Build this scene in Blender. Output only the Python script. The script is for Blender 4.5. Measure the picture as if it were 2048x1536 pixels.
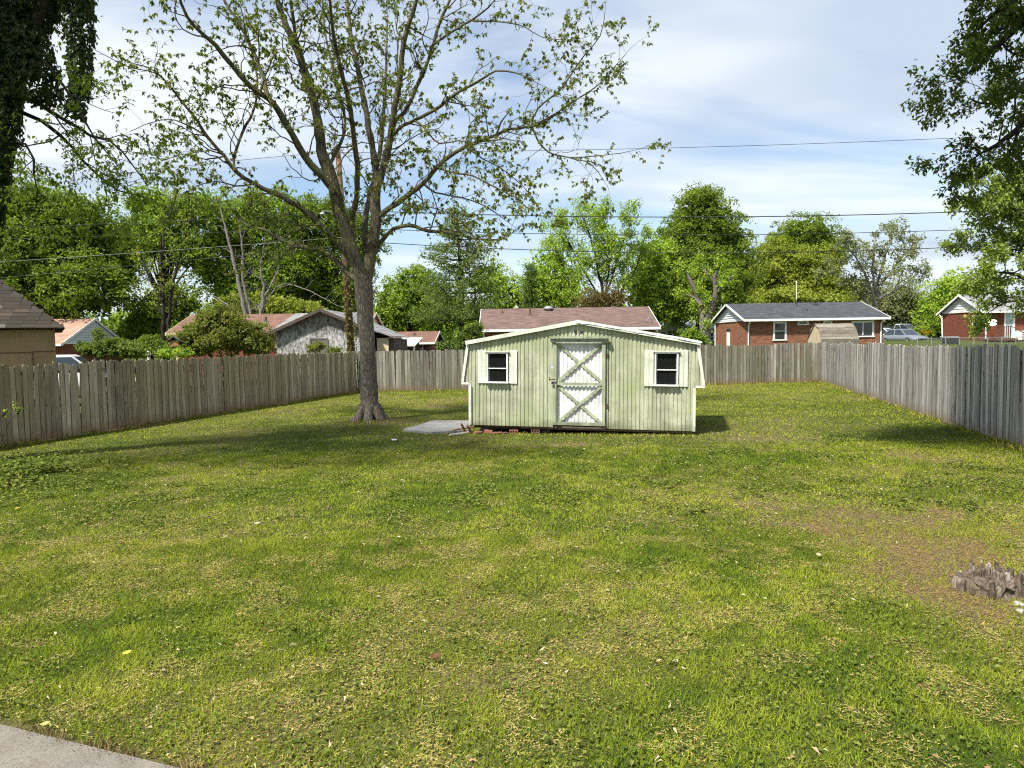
import bpy, math, random
import numpy as np
from mathutils import Vector, Matrix

for o in list(bpy.data.objects):
    bpy.data.objects.remove(o)
S = bpy.context.scene
C = S.collection
R = math.radians
PI = math.pi

# ------------------------------------------------------------------ camera
FPX, CAM_Z = 1420.0, 2.07            # focal length in pixels of a 2048 px wide picture; eye height
cam_data = bpy.data.cameras.new('camera')
cam_data.sensor_width = 36.0
cam_data.lens = 36.0 * FPX / 2048.0
cam_data.clip_start = 0.05
cam_data.clip_end = 3000.0
cam = bpy.data.objects.new('camera', cam_data)
C.objects.link(cam)
CAM_M = Matrix.Rotation(R(90 - 3.487), 3, 'X') @ Matrix.Rotation(R(-0.9), 3, 'Z')
cam.matrix_world = Matrix.Translation((0, 0, CAM_Z)) @ CAM_M.to_4x4()
S.camera = cam

# ------------------------------------------------------------------ sun and sky
SUN_AZ = (-0.70, -0.71)               # horizontal direction towards the sun
SUN_EL = 56.0
az = math.hypot(*SUN_AZ)
to_sun = Vector((SUN_AZ[0] / az * math.cos(R(SUN_EL)), SUN_AZ[1] / az * math.cos(R(SUN_EL)), math.sin(R(SUN_EL))))
sun_data = bpy.data.lights.new('sun', 'SUN')
sun_data.energy = 4.6
sun_data.angle = R(3.0)
sun_data.color = (1.0, 0.95, 0.86)
sun = bpy.data.objects.new('sun', sun_data)
sun.rotation_euler = (-to_sun).to_track_quat('-Z', 'Y').to_euler()
sun.location = to_sun * 60
C.objects.link(sun)

world = bpy.data.worlds.new('World')
S.world = world
world.use_nodes = True
wt = world.node_tree
wt.nodes.clear()


def wn(kind, **kw):
    n = wt.nodes.new(kind)
    for k, v in kw.items():
        setattr(n, k, v)
    return n


w_out = wn('ShaderNodeOutputWorld')
w_bg = wn('ShaderNodeBackground')
w_bg.inputs['Strength'].default_value = 0.1
w_sky = wn('ShaderNodeTexSky', sky_type='NISHITA', sun_disc=False)
w_sky.sun_elevation = R(SUN_EL)
w_sky.sun_rotation = math.atan2(to_sun.x, to_sun.y)
w_sky.air_density = 1.0
w_sky.dust_density = 0.6
w_sky.ozone_density = 1.3
# thin high cloud: noise on a flat layer seen in perspective
w_tc = wn('ShaderNodeTexCoord')
w_sep = wn('ShaderNodeSeparateXYZ')
wt.links.new(w_tc.outputs['Generated'], w_sep.inputs[0])


def wmath(op, a, b=None):
    n = wn('ShaderNodeMath', operation=op)
    for i, x in enumerate((a, b)):
        if x is None:
            continue
        if isinstance(x, (int, float)):
            n.inputs[i].default_value = x
        else:
            wt.links.new(x, n.inputs[i])
    return n.outputs[0]


w_h = wmath('ADD', wmath('MAXIMUM', w_sep.outputs['Z'], 0.0), 0.16)
w_cx = wmath('DIVIDE', w_sep.outputs['X'], w_h)
w_cy = wmath('DIVIDE', w_sep.outputs['Y'], w_h)
w_com = wn('ShaderNodeCombineXYZ')
wt.links.new(w_cx, w_com.inputs[0])
wt.links.new(w_cy, w_com.inputs[1])


def wnoise(scale, sx, sy, off, detail, rough=0.55, dist=0.0):
    m = wn('ShaderNodeMapping')
    m.inputs['Scale'].default_value = (sx, sy, 1)
    m.inputs['Location'].default_value = off
    m.inputs['Rotation'].default_value = (0, 0, R(-8))
    wt.links.new(w_com.outputs[0], m.inputs['Vector'])
    n = wn('ShaderNodeTexNoise')
    n.inputs['Scale'].default_value = scale
    n.inputs['Detail'].default_value = detail
    n.inputs['Roughness'].default_value = rough
    n.inputs['Distortion'].default_value = dist
    wt.links.new(m.outputs[0], n.inputs['Vector'])
    return n.outputs['Fac']


def wramp(fac, stops):
    r = wn('ShaderNodeValToRGB')
    e = r.color_ramp.elements
    while len(e) < len(stops):
        e.new(0.5)
    for i, (p, c) in enumerate(stops):
        e[i].position = p
        e[i].color = (c, c, c, 1) if isinstance(c, (int, float)) else (*c, 1)
    wt.links.new(fac, r.inputs[0])
    return r.outputs[0]


big = wnoise(0.75, 0.55, 1.0, (3.1, 1.7, 0), 3, 0.5, 0.6)
fine = wnoise(2.1, 0.4, 1.0, (7.3, 0.4, 0), 5, 0.6, 0.9)
cov = wramp(wmath('ADD', wmath('MULTIPLY', big, 0.6), wmath('MULTIPLY', fine, 0.4)), [(0.38, 0.08), (0.47, 0.58), (0.56, 0.97)])
shade = wramp(wnoise(1.15, 0.5, 1.0, (0.6, 5.2, 0), 3, 0.55, 0.5), [(0.36, (3.45, 4.05, 4.9)), (0.58, (5.45, 5.8, 6.15))])
w_mix = wn('ShaderNodeMix', data_type='RGBA')
wt.links.new(cov, w_mix.inputs['Factor'])
wt.links.new(w_sky.outputs[0], w_mix.inputs['A'])
wt.links.new(shade, w_mix.inputs['B'])
wt.links.new(w_mix.outputs['Result'], w_bg.inputs['Color'])
wt.links.new(w_bg.outputs[0], w_out.inputs['Surface'])

# ------------------------------------------------------------------ exposure and renderer
S.view_settings.view_transform = 'Standard'
S.view_settings.look = 'None'
S.view_settings.exposure = 0.86
S.view_settings.gamma = 1.0
S.render.engine = 'CYCLES'
S.cycles.max_bounces = 5
S.cycles.diffuse_bounces = 2
S.cycles.glossy_bounces = 2
S.cycles.transmission_bounces = 4
S.cycles.transparent_max_bounces = 6
S.cycles.use_denoising = False
S.cycles.pixel_filter_type = 'BLACKMAN_HARRIS'
S.cycles.filter_width = 1.15
S.cycles.sample_clamp_indirect = 4.0
S.cycles.use_light_tree = False
world.cycles.sampling_method = 'MANUAL'
world.cycles.sample_map_resolution = 512
S.cycles.caustics_reflective = False
S.cycles.caustics_refractive = False
S.cycles.use_adaptive_sampling = True
S.cycles.adaptive_threshold = 0.012


# ------------------------------------------------------------------ small maths helpers
def ray(u, v):
    return CAM_M @ Vector(((u - 1024) / FPX, (768 - v) / FPX, -1.0))


def P(u, v, y):
    """world point seen at picture position (u, v) and standing y metres ahead"""
    d = ray(u, v)
    d *= y / d.y
    return Vector((d.x, d.y, d.z + CAM_Z))


def sst(a, b, x):
    t = min(1.0, max(0.0, (x - a) / (b - a)))
    return t * t * (3 - 2 * t)


def ground_z(x, y):
    xc = min(40.0, max(-30.0, x))
    z = 0.004 * xc - 0.007 * max(0.0, min(y, 33.0) - 13.0)
    z += 1.55 * sst(34, 66, y) * sst(2, 34, x)
    z += 0.25 * sst(34, 50, y) * (1 - sst(-4, 6, x))
    return z


RNG = np.random.default_rng(11)
random.seed(5)


class ValueNoise:
    def __init__(self, seed, n=256):
        self.t = np.random.default_rng(seed).random((n, n))
        self.n = n

    def __call__(self, x, y):
        xi = np.floor(x).astype(int)
        yi = np.floor(y).astype(int)
        fx = x - xi
        fy = y - yi
        fx = fx * fx * (3 - 2 * fx)
        fy = fy * fy * (3 - 2 * fy)
        n = self.n
        a = self.t[xi % n, yi % n]
        b = self.t[(xi + 1) % n, yi % n]
        c = self.t[xi % n, (yi + 1) % n]
        d = self.t[(xi + 1) % n, (yi + 1) % n]
        return (a * (1 - fx) + b * fx) * (1 - fy) + (c * (1 - fx) + d * fx) * fy

    def fbm(self, x, y, octaves=4):
        s = np.zeros_like(x, dtype=float)
        amp, tot = 1.0, 0.0
        for i in range(octaves):
            s += amp * self(x * 2 ** i + 17.3 * i, y * 2 ** i + 5.1 * i)
            tot += amp
            amp *= 0.5
        return s / tot


# ------------------------------------------------------------------ objects
def tag(o, label=None, cat=None, group=None, kind=None):
    if label:
        o['label'] = label
    if cat:
        o['category'] = cat
    if group:
        o['group'] = group
    if kind:
        o['kind'] = kind
    return o


def empty(name, loc, rz=0.0, label=None, cat=None, group=None):
    o = bpy.data.objects.new(name, None)
    o.empty_display_size = 0.2
    o.location = loc
    o.rotation_euler = (0, 0, rz)
    C.objects.link(o)
    return tag(o, label, cat, group)


def link(name, me, mat, parent=None):
    o = bpy.data.objects.new(name, me)
    if mat is not None and len(me.materials) == 0:
        me.materials.append(mat)
    C.objects.link(o)
    if parent is not None:
        o.parent = parent
    return o


class MB:
    """collects simple shapes and links them as ONE mesh object"""

    def __init__(self):
        self.v, self.f = [], []

    def add(self, vs, fs):
        k = len(self.v)
        self.v += [tuple(p) for p in vs]
        self.f += [tuple(i + k for i in f) for f in fs]
        return self

    def box(self, x0, x1, y0, y1, z0, z1):
        return self.add([(x0, y0, z0), (x1, y0, z0), (x1, y1, z0), (x0, y1, z0), (x0, y0, z1), (x1, y0, z1), (x1, y1, z1), (x0, y1, z1)],
                        [(3, 2, 1, 0), (4, 5, 6, 7), (0, 1, 5, 4), (1, 2, 6, 5), (2, 3, 7, 6), (3, 0, 4, 7)])

    def cbox(self, x0, x1, y0, y1, z0, z1, c=0.006):
        """box with chamfered vertical edges and top"""
        pts = [(x0 + c, y0), (x1 - c, y0), (x1, y0 + c), (x1, y1 - c), (x1 - c, y1), (x0 + c, y1), (x0, y1 - c), (x0, y0 + c)]
        mx, my = (x0 + x1) / 2, (y0 + y1) / 2
        ins = [(x - c * (1 if x > mx else -1), y - c * (1 if y > my else -1)) for x, y in pts]
        vs = [(x, y, z0) for x, y in pts] + [(x, y, z1 - c) for x, y in pts] + [(x, y, z1) for x, y in ins]
        fs = [tuple(range(7, -1, -1)), tuple(range(16, 24))]
        for i in range(8):
            j = (i + 1) % 8
            fs += [(i, j, j + 8, i + 8), (i + 8, j + 8, j + 16, i + 16)]
        return self.add(vs, fs)

    def bar(self, a, b, w, t, up=(0, 0, 1)):
        """rectangular bar from a to b, w wide across, t thick along 'up'"""
        a, b, up = Vector(a), Vector(b), Vector(up)
        d = (b - a).normalized()
        s = d.cross(up).normalized() * (w / 2)
        n = s.cross(d).normalized() * (t / 2)
        vs = [a - s - n, a + s - n, a + s + n, a - s + n, b - s - n, b + s - n, b + s + n, b - s + n]
        return self.add(vs, [(3, 2, 1, 0), (4, 5, 6, 7), (0, 1, 5, 4), (1, 2, 6, 5), (2, 3, 7, 6), (3, 0, 4, 7)])

    def prism(self, poly, axis, d0, d1):
        """extrude a 2-D outline along an axis (0, 1 or 2)"""
        n = len(poly)

        def put(p, d):
            q = list(p)
            q.insert(axis, d)
            return tuple(q)
        vs = [put(p, d0) for p in poly] + [put(p, d1) for p in poly]
        fs = [tuple(range(n - 1, -1, -1)), tuple(range(n, 2 * n))] + [(i, (i + 1) % n, (i + 1) % n + n, i + n) for i in range(n)]
        return self.add(vs, fs)

    def quad(self, *pts):
        return self.add(pts, [tuple(range(len(pts)))])

    def tube(self, pts, rad, k=8, cap=True):
        v, f = tube_arrays([(np.array([tuple(p) for p in pts], float), np.broadcast_to(np.asarray(rad, float), (len(pts),)))], k)
        base = len(self.v)
        self.v += [tuple(p) for p in v]
        self.f += [tuple(int(i) + base for i in q) for q in f]
        if cap:
            n = len(v)
            self.f += [tuple(base + i for i in range(k - 1, -1, -1)), tuple(base + n - k + i for i in range(k))]
        return self

    def lathe(self, prof, c=(0, 0, 0), k=16):
        vs = []
        for r, z in prof:
            vs += [(c[0] + r * math.cos(2 * PI * i / k), c[1] + r * math.sin(2 * PI * i / k), c[2] + z) for i in range(k)]
        fs = []
        for a in range(len(prof) - 1):
            for i in range(k):
                j = (i + 1) % k
                fs.append((a * k + i, a * k + j, a * k + k + j, a * k + k + i))
        return self.add(vs, fs)

    def mesh(self, name):
        me = bpy.data.meshes.new(name)
        me.from_pydata(self.v, [], self.f)
        me.update()
        return me

    def build(self, name, mat, parent=None, smooth=False, bevel=0.0):
        me = self.mesh(name)
        if smooth:
            me.polygons.foreach_set('use_smooth', [True] * len(me.polygons))
        o = link(name, me, mat, parent)
        if bevel:
            b = o.modifiers.new('edge', 'BEVEL')
            b.width = bevel
            b.segments = 1
            b.limit_method = 'ANGLE'
        return o


def tube_arrays(polys, k):
    """rings of k vertices along many polylines -> vertices, quads"""
    V, Fc, base = [], [], 0
    ang = np.arange(k) * 2 * PI / k
    ca, sa = np.cos(ang), np.sin(ang)
    for pts, rad in polys:
        pts = np.asarray(pts, float)
        n = len(pts)
        t = np.gradient(pts, axis=0)
        t /= np.linalg.norm(t, axis=1, keepdims=True) + 1e-9
        mean = t.mean(0)
        ref = np.array([0., 0., 1.]) if abs(mean[2]) < 0.75 else np.array([1., 0., 0.])
        u = np.cross(t, ref)
        u /= np.linalg.norm(u, axis=1, keepdims=True) + 1e-9
        w = np.cross(t, u)
        ring = pts[:, None, :] + np.asarray(rad)[:, None, None] * (u[:, None, :] * ca[None, :, None] + w[:, None, :] * sa[None, :, None])
        V.append(ring.reshape(-1, 3))
        i = np.arange(n - 1)[:, None] * k + np.arange(k)[None, :]
        j = np.arange(n - 1)[:, None] * k + (np.arange(k)[None, :] + 1) % k
        Fc.append(np.stack([i, j, j + k, i + k], -1).reshape(-1, 4) + base)
        base += n * k
    return np.concatenate(V), np.concatenate(Fc)


def np_mesh(name, verts, faces, point_attr=None, point_col=None, smooth=False):
    """mesh from numpy arrays; faces is an (n, 3) or (n, 4) index array"""
    me = bpy.data.meshes.new(name)
    verts = np.ascontiguousarray(verts, dtype=np.float32)
    faces = np.ascontiguousarray(faces, dtype=np.int32)
    nf, k = faces.shape
    me.vertices.add(len(verts))
    me.vertices.foreach_set('co', verts.ravel())
    me.loops.add(nf * k)
    me.loops.foreach_set('vertex_index', faces.ravel())
    me.polygons.add(nf)
    me.polygons.foreach_set('loop_start', np.arange(0, nf * k, k, dtype=np.int32))
    me.polygons.foreach_set('loop_total', np.full(nf, k, dtype=np.int32))
    me.polygons.foreach_set('use_smooth', np.full(nf, bool(smooth)))
    me.update(calc_edges=True)
    if point_attr is not None:
        a = me.attributes.new('rnd', 'FLOAT', 'POINT')
        a.data.foreach_set('value', np.ascontiguousarray(point_attr, dtype=np.float32))
    if point_col is not None:
        a = me.attributes.new('tint', 'FLOAT_COLOR', 'POINT')
        col = np.ones((len(verts), 4), np.float32)
        col[:, :3] = point_col
        a.data.foreach_set('color', col.ravel())
    return me


# ------------------------------------------------------------------ materials
class NT:
    def __init__(self, name):
        self.m = bpy.data.materials.new(name)
        self.m.use_nodes = True
        self.t = self.m.node_tree
        self.b = self.t.nodes['Principled BSDF']
        self.out = self.t.nodes['Material Output']
        self.tc = self.t.nodes.new('ShaderNodeTexCoord')

    def n(self, kind, **kw):
        x = self.t.nodes.new(kind)
        for k, v in kw.items():
            setattr(x, k, v)
        return x

    def put(self, sock, val):
        if isinstance(val, bpy.types.NodeSocket):
            self.t.links.new(val, sock)
        elif isinstance(val, (tuple, list)) and len(val) == 3 and sock.type == 'RGBA':
            sock.default_value = (*val, 1)
        else:
            sock.default_value = val

    def coord(self, scale=(1, 1, 1), kind='Object', loc=(0, 0, 0), rnd=0.0):
        src = self.n('ShaderNodeNewGeometry').outputs['Position'] if kind == 'World' else self.tc.outputs[kind]
        m = self.n('ShaderNodeMapping')
        m.inputs['Scale'].default_value = scale
        m.inputs['Location'].default_value = loc
        self.t.links.new(src, m.inputs['Vector'])
        if rnd:
            oi = self.n('ShaderNodeObjectInfo')
            mu = self.math('MULTIPLY', oi.outputs['Random'], rnd)
            a = self.n('ShaderNodeVectorMath', operation='ADD')
            self.t.links.new(m.outputs[0], a.inputs[0])
            self.t.links.new(mu, a.inputs[1])
            return a.outputs[0]
        return m.outputs[0]

    def rand(self):
        return self.n('ShaderNodeObjectInfo').outputs['Random']

    def attr(self, name, out='Fac'):
        a = self.n('ShaderNodeAttribute')
        a.attribute_name = name
        return a.outputs[out]

    def math(self, op, a, b=None, clamp=False):
        x = self.n('ShaderNodeMath', operation=op, use_clamp=clamp)
        self.put(x.inputs[0], a)
        if b is not None:
            self.put(x.inputs[1], b)
        return x.outputs[0]

    def noise(self, vec, scale, detail=4, rough=0.55, dist=0.0):
        x = self.n('ShaderNodeTexNoise')
        self.t.links.new(vec, x.inputs['Vector'])
        x.inputs['Scale'].default_value = scale
        x.inputs['Detail'].default_value = detail
        x.inputs['Roughness'].default_value = rough
        x.inputs['Distortion'].default_value = dist
        return x.outputs['Fac']

    def voronoi(self, vec, scale, feature='F1', rnd=1.0):
        x = self.n('ShaderNodeTexVoronoi', feature=feature)
        self.t.links.new(vec, x.inputs['Vector'])
        x.inputs['Scale'].default_value = scale
        x.inputs['Randomness'].default_value = rnd
        return x.outputs['Distance']

    def ramp(self, fac, stops, interp='LINEAR'):
        r = self.n('ShaderNodeValToRGB')
        r.color_ramp.interpolation = interp
        e = r.color_ramp.elements
        while len(e) < len(stops):
            e.new(0.5)
        for i, (p, c) in enumerate(stops):
            e[i].position = p
            e[i].color = (c, c, c, 1) if isinstance(c, (int, float)) else (*c, 1)
        self.put(r.inputs[0], fac)
        return r.outputs[0]

    def mix(self, fac, a, b, mode='MIX'):
        x = self.n('ShaderNodeMix', data_type='RGBA', blend_type=mode)
        self.put(x.inputs['Factor'], fac)
        self.put(x.inputs['A'], a)
        self.put(x.inputs['B'], b)
        return x.outputs['Result']

    def bump(self, h, strength=0.5, dist=0.01):
        x = self.n('ShaderNodeBump')
        x.inputs['Strength'].default_value = strength
        x.inputs['Distance'].default_value = dist
        self.t.links.new(h, x.inputs['Height'])
        self.t.links.new(x.outputs[0], self.b.inputs['Normal'])

    def fin(self, col, rough=0.8, spec=0.3, metal=0.0):
        self.put(self.b.inputs['Base Color'], col)
        self.put(self.b.inputs['Roughness'], rough)
        self.b.inputs['Specular IOR Level'].default_value = spec
        self.b.inputs['Metallic'].default_value = metal
        return self.m


def plain(name, col, rough=0.7, var=0.15, scale=3.0, spec=0.3, metal=0.0, dirt=None, bump=0.0):
    """paint, plastic or metal with uneven tone"""
    t = NT(name)
    f = t.noise(t.coord(), scale, 6, 0.6)
    lo = tuple(c * (1 - var) for c in col)
    hi = tuple(min(1, c * (1 + var)) for c in col)
    c = t.ramp(f, [(0.3, lo), (0.7, hi)])
    if dirt:
        d = t.ramp(t.noise(t.coord((1, 1, 0.35)), scale * 2.3, 7, 0.65), [(0.5, 0.0), (0.72, 0.75)])
        c = t.mix(d, c, dirt)
    if bump:
        t.bump(t.noise(t.coord(), 60, 4), bump, 0.004)
    return t.fin(c, rough, spec, metal)


def leaf_mat(name, stops, trans=0.35, rough=0.55):
    t = NT(name)
    col = t.ramp(t.attr('rnd'), stops)
    t.fin(col, rough, 0.25)
    tr = t.n('ShaderNodeBsdfTranslucent')
    t.put(tr.inputs['Color'], t.mix(0.55, col, (0.16, 0.24, 0.02)))
    ms = t.n('ShaderNodeMixShader')
    ms.inputs[0].default_value = trans
    t.t.links.new(t.b.outputs[0], ms.inputs[1])
    t.t.links.new(tr.outputs[0], ms.inputs[2])
    t.t.links.new(ms.outputs[0], t.out.inputs['Surface'])
    return t.m


def wood_mat(name, lo, hi, moss=None, stain=(0.2, 0.12, 0.06), rnd_amt=0.35, edges=False):
    """weathered fence board: grain, knots, per-board tone, clay splash near the ground"""
    t = NT(name)
    v = t.coord((1, 1, 1), rnd=37.0)
    mp = t.n('ShaderNodeMapping')
    mp.inputs['Scale'].default_value = (34, 34, 0.9)
    t.t.links.new(v, mp.inputs['Vector'])
    grain = t.noise(mp.outputs[0], 1.0, 7, 0.65, 0.4)
    c = t.ramp(grain, [(0.30, tuple(x * 0.5 for x in lo)), (0.5, tuple((a + b) / 2 for a, b in zip(lo, hi))), (0.68, hi)])
    blot = t.noise(v, 1.7, 4, 0.55)
    c = t.mix(t.ramp(blot, [(0.42, 0.0), (0.66, 0.55)]), c, tuple(x * 0.42 for x in lo))
    kn = t.n('ShaderNodeMapping')
    kn.inputs['Scale'].default_value = (5.0, 5.0, 2.6)
    t.t.links.new(v, kn.inputs['Vector'])
    knot = t.voronoi(kn.outputs[0], 1.0)
    c = t.mix(t.ramp(knot, [(0.09, 0.85), (0.17, 0.0)]), c, (0.035, 0.026, 0.018))
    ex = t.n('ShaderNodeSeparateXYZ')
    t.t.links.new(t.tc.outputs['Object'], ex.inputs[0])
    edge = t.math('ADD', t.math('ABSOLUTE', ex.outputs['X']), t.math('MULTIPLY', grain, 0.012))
    r = t.rand()
    c = t.mix(rnd_amt, c, t.ramp(r, [(0.0, tuple(x * 0.35 for x in lo)), (0.5, lo), (1.0, tuple(min(1, x * 1.35) for x in hi))]))
    if moss:
        c = t.mix(t.ramp(t.noise(t.coord((1, 1, 0.4), 'World'), 0.9, 4), [(0.4, 0.0), (0.62, 0.5)]), c, moss)
    sep = t.n('ShaderNodeSeparateXYZ')
    t.t.links.new(t.tc.outputs['Object'], sep.inputs[0])
    h = t.math('ADD', sep.outputs['Z'], t.math('MULTIPLY', t.noise(v, 5.0, 4), 0.35))
    c = t.mix(t.ramp(h, [(0.2, 0.75), (0.5, 0.0)]), c, stain)
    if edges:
        c = t.mix(t.ramp(edge, [(0.064, 0.0), (0.072, 0.62)]), c, tuple(x * 0.12 for x in lo))  # board edges painted dark to stand for the shadow in the picket seams
    t.bump(grain, 0.5, 0.004)
    return t.fin(c, 0.88, 0.15)


def shingle_mat(name, a, b, course=0.14, streak=0.25):
    """asphalt shingles seen from afar: courses, tabs, blotchy granules"""
    t = NT(name)
    br = t.n('ShaderNodeTexBrick')
    t.t.links.new(t.coord((1, 1, 1), 'UV'), br.inputs['Vector'])
    br.inputs['Scale'].default_value = 1.0
    br.inputs['Brick Width'].default_value = 0.3
    br.inputs['Row Height'].default_value = course
    br.inputs['Mortar Size'].default_value = 0.012
    br.inputs['Mortar Smooth'].default_value = 0.3
    br.inputs['Bias'].default_value = 0.0
    br.inputs['Color1'].default_value = (*a, 1)
    br.inputs['Color2'].default_value = (*b, 1)
    br.inputs['Mortar'].default_value = (*(x * 0.55 for x in a), 1)
    n1 = t.noise(t.coord(), 0.7, 5)
    n2 = t.noise(t.coord(), 14.0, 5, 0.7)
    c = t.mix(t.ramp(n1, [(0.35, 0.0), (0.7, streak)]), br.outputs['Color'], tuple(x * 0.5 for x in a))
    c = t.mix(t.ramp(n2, [(0.4, 0.0), (0.75, 0.35)]), c, tuple(min(1, x * 1.5) for x in b))
    dash = t.noise(t.coord((1.1, 7.0, 1), 'UV'), 1.0, 4, 0.7)
    c = t.mix(t.ramp(dash, [(0.42, 0.6), (0.52, 0.0)]), c, tuple(x * 0.5 for x in a))
    c = t.mix(t.ramp(dash, [(0.54, 0.0), (0.64, 0.5)]), c, tuple(min(1, x * 1.35) for x in b))
    return t.fin(c, 0.92, 0.15)


def brick_mat(name, a, b, mortar=(0.36, 0.30, 0.25)):
    t = NT(name)
    br = t.n('ShaderNodeTexBrick')
    t.t.links.new(t.coord((1, 1, 1), 'UV'), br.inputs['Vector'])
    br.inputs['Scale'].default_value = 1.0
    br.inputs['Brick Width'].default_value = 0.215
    br.inputs['Row Height'].default_value = 0.075
    br.inputs['Mortar Size'].default_value = 0.008
    br.inputs['Color1'].default_value = (*a, 1)
    br.inputs['Color2'].default_value = (*b, 1)
    br.inputs['Mortar'].default_value = (*mortar, 1)
    n = t.noise(t.coord(), 0.8, 5)
    c = t.mix(t.ramp(n, [(0.35, 0.0), (0.7, 0.3)]), br.outputs['Color'], tuple(x * 0.6 for x in a))
    dash = t.noise(t.coord((2.2, 11.0, 1), 'UV'), 1.0, 4, 0.7)
    c = t.mix(t.ramp(dash, [(0.40, 0.7), (0.50, 0.0)]), c, tuple(x * 0.5 for x in b))
    c = t.mix(t.ramp(dash, [(0.54, 0.0), (0.66, 0.5)]), c, tuple(min(1, x * 1.35) for x in a))
    return t.fin(c, 0.9, 0.15)


def box_uv(me, scale=1.0):
    """metric UVs from the dominant axis of each face; on slopes v runs up the slope"""
    uv = me.uv_layers.new(name='UVMap')
    for p in me.polygons:
        n = p.normal
        if abs(n.z) > 0.95:
            ax, ay = Vector((1, 0, 0)), Vector((0, 1, 0))
        else:
            ax = Vector((-n.y, n.x, 0)).normalized()
            ay = n.cross(ax)
        for li in p.loop_indices:
            co = me.vertices[me.loops[li].vertex_index].co
            uv.data[li].uv = (co.dot(ax) * scale, co.dot(ay) * scale)


def glass_mat(name, tint=(0.02, 0.022, 0.024), see=0.3):
    t = NT(name)
    t.fin(tint, 0.04, 0.22)
    tr = t.n('ShaderNodeBsdfTransparent')
    tr.inputs['Color'].default_value = (0.55, 0.58, 0.58, 1)
    ms = t.n('ShaderNodeMixShader')
    ms.inputs[0].default_value = see
    t.t.links.new(t.b.outputs[0], ms.inputs[1])
    t.t.links.new(tr.outputs[0], ms.inputs[2])
    t.t.links.new(ms.outputs[0], t.out.inputs['Surface'])
    return t.m


M = {}
M['white'] = plain('white_paint', (0.72, 0.73, 0.70), 0.6, 0.06, 4, dirt=(0.42, 0.44, 0.34))
M['white_clean'] = plain('white_trim_paint', (0.78, 0.78, 0.76), 0.55, 0.04, 3)
M['cream'] = plain('cream_paint', (0.62, 0.52, 0.34), 0.7, 0.08, 2)
M['dark_metal'] = plain('dark_pipe_metal', (0.03, 0.03, 0.032), 0.5, 0.2, 6)
M['galv'] = plain('galvanised_metal', (0.45, 0.46, 0.47), 0.4, 0.15, 8, metal=0.7)
M['rust'] = plain('rusty_iron', (0.10, 0.055, 0.035), 0.85, 0.4, 20)
M['glass'] = glass_mat('window_glass', (0.012, 0.013, 0.014), 0.25)
M['far_glass'] = plain('dark_window_glass', (0.035, 0.042, 0.045), 0.08, 0.2, 1.0, spec=0.6)
M['inside'] = plain('dark_interior_boards', (0.10, 0.08, 0.06), 0.9, 0.3, 4)
M['soil'] = plain('red_clay_soil', (0.13, 0.08, 0.05), 0.95, 0.4, 9, bump=0.6)

# ================================================================== the ground
VN1, VN2, VN3 = ValueNoise(3), ValueNoise(8), ValueNoise(21)
DRY_SPOTS = [(3.95, 6.5, 0.8, 1.0, 0.6), (3.25, 4.9, 0.6, 0.9, 0.65), (3.6, 5.6, 0.6, 0.7, 0.5), (2.3, 7.2, 0.9, 0.8, -0.2), (1.15, 14.0, 0.9, 0.35, 0.75), (-0.9, 11.2, 1.1, 0.8, 0.35),
             (-1.4, 15.3, 0.9, 0.35, 0.5), (-3.9, 18.7, 1.3, 0.9, 0.45), (4.6, 7.6, 0.8, 0.6, 0.25), (-2.6, 4.2, 0.8, 0.5, 0.25), (0.2, 4.0, 1.3, 0.5, 0.2),
             (-1.8, 17.3, 1.6, 1.9, 0.25), (-7.5, 11.0, 1.6, 1.0, -0.5), (2.6, 10.0, 1.6, 1.0, -0.25), (0.6, 7.2, 1.6, 1.2, -0.2), (9.0, 24.0, 3.2, 4.5, 0.16)]


def dryness(x, y):
    d = 0.62 * VN1.fbm(x * 0.42, y * 0.42, 3) + 0.38 * VN2.fbm(x * 2.1, y * 2.1, 3)
    d = (d - 0.5) * 2.1 + 0.33
    for (cx, cy, rx, ry, a) in DRY_SPOTS:
        q = ((x - cx) / rx) ** 2 + ((y - cy) / ry) ** 2
        d = d + a * np.exp(-q * (0.8 + 0.6 * VN3(x * 3 + 9, y * 3)))
    return np.clip(d, 0, 1)


def axis_lines(a, b, step, far, grow=1.35):
    c = list(np.arange(a, b + 1e-6, step))
    s, x = step, a
    lo = []
    while x > -far:
        s *= grow
        x -= s
        lo.append(x)
    s, x = step, b
    hi = []
    while x < far:
        s *= grow
        x += s
        hi.append(x)
    return np.array(lo[::-1] + c + hi)


gx = axis_lines(-16, 18, 0.2, 900)
gy = axis_lines(-2, 36, 0.2, 900)
GX, GY = np.meshgrid(gx, gy)
GZ = np.vectorize(ground_z)(GX, GY)
GZ = GZ + 0.035 * (VN1.fbm(GX * 0.5 + 4, GY * 0.5, 3) - 0.5) * (np.abs(GX) < 18) * (GY < 36)
nxl, nyl = len(gx), len(gy)
idx = np.arange(nxl * nyl).reshape(nyl, nxl)
gfaces = np.stack([idx[:-1, :-1], idx[:-1, 1:], idx[1:, 1:], idx[1:, :-1]], -1).reshape(-1, 4)
gd = dryness(GX.ravel(), GY.ravel())
green_c, straw_c, soil_c = np.array([0.065, 0.098, 0.013]), np.array([0.21, 0.185, 0.07]), np.array([0.12, 0.08, 0.045])
gcol = green_c[None] * (1 - gd[:, None]) + straw_c[None] * gd[:, None]
bare_w = np.clip((gd - 0.66) / 0.2, 0, 1)[:, None]
gcol = gcol * (1 - 0.85 * bare_w) + 0.9 * bare_w * np.array([0.20, 0.138, 0.075])
far_yard = (GY.ravel() > 34) | (np.abs(GX.ravel()) > 17)
gcol[far_yard] = np.array([0.075, 0.11, 0.022])
t = NT('lawn_ground')
base = t.attr('tint', 'Color')
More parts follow.
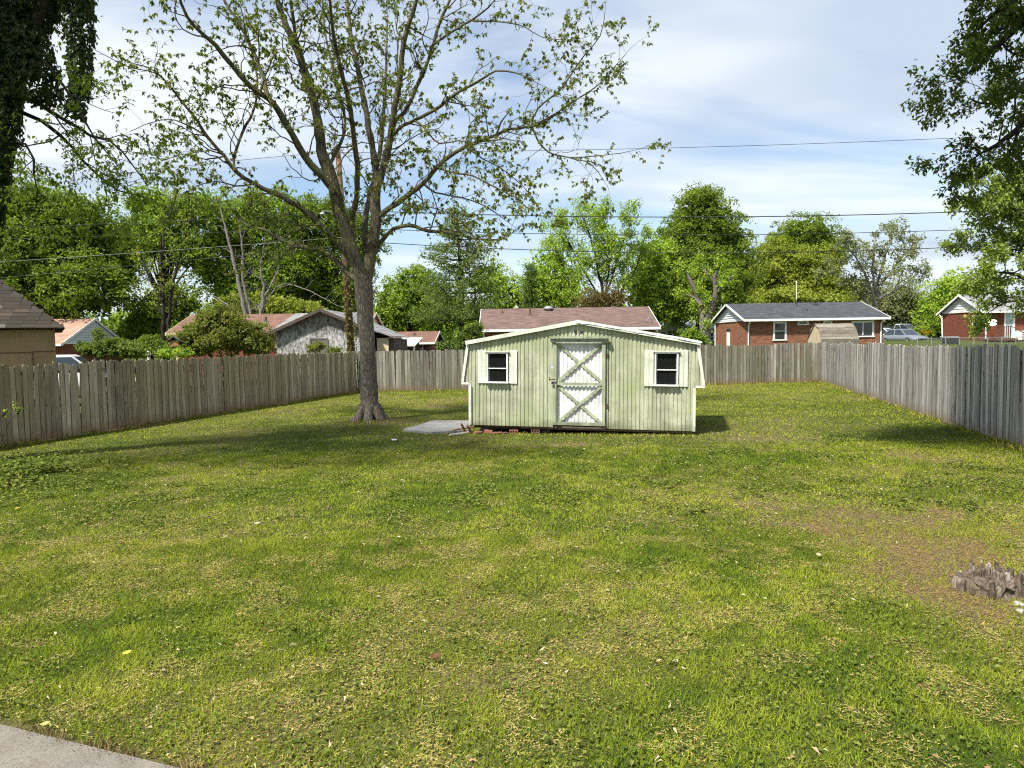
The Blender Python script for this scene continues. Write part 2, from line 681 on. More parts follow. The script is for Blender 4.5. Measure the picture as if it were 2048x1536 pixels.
n1 = t.noise(t.coord((1, 1, 1), 'World'), 38.0, 6, 0.7)
c = t.mix(t.ramp(n1, [(0.35, 0.0), (0.6, 0.75)]), base, (0.03, 0.026, 0.012))
n2 = t.noise(t.coord((1, 1, 1), 'World', (3, 3, 0)), 11.0, 5, 0.65)
c = t.mix(t.ramp(n2, [(0.5, 0.0), (0.7, 0.35)]), c, (0.17, 0.16, 0.06))
t.bump(n1, 0.7, 0.03)
M['ground'] = t.fin(c, 0.95, 0.1)
ground = link('ground', np_mesh('ground', np.stack([GX.ravel(), GY.ravel(), GZ.ravel()], -1), gfaces, point_col=gcol, smooth=True), M['ground'])
tag(ground, 'mown backyard lawn with straw-coloured dry patches', kind='structure')


def surf(x, y):
    """height of the yard as built (same formula as the sheet, on arrays)"""
    z = 0.004 * np.clip(x, -30, 40) - 0.007 * np.maximum(0, np.minimum(y, 33) - 13)
    return z + 0.035 * (VN1.fbm(x * 0.5 + 4, y * 0.5, 3) - 0.5)


# concrete walk at the camera's feet
t = NT('walk_concrete')
n = t.noise(t.coord((1, 1, 1), 'World'), 3.0, 6, 0.6)
sp = t.noise(t.coord((1, 1, 1), 'World'), 120.0, 3, 0.7)
c = t.ramp(n, [(0.3, (0.17, 0.155, 0.13)), (0.7, (0.24, 0.22, 0.185))])
c = t.mix(t.ramp(sp, [(0.45, 0.0), (0.62, 0.7)]), c, (0.085, 0.075, 0.06))
c = t.mix(t.ramp(t.noise(t.coord((1, 1, 1), 'World', (9, 2, 0)), 7.0, 6, 0.7), [(0.5, 0.0), (0.7, 0.5)]), c, (0.12, 0.10, 0.075))
t.bump(sp, 0.5, 0.003)
M['concrete'] = t.fin(c, 0.9, 0.2)
pa, pb = Vector((-2.85, 3.79, 0)), Vector((-1.74, 3.38, 0))
e = (pb - pa).normalized()
nrm = Vector((-e.y, e.x, 0))
q0, q1 = pa - e * 4.0, pb + e * 5.0
mb = MB()
pts = [q0, q1, q1 - nrm * 1.25, q0 - nrm * 1.25]
top = [(p.x, p.y, ground_z(p.x, p.y) + 0.03) for p in pts]
bot = [(p.x, p.y, -0.15) for p in pts]
mb.add(bot + top, [(4, 5, 6, 7), (0, 1, 5, 4), (1, 2, 6, 5), (2, 3, 7, 6), (3, 0, 4, 7)])
patio = mb.build('path', M['concrete'], bevel=0.012)
tag(patio, 'bare concrete walk at the near corner of the lawn', kind='structure')

# ------------------------------------------------------------------ grass
FL0, FL1 = Vector((-11.6, 13.1)), Vector((-7.05, 32.1))       # left fence
FR0, FR1 = Vector((8.45, 10.4)), Vector((14.45, 33.0))        # right fence


def in_yard(x, y, m=0.05):
    lx = FL0.x + (y - FL0.y) * (FL1.x - FL0.x) / (FL1.y - FL0.y)
    rx = FR0.x + (y - FR0.y) * (FR1.x - FR0.x) / (FR1.y - FR0.y)
    by = FL1.y + (x - FL1.x) * (FR1.y - FL1.y) / (FR1.x - FL1.x)
    ok = (x > lx + m) & (x < rx - m) & (y < by - m)
    # not on the walk
    s = (x - pa.x) * nrm.x + (y - pa.y) * nrm.y
    ok &= s > 0.02 + 0.05 * VN2(x * 9, y * 9)
    return ok


SHED_A, SHED_RZ, SHED_W, SHED_D = Vector((-0.98, 16.18)), R(-14.2), 4.98, 3.0


def off_shed(x, y, m=0.12):
    dx, dy = x - SHED_A.x, y - SHED_A.y
    lx = dx * math.cos(SHED_RZ) + dy * math.sin(SHED_RZ)
    ly = -dx * math.sin(SHED_RZ) + dy * math.cos(SHED_RZ)
    ins = (lx > 0) & (lx < SHED_W) & (ly > m) & (ly < SHED_D)
    slab = (np.abs(x + 1.75) < 0.75) & (np.abs(y - 17.4) < 1.1)
    return ~ins & ~slab


GREENS = np.array([[0.075, 0.132, 0.010], [0.13, 0.19, 0.014], [0.20, 0.26, 0.021], [0.31, 0.345, 0.038]])
STRAWS = np.array([[0.50, 0.42, 0.13], [0.40, 0.315, 0.085], [0.60, 0.52, 0.19], [0.25, 0.175, 0.06]])


def blades(n, y0, y1, w, h, seed, bare=True):
    r = np.random.default_rng(seed)
    y = np.sqrt(r.random(n) * (y1 ** 2 - y0 ** 2) + y0 ** 2)
    x = (r.random(n) * 2 - 1) * (0.76 * y + 1.0)
    ok = in_yard(x, y) & off_shed(x, y)
    x, y = x[ok], y[ok]
    d = dryness(x, y)
    # thin where the turf is worn
    keep = r.random(len(x)) > np.clip((d - 0.55) * 1.6, 0, 0.68) + 0.12 * (VN2(x * 5, y * 5) < 0.3)
    x, y, d = x[keep], y[keep], d[keep]
    n = len(x)
    z = surf(x, y)
    tall = 0.7 + 0.65 * VN3.fbm(x * 5.5, y * 5.5, 2)
    tuft = VN2.fbm(x * 4.3 + 3, y * 4.3 + 8, 3)
    straw = r.random(n) < np.clip(0.02 + 0.45 * d + np.clip((tuft - 0.53) * 2.4, -0.12, 0.4), 0.02, 0.9)
    hh = h * (0.45 + 0.9 * r.random(n)) * tall * np.where(straw, 0.75, 1.0)
    lean = np.where(straw, 1.2 + 0.85 * r.random(n), 0.45 + 1.35 * r.random(n))
    a = r.random(n) * 2 * PI
    # gentle combing by the mower
    ux, uy = np.cos(a), np.sin(a)
    ww = w * (0.6 + 0.8 * r.random(n))
    fa = a + PI / 2 + (r.random(n) - 0.5) * 1.6
    bx, by = np.cos(fa) * ww / 2, np.sin(fa) * ww / 2
    zz = hh * np.cos(lean * 0.75)
    ll = hh * np.sin(lean * 0.75)
    v = np.empty((n, 3, 3))
    v[:, 0] = np.stack([x - bx, y - by, z + np.where(straw, 0.012, 0)], -1)
    v[:, 1] = np.stack([x + bx, y + by, z + np.where(straw, 0.012, 0)], -1)
    v[:, 2] = np.stack([x + ux * ll, y + uy * ll, z + np.maximum(zz, 0.014)], -1)
    g = np.clip((0.5 * VN1.fbm(x * 0.9 + 31, y * 0.9, 3) + 0.5 * VN3.fbm(x * 5.5, y * 5.5, 2) - 0.32 + 0.10 * np.clip((y - 15.5) / 4, 0, 1)) * 2.3 + (r.random(n) - 0.5) * 0.6, 0, 0.999) * 3  # greens lightened towards the back: sunlight on the turf put into blade colour
    gi = np.floor(g).astype(int)
    gf = (g - gi)[:, None]
    col = GREENS[gi] * (1 - gf) + GREENS[np.minimum(gi + 1, 3)] * gf
    yel = np.clip(d * 0.9, 0, 1)[:, None]
    col = col * (1 - yel * 0.55) + np.array([0.34, 0.35, 0.035]) * yel * 0.55
    sc = STRAWS[r.integers(0, 4, n)] * (0.75 + 0.5 * r.random(n))[:, None]
    worn = np.clip((d - 0.7) / 0.2, 0, 1)[:, None]
    sc = sc * (1 - worn * np.array([0.10, 0.30, 0.32]))
    col = np.where(straw[:, None], sc, col)
    return v.reshape(-1, 3), np.repeat(col, 3, 0)


parts = [blades(400000, 2.3, 7.5, 0.0062, 0.041, 1), blades(300000, 7.5, 13.5, 0.011, 0.040, 2), blades(330000, 13.5, 33.2, 0.022, 0.040, 3)]
# longer fringe along the fences and the shed, where the mower does not reach


def fringe(p, q, n, seed, w=0.010, h=0.13, spread=0.10):
    r = np.random.default_rng(seed)
    s = r.random(n)
    x = p[0] + (q[0] - p[0]) * s + r.normal(0, spread, n)
    y = p[1] + (q[1] - p[1]) * s + r.normal(0, spread, n)
    k = VN2(s * 60 + seed, s * 0) > 0.35
    x, y = x[k], y[k]
    n = len(x)
    z = surf(x, y)
    a = r.random(n) * 2 * PI
    hh = h * (0.3 + 0.8 * r.random(n))
    ll = hh * (0.2 + 0.7 * r.random(n))
    fa = r.random(n) * 2 * PI
    v = np.empty((n, 3, 3))
    v[:, 0] = np.stack([x - np.cos(fa) * w, y - np.sin(fa) * w, z], -1)
    v[:, 1] = np.stack([x + np.cos(fa) * w, y + np.sin(fa) * w, z], -1)
    v[:, 2] = np.stack([x + np.cos(a) * ll, y + np.sin(a) * ll, z + hh], -1)
    st = r.random(n) < 0.4
    col = np.where(st[:, None], STRAWS[r.integers(0, 4, n)], GREENS[r.integers(0, 4, n)])
    return v.reshape(-1, 3), np.repeat(col, 3, 0)


parts += [fringe(FL0, FL1, 5000, 31), fringe(FR0, FR1, 6500, 32), fringe(FL1, FR1, 6000, 33)]
sc, ss = math.cos(SHED_RZ), math.sin(SHED_RZ)
parts += [fringe((SHED_A.x + 0.9, SHED_A.y - 0.35), (SHED_A.x + SHED_W * sc, SHED_A.y + SHED_W * ss - 0.1), 900, 34, h=0.06, spread=0.08)]
def walk_fringe(n, seed):
    v_, c_ = fringe((q0.x, q0.y), (q1.x, q1.y), n, seed, w=0.004, h=0.05, spread=0.035)
    rr_ = np.random.default_rng(seed)
    return v_, np.repeat(np.array([[0.30, 0.22, 0.10], [0.20, 0.12, 0.06], [0.42, 0.34, 0.16], [0.12, 0.13, 0.03]])[rr_.integers(0, 4, len(c_) // 3)], 3, 0)


parts += [walk_fringe(9000, 36)]
parts += [fringe((-4.3, 19.0), (-3.5, 19.0), 900, 35, h=0.10, spread=0.2)]
gv = np.concatenate([p[0] for p in parts])
gc = np.concatenate([p[1] for p in parts])
t = NT('grass_blades')
col = t.attr('tint', 'Color')
t.fin(col, 0.75, 0.06)
tr = t.n('ShaderNodeBsdfTranslucent')
t.put(tr.inputs['Color'], col)
ms = t.n('ShaderNodeMixShader')
ms.inputs[0].default_value = 0.3
t.t.links.new(t.b.outputs[0], ms.inputs[1])
t.t.links.new(tr.outputs[0], ms.inputs[2])
t.t.links.new(ms.outputs[0], t.out.inputs['Surface'])
M['grass'] = t.m
grass = link('grass', np_mesh('grass', gv, np.arange(len(gv)).reshape(-1, 3), point_col=gc), M['grass'])
tag(grass, 'short mown grass mixed with dry straw across the yard', 'grass', kind='stuff')


# ------------------------------------------------------------------ leaf faces used by weeds, litter and trees
def leaf_faces(pos, axis, nrm_, L, W, fold=0.18, droop=0.15):
    """folded diamond leaves: base at pos, pointing along axis -> vertices, triangles"""
    n = len(pos)
    ax = axis / (np.linalg.norm(axis, axis=1, keepdims=True) + 1e-9)
    b = np.cross(ax, nrm_)
    b /= np.linalg.norm(b, axis=1, keepdims=True) + 1e-9
    nn = np.cross(b, ax)
    L = np.broadcast_to(np.asarray(L, float), (n,))[:, None]
    W = np.broadcast_to(np.asarray(W, float), (n,))[:, None]
    mid = pos + ax * L * 0.45
    v = np.empty((n, 4, 3))
    v[:, 0] = pos
    v[:, 1] = mid + b * W * 0.5 + nn * W * fold
    v[:, 2] = pos + ax * L - nn * L * droop
    v[:, 3] = mid - b * W * 0.5 + nn * W * fold
    i = np.arange(n)[:, None] * 4
    f = np.concatenate([i + np.array([[0, 1, 2]]), i + np.array([[0, 2, 3]])], 1).reshape(-1, 3)
    return v.reshape(-1, 3), f


def unit_rand(r, n):
    v = r.normal(size=(n, 3))
    return v / np.linalg.norm(v, axis=1, keepdims=True)


# clover and broad-leaved weeds low in the turf
r = np.random.default_rng(44)
n = 90000
y = np.sqrt(r.random(n) * (14.0 ** 2 - 2.4 ** 2) + 2.4 ** 2)
x = (r.random(n) * 2 - 1) * (0.76 * y + 0.9)
weedy = VN3.fbm(x * 1.9, y * 1.9 + 3, 3) - 0.02 * np.maximum(0, y - 6) + 0.5 * np.exp(-(((x + 7.6) / 1.5) ** 2 + ((y - 11.0) / 1.1) ** 2)) + 0.10 * (y < 5)
k = in_yard(x, y) & (weedy > 0.55) & (dryness(x, y) < 0.75)
x, y = x[k], y[k]
n = len(x)
a = r.random(n) * 2 * PI
ax = np.stack([np.cos(a), np.sin(a), (r.random(n) - 0.35) * 0.7], -1)
nn = np.stack([(r.random(n) - 0.5) * 0.8, (r.random(n) - 0.5) * 0.8, np.ones(n)], -1)
sz = (0.012 + 0.018 * r.random(n)) * np.where(y > 8, 1.6, 1.0)
hgt = surf(x, y) + 0.01 + 0.035 * r.random(n)
# a ragged bed of taller weeds at the foot of the brown fence
n2_ = 5200
wx, wy = r.normal(-8.35, 0.75, n2_), r.normal(11.6, 0.75, n2_)
wk = in_yard(wx, wy) & (VN3.fbm(wx * 2.2, wy * 2.2, 2) > 0.42)
wx, wy = wx[wk], wy[wk]
n2_ = len(wx)
wa = r.random(n2_) * 2 * PI
x, y = np.concatenate([x, wx]), np.concatenate([y, wy])
hgt = np.concatenate([hgt, surf(wx, wy) + 0.02 + 0.16 * r.random(n2_) * (0.4 + VN2(wx * 3, wy * 3))])
ax = np.concatenate([ax, np.stack([np.cos(wa), np.sin(wa), (r.random(n2_) - 0.4) * 0.9], -1)])
nn = np.concatenate([nn, np.stack([(r.random(n2_) - 0.5), (r.random(n2_) - 0.5), np.ones(n2_)], -1)])
sz = np.concatenate([sz, 0.03 + 0.04 * r.random(n2_)])
n = len(x)
v, f = leaf_faces(np.stack([x, y, hgt], -1), ax, nn, sz * 1.2, sz)
wc = np.array([[0.075, 0.115, 0.02], [0.115, 0.16, 0.028], [0.16, 0.20, 0.035], [0.22, 0.24, 0.055]])[r.integers(0, 4, n)]
weeds = link('weeds', np_mesh('weeds', v, f, point_col=np.repeat(wc, 4, 0)), M['grass'])
tag(weeds, 'clover and small broad leaved weeds growing low in the lawn', 'weeds', kind='stuff')

# pale curled litter
n = 2600
y = np.sqrt(r.random(n) ** 1.25 * (15.0 ** 2 - 2.6 ** 2) + 2.6 ** 2)
x = (r.random(n) * 2 - 1) * (0.74 * y + 0.6)
k = in_yard(x, y) & (r.random(n) < 0.3 + 0.9 * VN1.fbm(x * 0.9, y * 0.9 + 50, 2))
x, y = x[k], y[k]
n = len(x)
a = r.random(n) * 2 * PI
ax = np.stack([np.cos(a), np.sin(a), (r.random(n) - 0.4) * 0.8], -1)
nn = unit_rand(r, n) + np.array([0, 0, 0.7])
L = 0.022 + 0.03 * r.random(n) ** 1.5
v, f = leaf_faces(np.stack([x, y, surf(x, y) + 0.022 + 0.02 * r.random(n)], -1), ax, nn, L, L * (0.22 + 0.2 * r.random(n)), 0.4, 0.4)
lc = np.array([[0.46, 0.39, 0.22], [0.40, 0.32, 0.16], [0.52, 0.46, 0.29], [0.26, 0.16, 0.08], [0.38, 0.26, 0.14]])[r.integers(0, 5, n)]
t = NT('dry_litter')
M['litter'] = t.fin(t.attr('tint', 'Color'), 0.8, 0.2)
litter = link('leaf_litter', np_mesh('leaf_litter', v, f, point_col=np.repeat(lc, 4, 0)), M['litter'])
tag(litter, 'pale curled seed and leaf litter sprinkled over the lawn', 'litter', kind='stuff')

# ================================================================== the board fences
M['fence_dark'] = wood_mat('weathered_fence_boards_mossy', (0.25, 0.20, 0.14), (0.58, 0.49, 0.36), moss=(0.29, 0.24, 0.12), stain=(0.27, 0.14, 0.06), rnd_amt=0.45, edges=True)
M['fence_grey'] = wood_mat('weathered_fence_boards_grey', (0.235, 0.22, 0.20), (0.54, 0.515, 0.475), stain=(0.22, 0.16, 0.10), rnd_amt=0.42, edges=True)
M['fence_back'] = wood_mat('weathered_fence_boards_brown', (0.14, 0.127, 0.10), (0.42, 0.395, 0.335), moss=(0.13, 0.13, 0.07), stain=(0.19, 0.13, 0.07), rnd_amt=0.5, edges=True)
M['post_wood'] = wood_mat('fence_post_wood', (0.12, 0.11, 0.09), (0.24, 0.22, 0.18))


def picket_mesh(name, w, h, c, lean=0.0, warp=0.0):
    """dog-eared board, base centred on the origin; slightly bowed"""
    out = [(-w / 2, 0.02), (w / 2, 0.02), (w / 2 + warp, h * 0.5), (w / 2 + lean, h - c), (w / 2 - c + lean, h), (-w / 2 + c + lean, h), (-w / 2 + lean, h - c), (-w / 2 + warp, h * 0.5)]
    return MB().prism(out, 1, -0.008, 0.008).mesh(name)


PICKETS = [picket_mesh('picket_%d' % i, 0.139 + 0.002 * (i % 2), 1.80 + 0.008 * i, 0.022 + 0.004 * (i % 3), 0.004 * ((i * 7) % 5 - 2), 0.003 * ((i * 3) % 5 - 2)) for i in range(5)]


def board_fence(p, q, mat, label, yard_side, seed, height=1.0, pitch=0.1405):
    rr = random.Random(seed)
    p, q = Vector((p[0], p[1])), Vector((q[0], q[1]))
    d = (q - p)
    Ln = d.length
    d /= Ln
    ang = math.atan2(d.y, d.x)
    n_yard = Vector((-d.y, d.x)) * yard_side
    o3 = Vector((p.x, p.y, ground_z(p.x, p.y)))
    root = empty('wooden_fence', o3, 0, label, 'fence')
    meshes = []
    for m in PICKETS:
        m2 = m.copy()
        m2.materials.clear()
        m2.materials.append(mat)
        meshes.append(m2)
    cnt = int(Ln / pitch)
    run_h = 0.0
    for i in range(cnt):
        s = (i + 0.5) * pitch
        if i % 17 == 0:
            run_h = rr.uniform(-0.03, 0.03)         # each panel sits a little higher or lower
        c2 = p + d * s + n_yard * (0.004 if i % 2 else -0.004) + n_yard * rr.uniform(-0.002, 0.002)
        k = link('picket', meshes[rr.randrange(5)], None, root)
        k.location = Vector((c2.x, c2.y, ground_z(c2.x, c2.y) - 0.01)) - o3
        k.rotation_euler = (rr.gauss(0, 0.004), rr.gauss(0, 0.010), ang + rr.gauss(0, 0.03))
        k.scale = (1, 1, height * (1 + run_h + rr.gauss(0, 0.010)))
    back = -n_yard
    for hz in (0.30, 0.95, 1.58):
        seg = 0.0
        while seg < Ln - 0.1:
            e2 = min(Ln, seg + 2.44)
            a2, b2 = p + d * seg + back * 0.032, p + d * e2 + back * 0.032
            a3 = Vector((a2.x, a2.y, ground_z(a2.x, a2.y) + hz * height)) - o3
            b3 = Vector((b2.x, b2.y, ground_z(b2.x, b2.y) + hz * height)) - o3
            MB().bar(a3, b3 - (b3 - a3).normalized() * 0.004, 0.038, 0.088).build('rail', M['post_wood'], root)
            seg = e2
    s = 0.0
    while s < Ln:
        c2 = p + d * s + back * 0.10
        z0 = ground_z(c2.x, c2.y)
        x0, y0 = c2.x - o3.x, c2.y - o3.y
        MB().cbox(x0 - 0.044, x0 + 0.044, y0 - 0.044, y0 + 0.044, z0 - o3.z - 0.1, z0 - o3.z + 1.72 * height).build('post', M['post_wood'], root)
        s += 2.44
    return root


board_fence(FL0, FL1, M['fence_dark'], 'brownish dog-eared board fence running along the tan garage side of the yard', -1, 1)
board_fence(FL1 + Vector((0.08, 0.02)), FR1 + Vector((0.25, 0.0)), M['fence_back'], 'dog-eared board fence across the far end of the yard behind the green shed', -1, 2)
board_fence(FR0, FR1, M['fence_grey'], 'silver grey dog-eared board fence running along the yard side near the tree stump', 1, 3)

# ================================================================== the green shed
def shed_paint(name, col, dirt, amt, green=None):
    t = NT(name)
    v = t.coord((1, 1, 1))
    st = t.n('ShaderNodeMapping')
    st.inputs['Scale'].default_value = (9, 9, 0.55)
    t.t.links.new(v, st.inputs['Vector'])
    streak = t.noise(st.outputs[0], 1.0, 7, 0.62, 0.5)
    blot = t.noise(v, 2.2, 6, 0.62)
    spk = t.noise(v, 26.0, 5, 0.7)
    c = t.ramp(blot, [(0.34, tuple(x * 0.72 for x in col)), (0.64, tuple(min(1, x * 1.12) for x in col))])
    c = t.mix(t.ramp(streak, [(0.44, 0.0), (0.72, amt)]), c, dirt)
    if green:
        c = t.mix(t.ramp(t.noise(v, 1.3, 5, 0.6, 0.3), [(0.46, 0.0), (0.64, 0.75)]), c, green)
    sepz = t.n('ShaderNodeSeparateXYZ')
    t.t.links.new(v, sepz.inputs[0])
    hz = t.math('ADD', sepz.outputs['Z'], t.math('MULTIPLY', blot, 0.5))
    c = t.mix(t.ramp(hz, [(0.36, 0.8), (0.62, 0.0)]), c, tuple(x * 0.75 for x in dirt))
    c = t.mix(t.ramp(spk, [(0.58, 0.0), (0.72, amt * 0.6)]), c, tuple(x * 0.6 for x in dirt))
    return t.fin(c, 0.6, 0.3)


M['shed_green'] = shed_paint('faded_green_sheet_metal', (0.45, 0.46, 0.335), (0.19, 0.205, 0.11), 0.85, (0.33, 0.37, 0.20))
M['shed_board'] = shed_paint('mildewed_green_board', (0.37, 0.40, 0.28), (0.15, 0.17, 0.095), 0.9)
M['shed_white'] = shed_paint('weathered_white_sheet', (0.74, 0.74, 0.72), (0.40, 0.41, 0.33), 0.5)
M['shed_trim'] = shed_paint('mildewed_white_trim', (0.66, 0.68, 0.58), (0.33, 0.37, 0.22), 0.6)
M['shed_shutter'] = shed_paint('pale_green_white_shutter', (0.66, 0.69, 0.58), (0.40, 0.44, 0.28), 0.5)
M['roof_metal'] = shed_paint('white_roof_sheet', (0.62, 0.63, 0.60), (0.30, 0.31, 0.27), 0.6)

shed = empty('garden_shed', (SHED_A.x, SHED_A.y, 0.0), SHED_RZ, 'pale green corrugated metal shed with white cross-braced door and two shuttered windows', 'shed')
shed.rotation_euler = (0, R(0.85), SHED_RZ)
PER, DEP = 0.088, 0.017


def rib(s):
    """height of the corrugation at s (0 = proud flat, DEP = groove)"""
    f = (s % PER) / PER
    if f < 0.48:
        return 0.0
    if f < 0.60:
        return DEP * (f - 0.48) / 0.12
    if f < 0.88:
        return DEP
    return DEP * (1 - (f - 0.88) / 0.12)


def rib_breaks(a, b):
    xs = {round(a, 5), round(b, 5)}
    k = math.floor(a / PER) - 1
    while k * PER < b:
        for f in (0.0, 0.48, 0.60, 0.88):
            x = (k + f) * PER
            if a < x < b:
                xs.add(round(x, 5))
        k += 1
    return sorted(xs)


def gable_top(x):
    if x < -0.02:
        return 1.12 + (x + 0.15) / 0.13 * 0.92
    if x > 5.01:
        return 1.12 + (5.14 - x) / 0.13 * 0.92
    return 2.04 + 0.44 * (1 - abs(x - 2.5) / 2.51)


def gable_bot(x):
    return 1.12 if x < 0 or x > SHED_W else 0.165


HOLES = [(0.42, 0.905, 1.15, 1.81), (4.15, 4.625, 1.14, 1.825)]


def wall_sheet(x0, x1, parent, zlo=None, extra=()):
    mb = MB()
    xs = set(rib_breaks(x0, x1))
    for b in (-0.02, 0.0, SHED_W, 5.01) + tuple(v for h in HOLES for v in h[:2]) + (2.5,):
        if x0 < b < x1:
            xs.add(b)
    xs = sorted(xs)
    for a, b in zip(xs[:-1], xs[1:]):
        if b - a < 1e-4:
            continue
        m = (a + b) / 2
        lo = zlo if zlo is not None else gable_bot(m)
        bands = [(lo, None)]
        for h in HOLES:
            if h[0] - 1e-6 < m < h[1] + 1e-6:
                bands = [(lo, h[2]), (h[3], None)]
        ya, yb = rib(a), rib(b)
        for l, u in bands:
            ua = u if u is not None else gable_top(a)
            ub = u if u is not None else gable_top(b)
            mb.quad((a, ya, l), (b, yb, l), (b, yb, ub), (a, ya, ua))
    return mb.build('wall_panel', M['shed_green'], parent)


for a, b in ((-0.15, 0.528), (0.528, 1.232), (1.232, 1.885), (3.148, 3.872), (3.872, 4.576), (4.576, 5.14)):
    wall_sheet(a, b, shed)
wall_sheet(1.885, 3.148, shed, zlo=2.10)


def side_wall(x, flip):
    mb = MB()
    ys = rib_breaks(0.014, SHED_D)
    for a, b in zip(ys[:-1], ys[1:]):
        ra, rb_ = rib(a) * flip, rib(b) * flip
        mb.quad((x + ra, a, 0.165), (x + rb_, b, 0.165), (x + rb_, b, 1.15), (x + ra, a, 1.15))
    return mb.build('side_wall', M['shed_green'], shed)


side_wall(0.0, 1)
side_wall(SHED_W, -1)
mb = MB()
mb.prism([(0.0, 0.165), (SHED_W, 0.165), (SHED_W, 1.12), (5.14, 1.12), (5.01, 2.04), (2.5, 2.48), (-0.02, 2.04), (-0.15, 1.12), (0, 1.12)], 1, SHED_D, SHED_D + 0.012)
mb.build('back_wall', M['shed_green'], shed)
MB().box(0.03, SHED_W - 0.03, 0.03, SHED_D - 0.02, 0.15, 0.185).build('floor', M['inside'], shed)

# roof: shallow upper slopes, steep lower skirts that flare past the walls
Y0, Y1 = -0.07, SHED_D + 0.08
up = [(-0.06, 2.055), (2.5, 2.505), (5.05, 2.055)]


def roof_slab(a, b, nm, t=0.028):
    d = Vector((b[0] - a[0], 0, b[1] - a[1])).normalized()
    n = Vector((-d.z, 0, d.x)) * t
    if n.z < 0:
        n = -n
    vs = []
    for yy in (Y0, Y1):
        vs += [(a[0], yy, a[1]), (b[0], yy, b[1]), (b[0] + n.x, yy, b[1] + n.z), (a[0] + n.x, yy, a[1] + n.z)]
    return MB().add(vs, [(3, 2, 1, 0), (4, 5, 6, 7), (0, 1, 5, 4), (1, 2, 6, 5), (2, 3, 7, 6), (3, 0, 4, 7)]).build(nm, M['roof_metal'], shed)


roof_slab(up[0], up[1], 'roof')
roof_slab(up[2], up[1], 'roof')
for sx, x0, x1 in ((-1, -0.165, -0.035), (1, 5.155, 5.025)):
    mb = MB()
    mb.prism([(x0, 1.12), (x0 + sx * 0.02, 1.115), (x1 + sx * 0.022, 2.05), (x1, 2.05)], 1, -0.02, SHED_D + 0.05)
    mb.build('roof_skirt', M['roof_metal'], shed)
# white trim along the gable edge, skirts, notches and corners
FY = (0, -1, 0)


def trim(a, b, w=0.07, y=-0.075, t=0.018, nm='trim_board', m='shed_trim'):
    return MB().bar((a[0], y, a[1]), (b[0], y, b[1]), w, t, FY).build(nm, M[m], shed)


trim((-0.075, 2.035), (2.497, 2.49), 0.085)
trim((2.503, 2.49), (5.085, 2.035), 0.085, y=-0.078)
trim((-0.165, 1.145), (-0.035, 2.0), 0.06, y=-0.03)
trim((5.155, 1.145), (5.03, 2.0), 0.06, y=-0.03)
trim((-0.19, 1.115), (0.005, 1.115), 0.045, y=-0.033)
trim((4.985, 1.115), (5.185, 1.115), 0.045, y=-0.033)
trim((0.012, 0.165), (0.012, 1.09), 0.06, y=-0.028)
trim((SHED_W - 0.012, 0.165), (SHED_W - 0.012, 1.09), 0.06, y=-0.028)
# rolled ridge caps: the roof covering folds over the edge on the right slope
mb = MB()
prev = None
rr = random.Random(3)
n = 18
top_l, top_r = [], []
for i in range(n + 1):
    f = i / n
    x = 2.45 + f * 2.66
    z = 2.535 - f * 0.458 + rr.uniform(-0.006, 0.006)
    top_l.append((x, -0.10 + rr.uniform(-0.008, 0.008), z - 0.045 + rr.uniform(-0.01, 0.01)))
    top_r.append((x, 0.05, z + rr.uniform(-0.003, 0.008)))
mid = [(x, -0.085, z + 0.035) for x, y_, z in top_l]
vs = top_l + mid + top_r
fs = []
for i in range(n):
    fs += [(i, i + 1, n + 2 + i, n + 1 + i), (n + 1 + i, n + 2 + i, 2 * n + 3 + i, 2 * n + 2 + i)]
mb.add(vs, fs)
mb.build('roof_edge_wrap', M['shed_white'], shed)

# door
door = MB().box(1.985, 3.06, 0.019, 0.026, 0.235, 2.055).build('door', M['shed_white'], shed)
mb = MB()
xs = rib_breaks(1.99, 3.055)
for a, b in zip(xs[:-1], xs[1:]):
    mb.quad((a, 0.004 + rib(a), 0.25), (b, 0.004 + rib(b), 0.25), (b, 0.004 + rib(b), 2.03), (a, 0.004 + rib(a), 2.03))
mb.build('door_panel', M['shed_white'], door)
for a, b, w, y in (((2.03, 2.02), (3.02, 1.18), 0.062, -0.012), ((2.03, 1.18), (3.02, 2.02), 0.062, -0.030), ((2.03, 1.10), (3.02, 0.27), 0.062, -0.012),
                   ((2.03, 0.27), (3.02, 1.10), 0.062, -0.030), ((1.985, 1.14), (3.06, 1.14), 0.058, -0.0485)):
    MB().bar((a[0], y, a[1]), (b[0], y, b[1]), w, 0.016, FY).build('brace', M['shed_board'], door)
for x in (1.985, 3.06):
    MB().bar((x, -0.0685, 0.235), (x, -0.0685, 2.05), 0.075, 0.02, FY).build('stile', M['shed_board'], door)
MB().bar((1.94, -0.0895, 0.265), (3.105, -0.0895, 0.265), 0.07, 0.018, FY).build('bottom_rail', M['shed_board'], door)
# frame and sliding track header
MB().bar((1.912, -0.012, 0.165), (1.912, -0.012, 2.10), 0.055, 0.022, FY).build('door_jamb', M['shed_board'], shed)
MB().bar((3.128, -0.012, 0.165), (3.128, -0.012, 2.10), 0.045, 0.022, FY).build('door_jamb', M['shed_board'], shed)
MB().bar((1.885, -0.094, 2.09), (3.165, -0.094, 2.09), 0.085, 0.03, FY).build('door_header', M['shed_board'], shed)
MB().bar((1.875, -0.115, 2.158), (3.175, -0.115, 2.158), 0.034, 0.10, FY).build('door_track', M['shed_board'], shed)
MB().lathe([(0.0, -0.012), (0.028, -0.012), (0.034, 0.0), (0.028, 0.012), (0.0, 0.012)], (2.52, -0.125, 2.10), 10).build('track_bracket', M['rust'], shed)
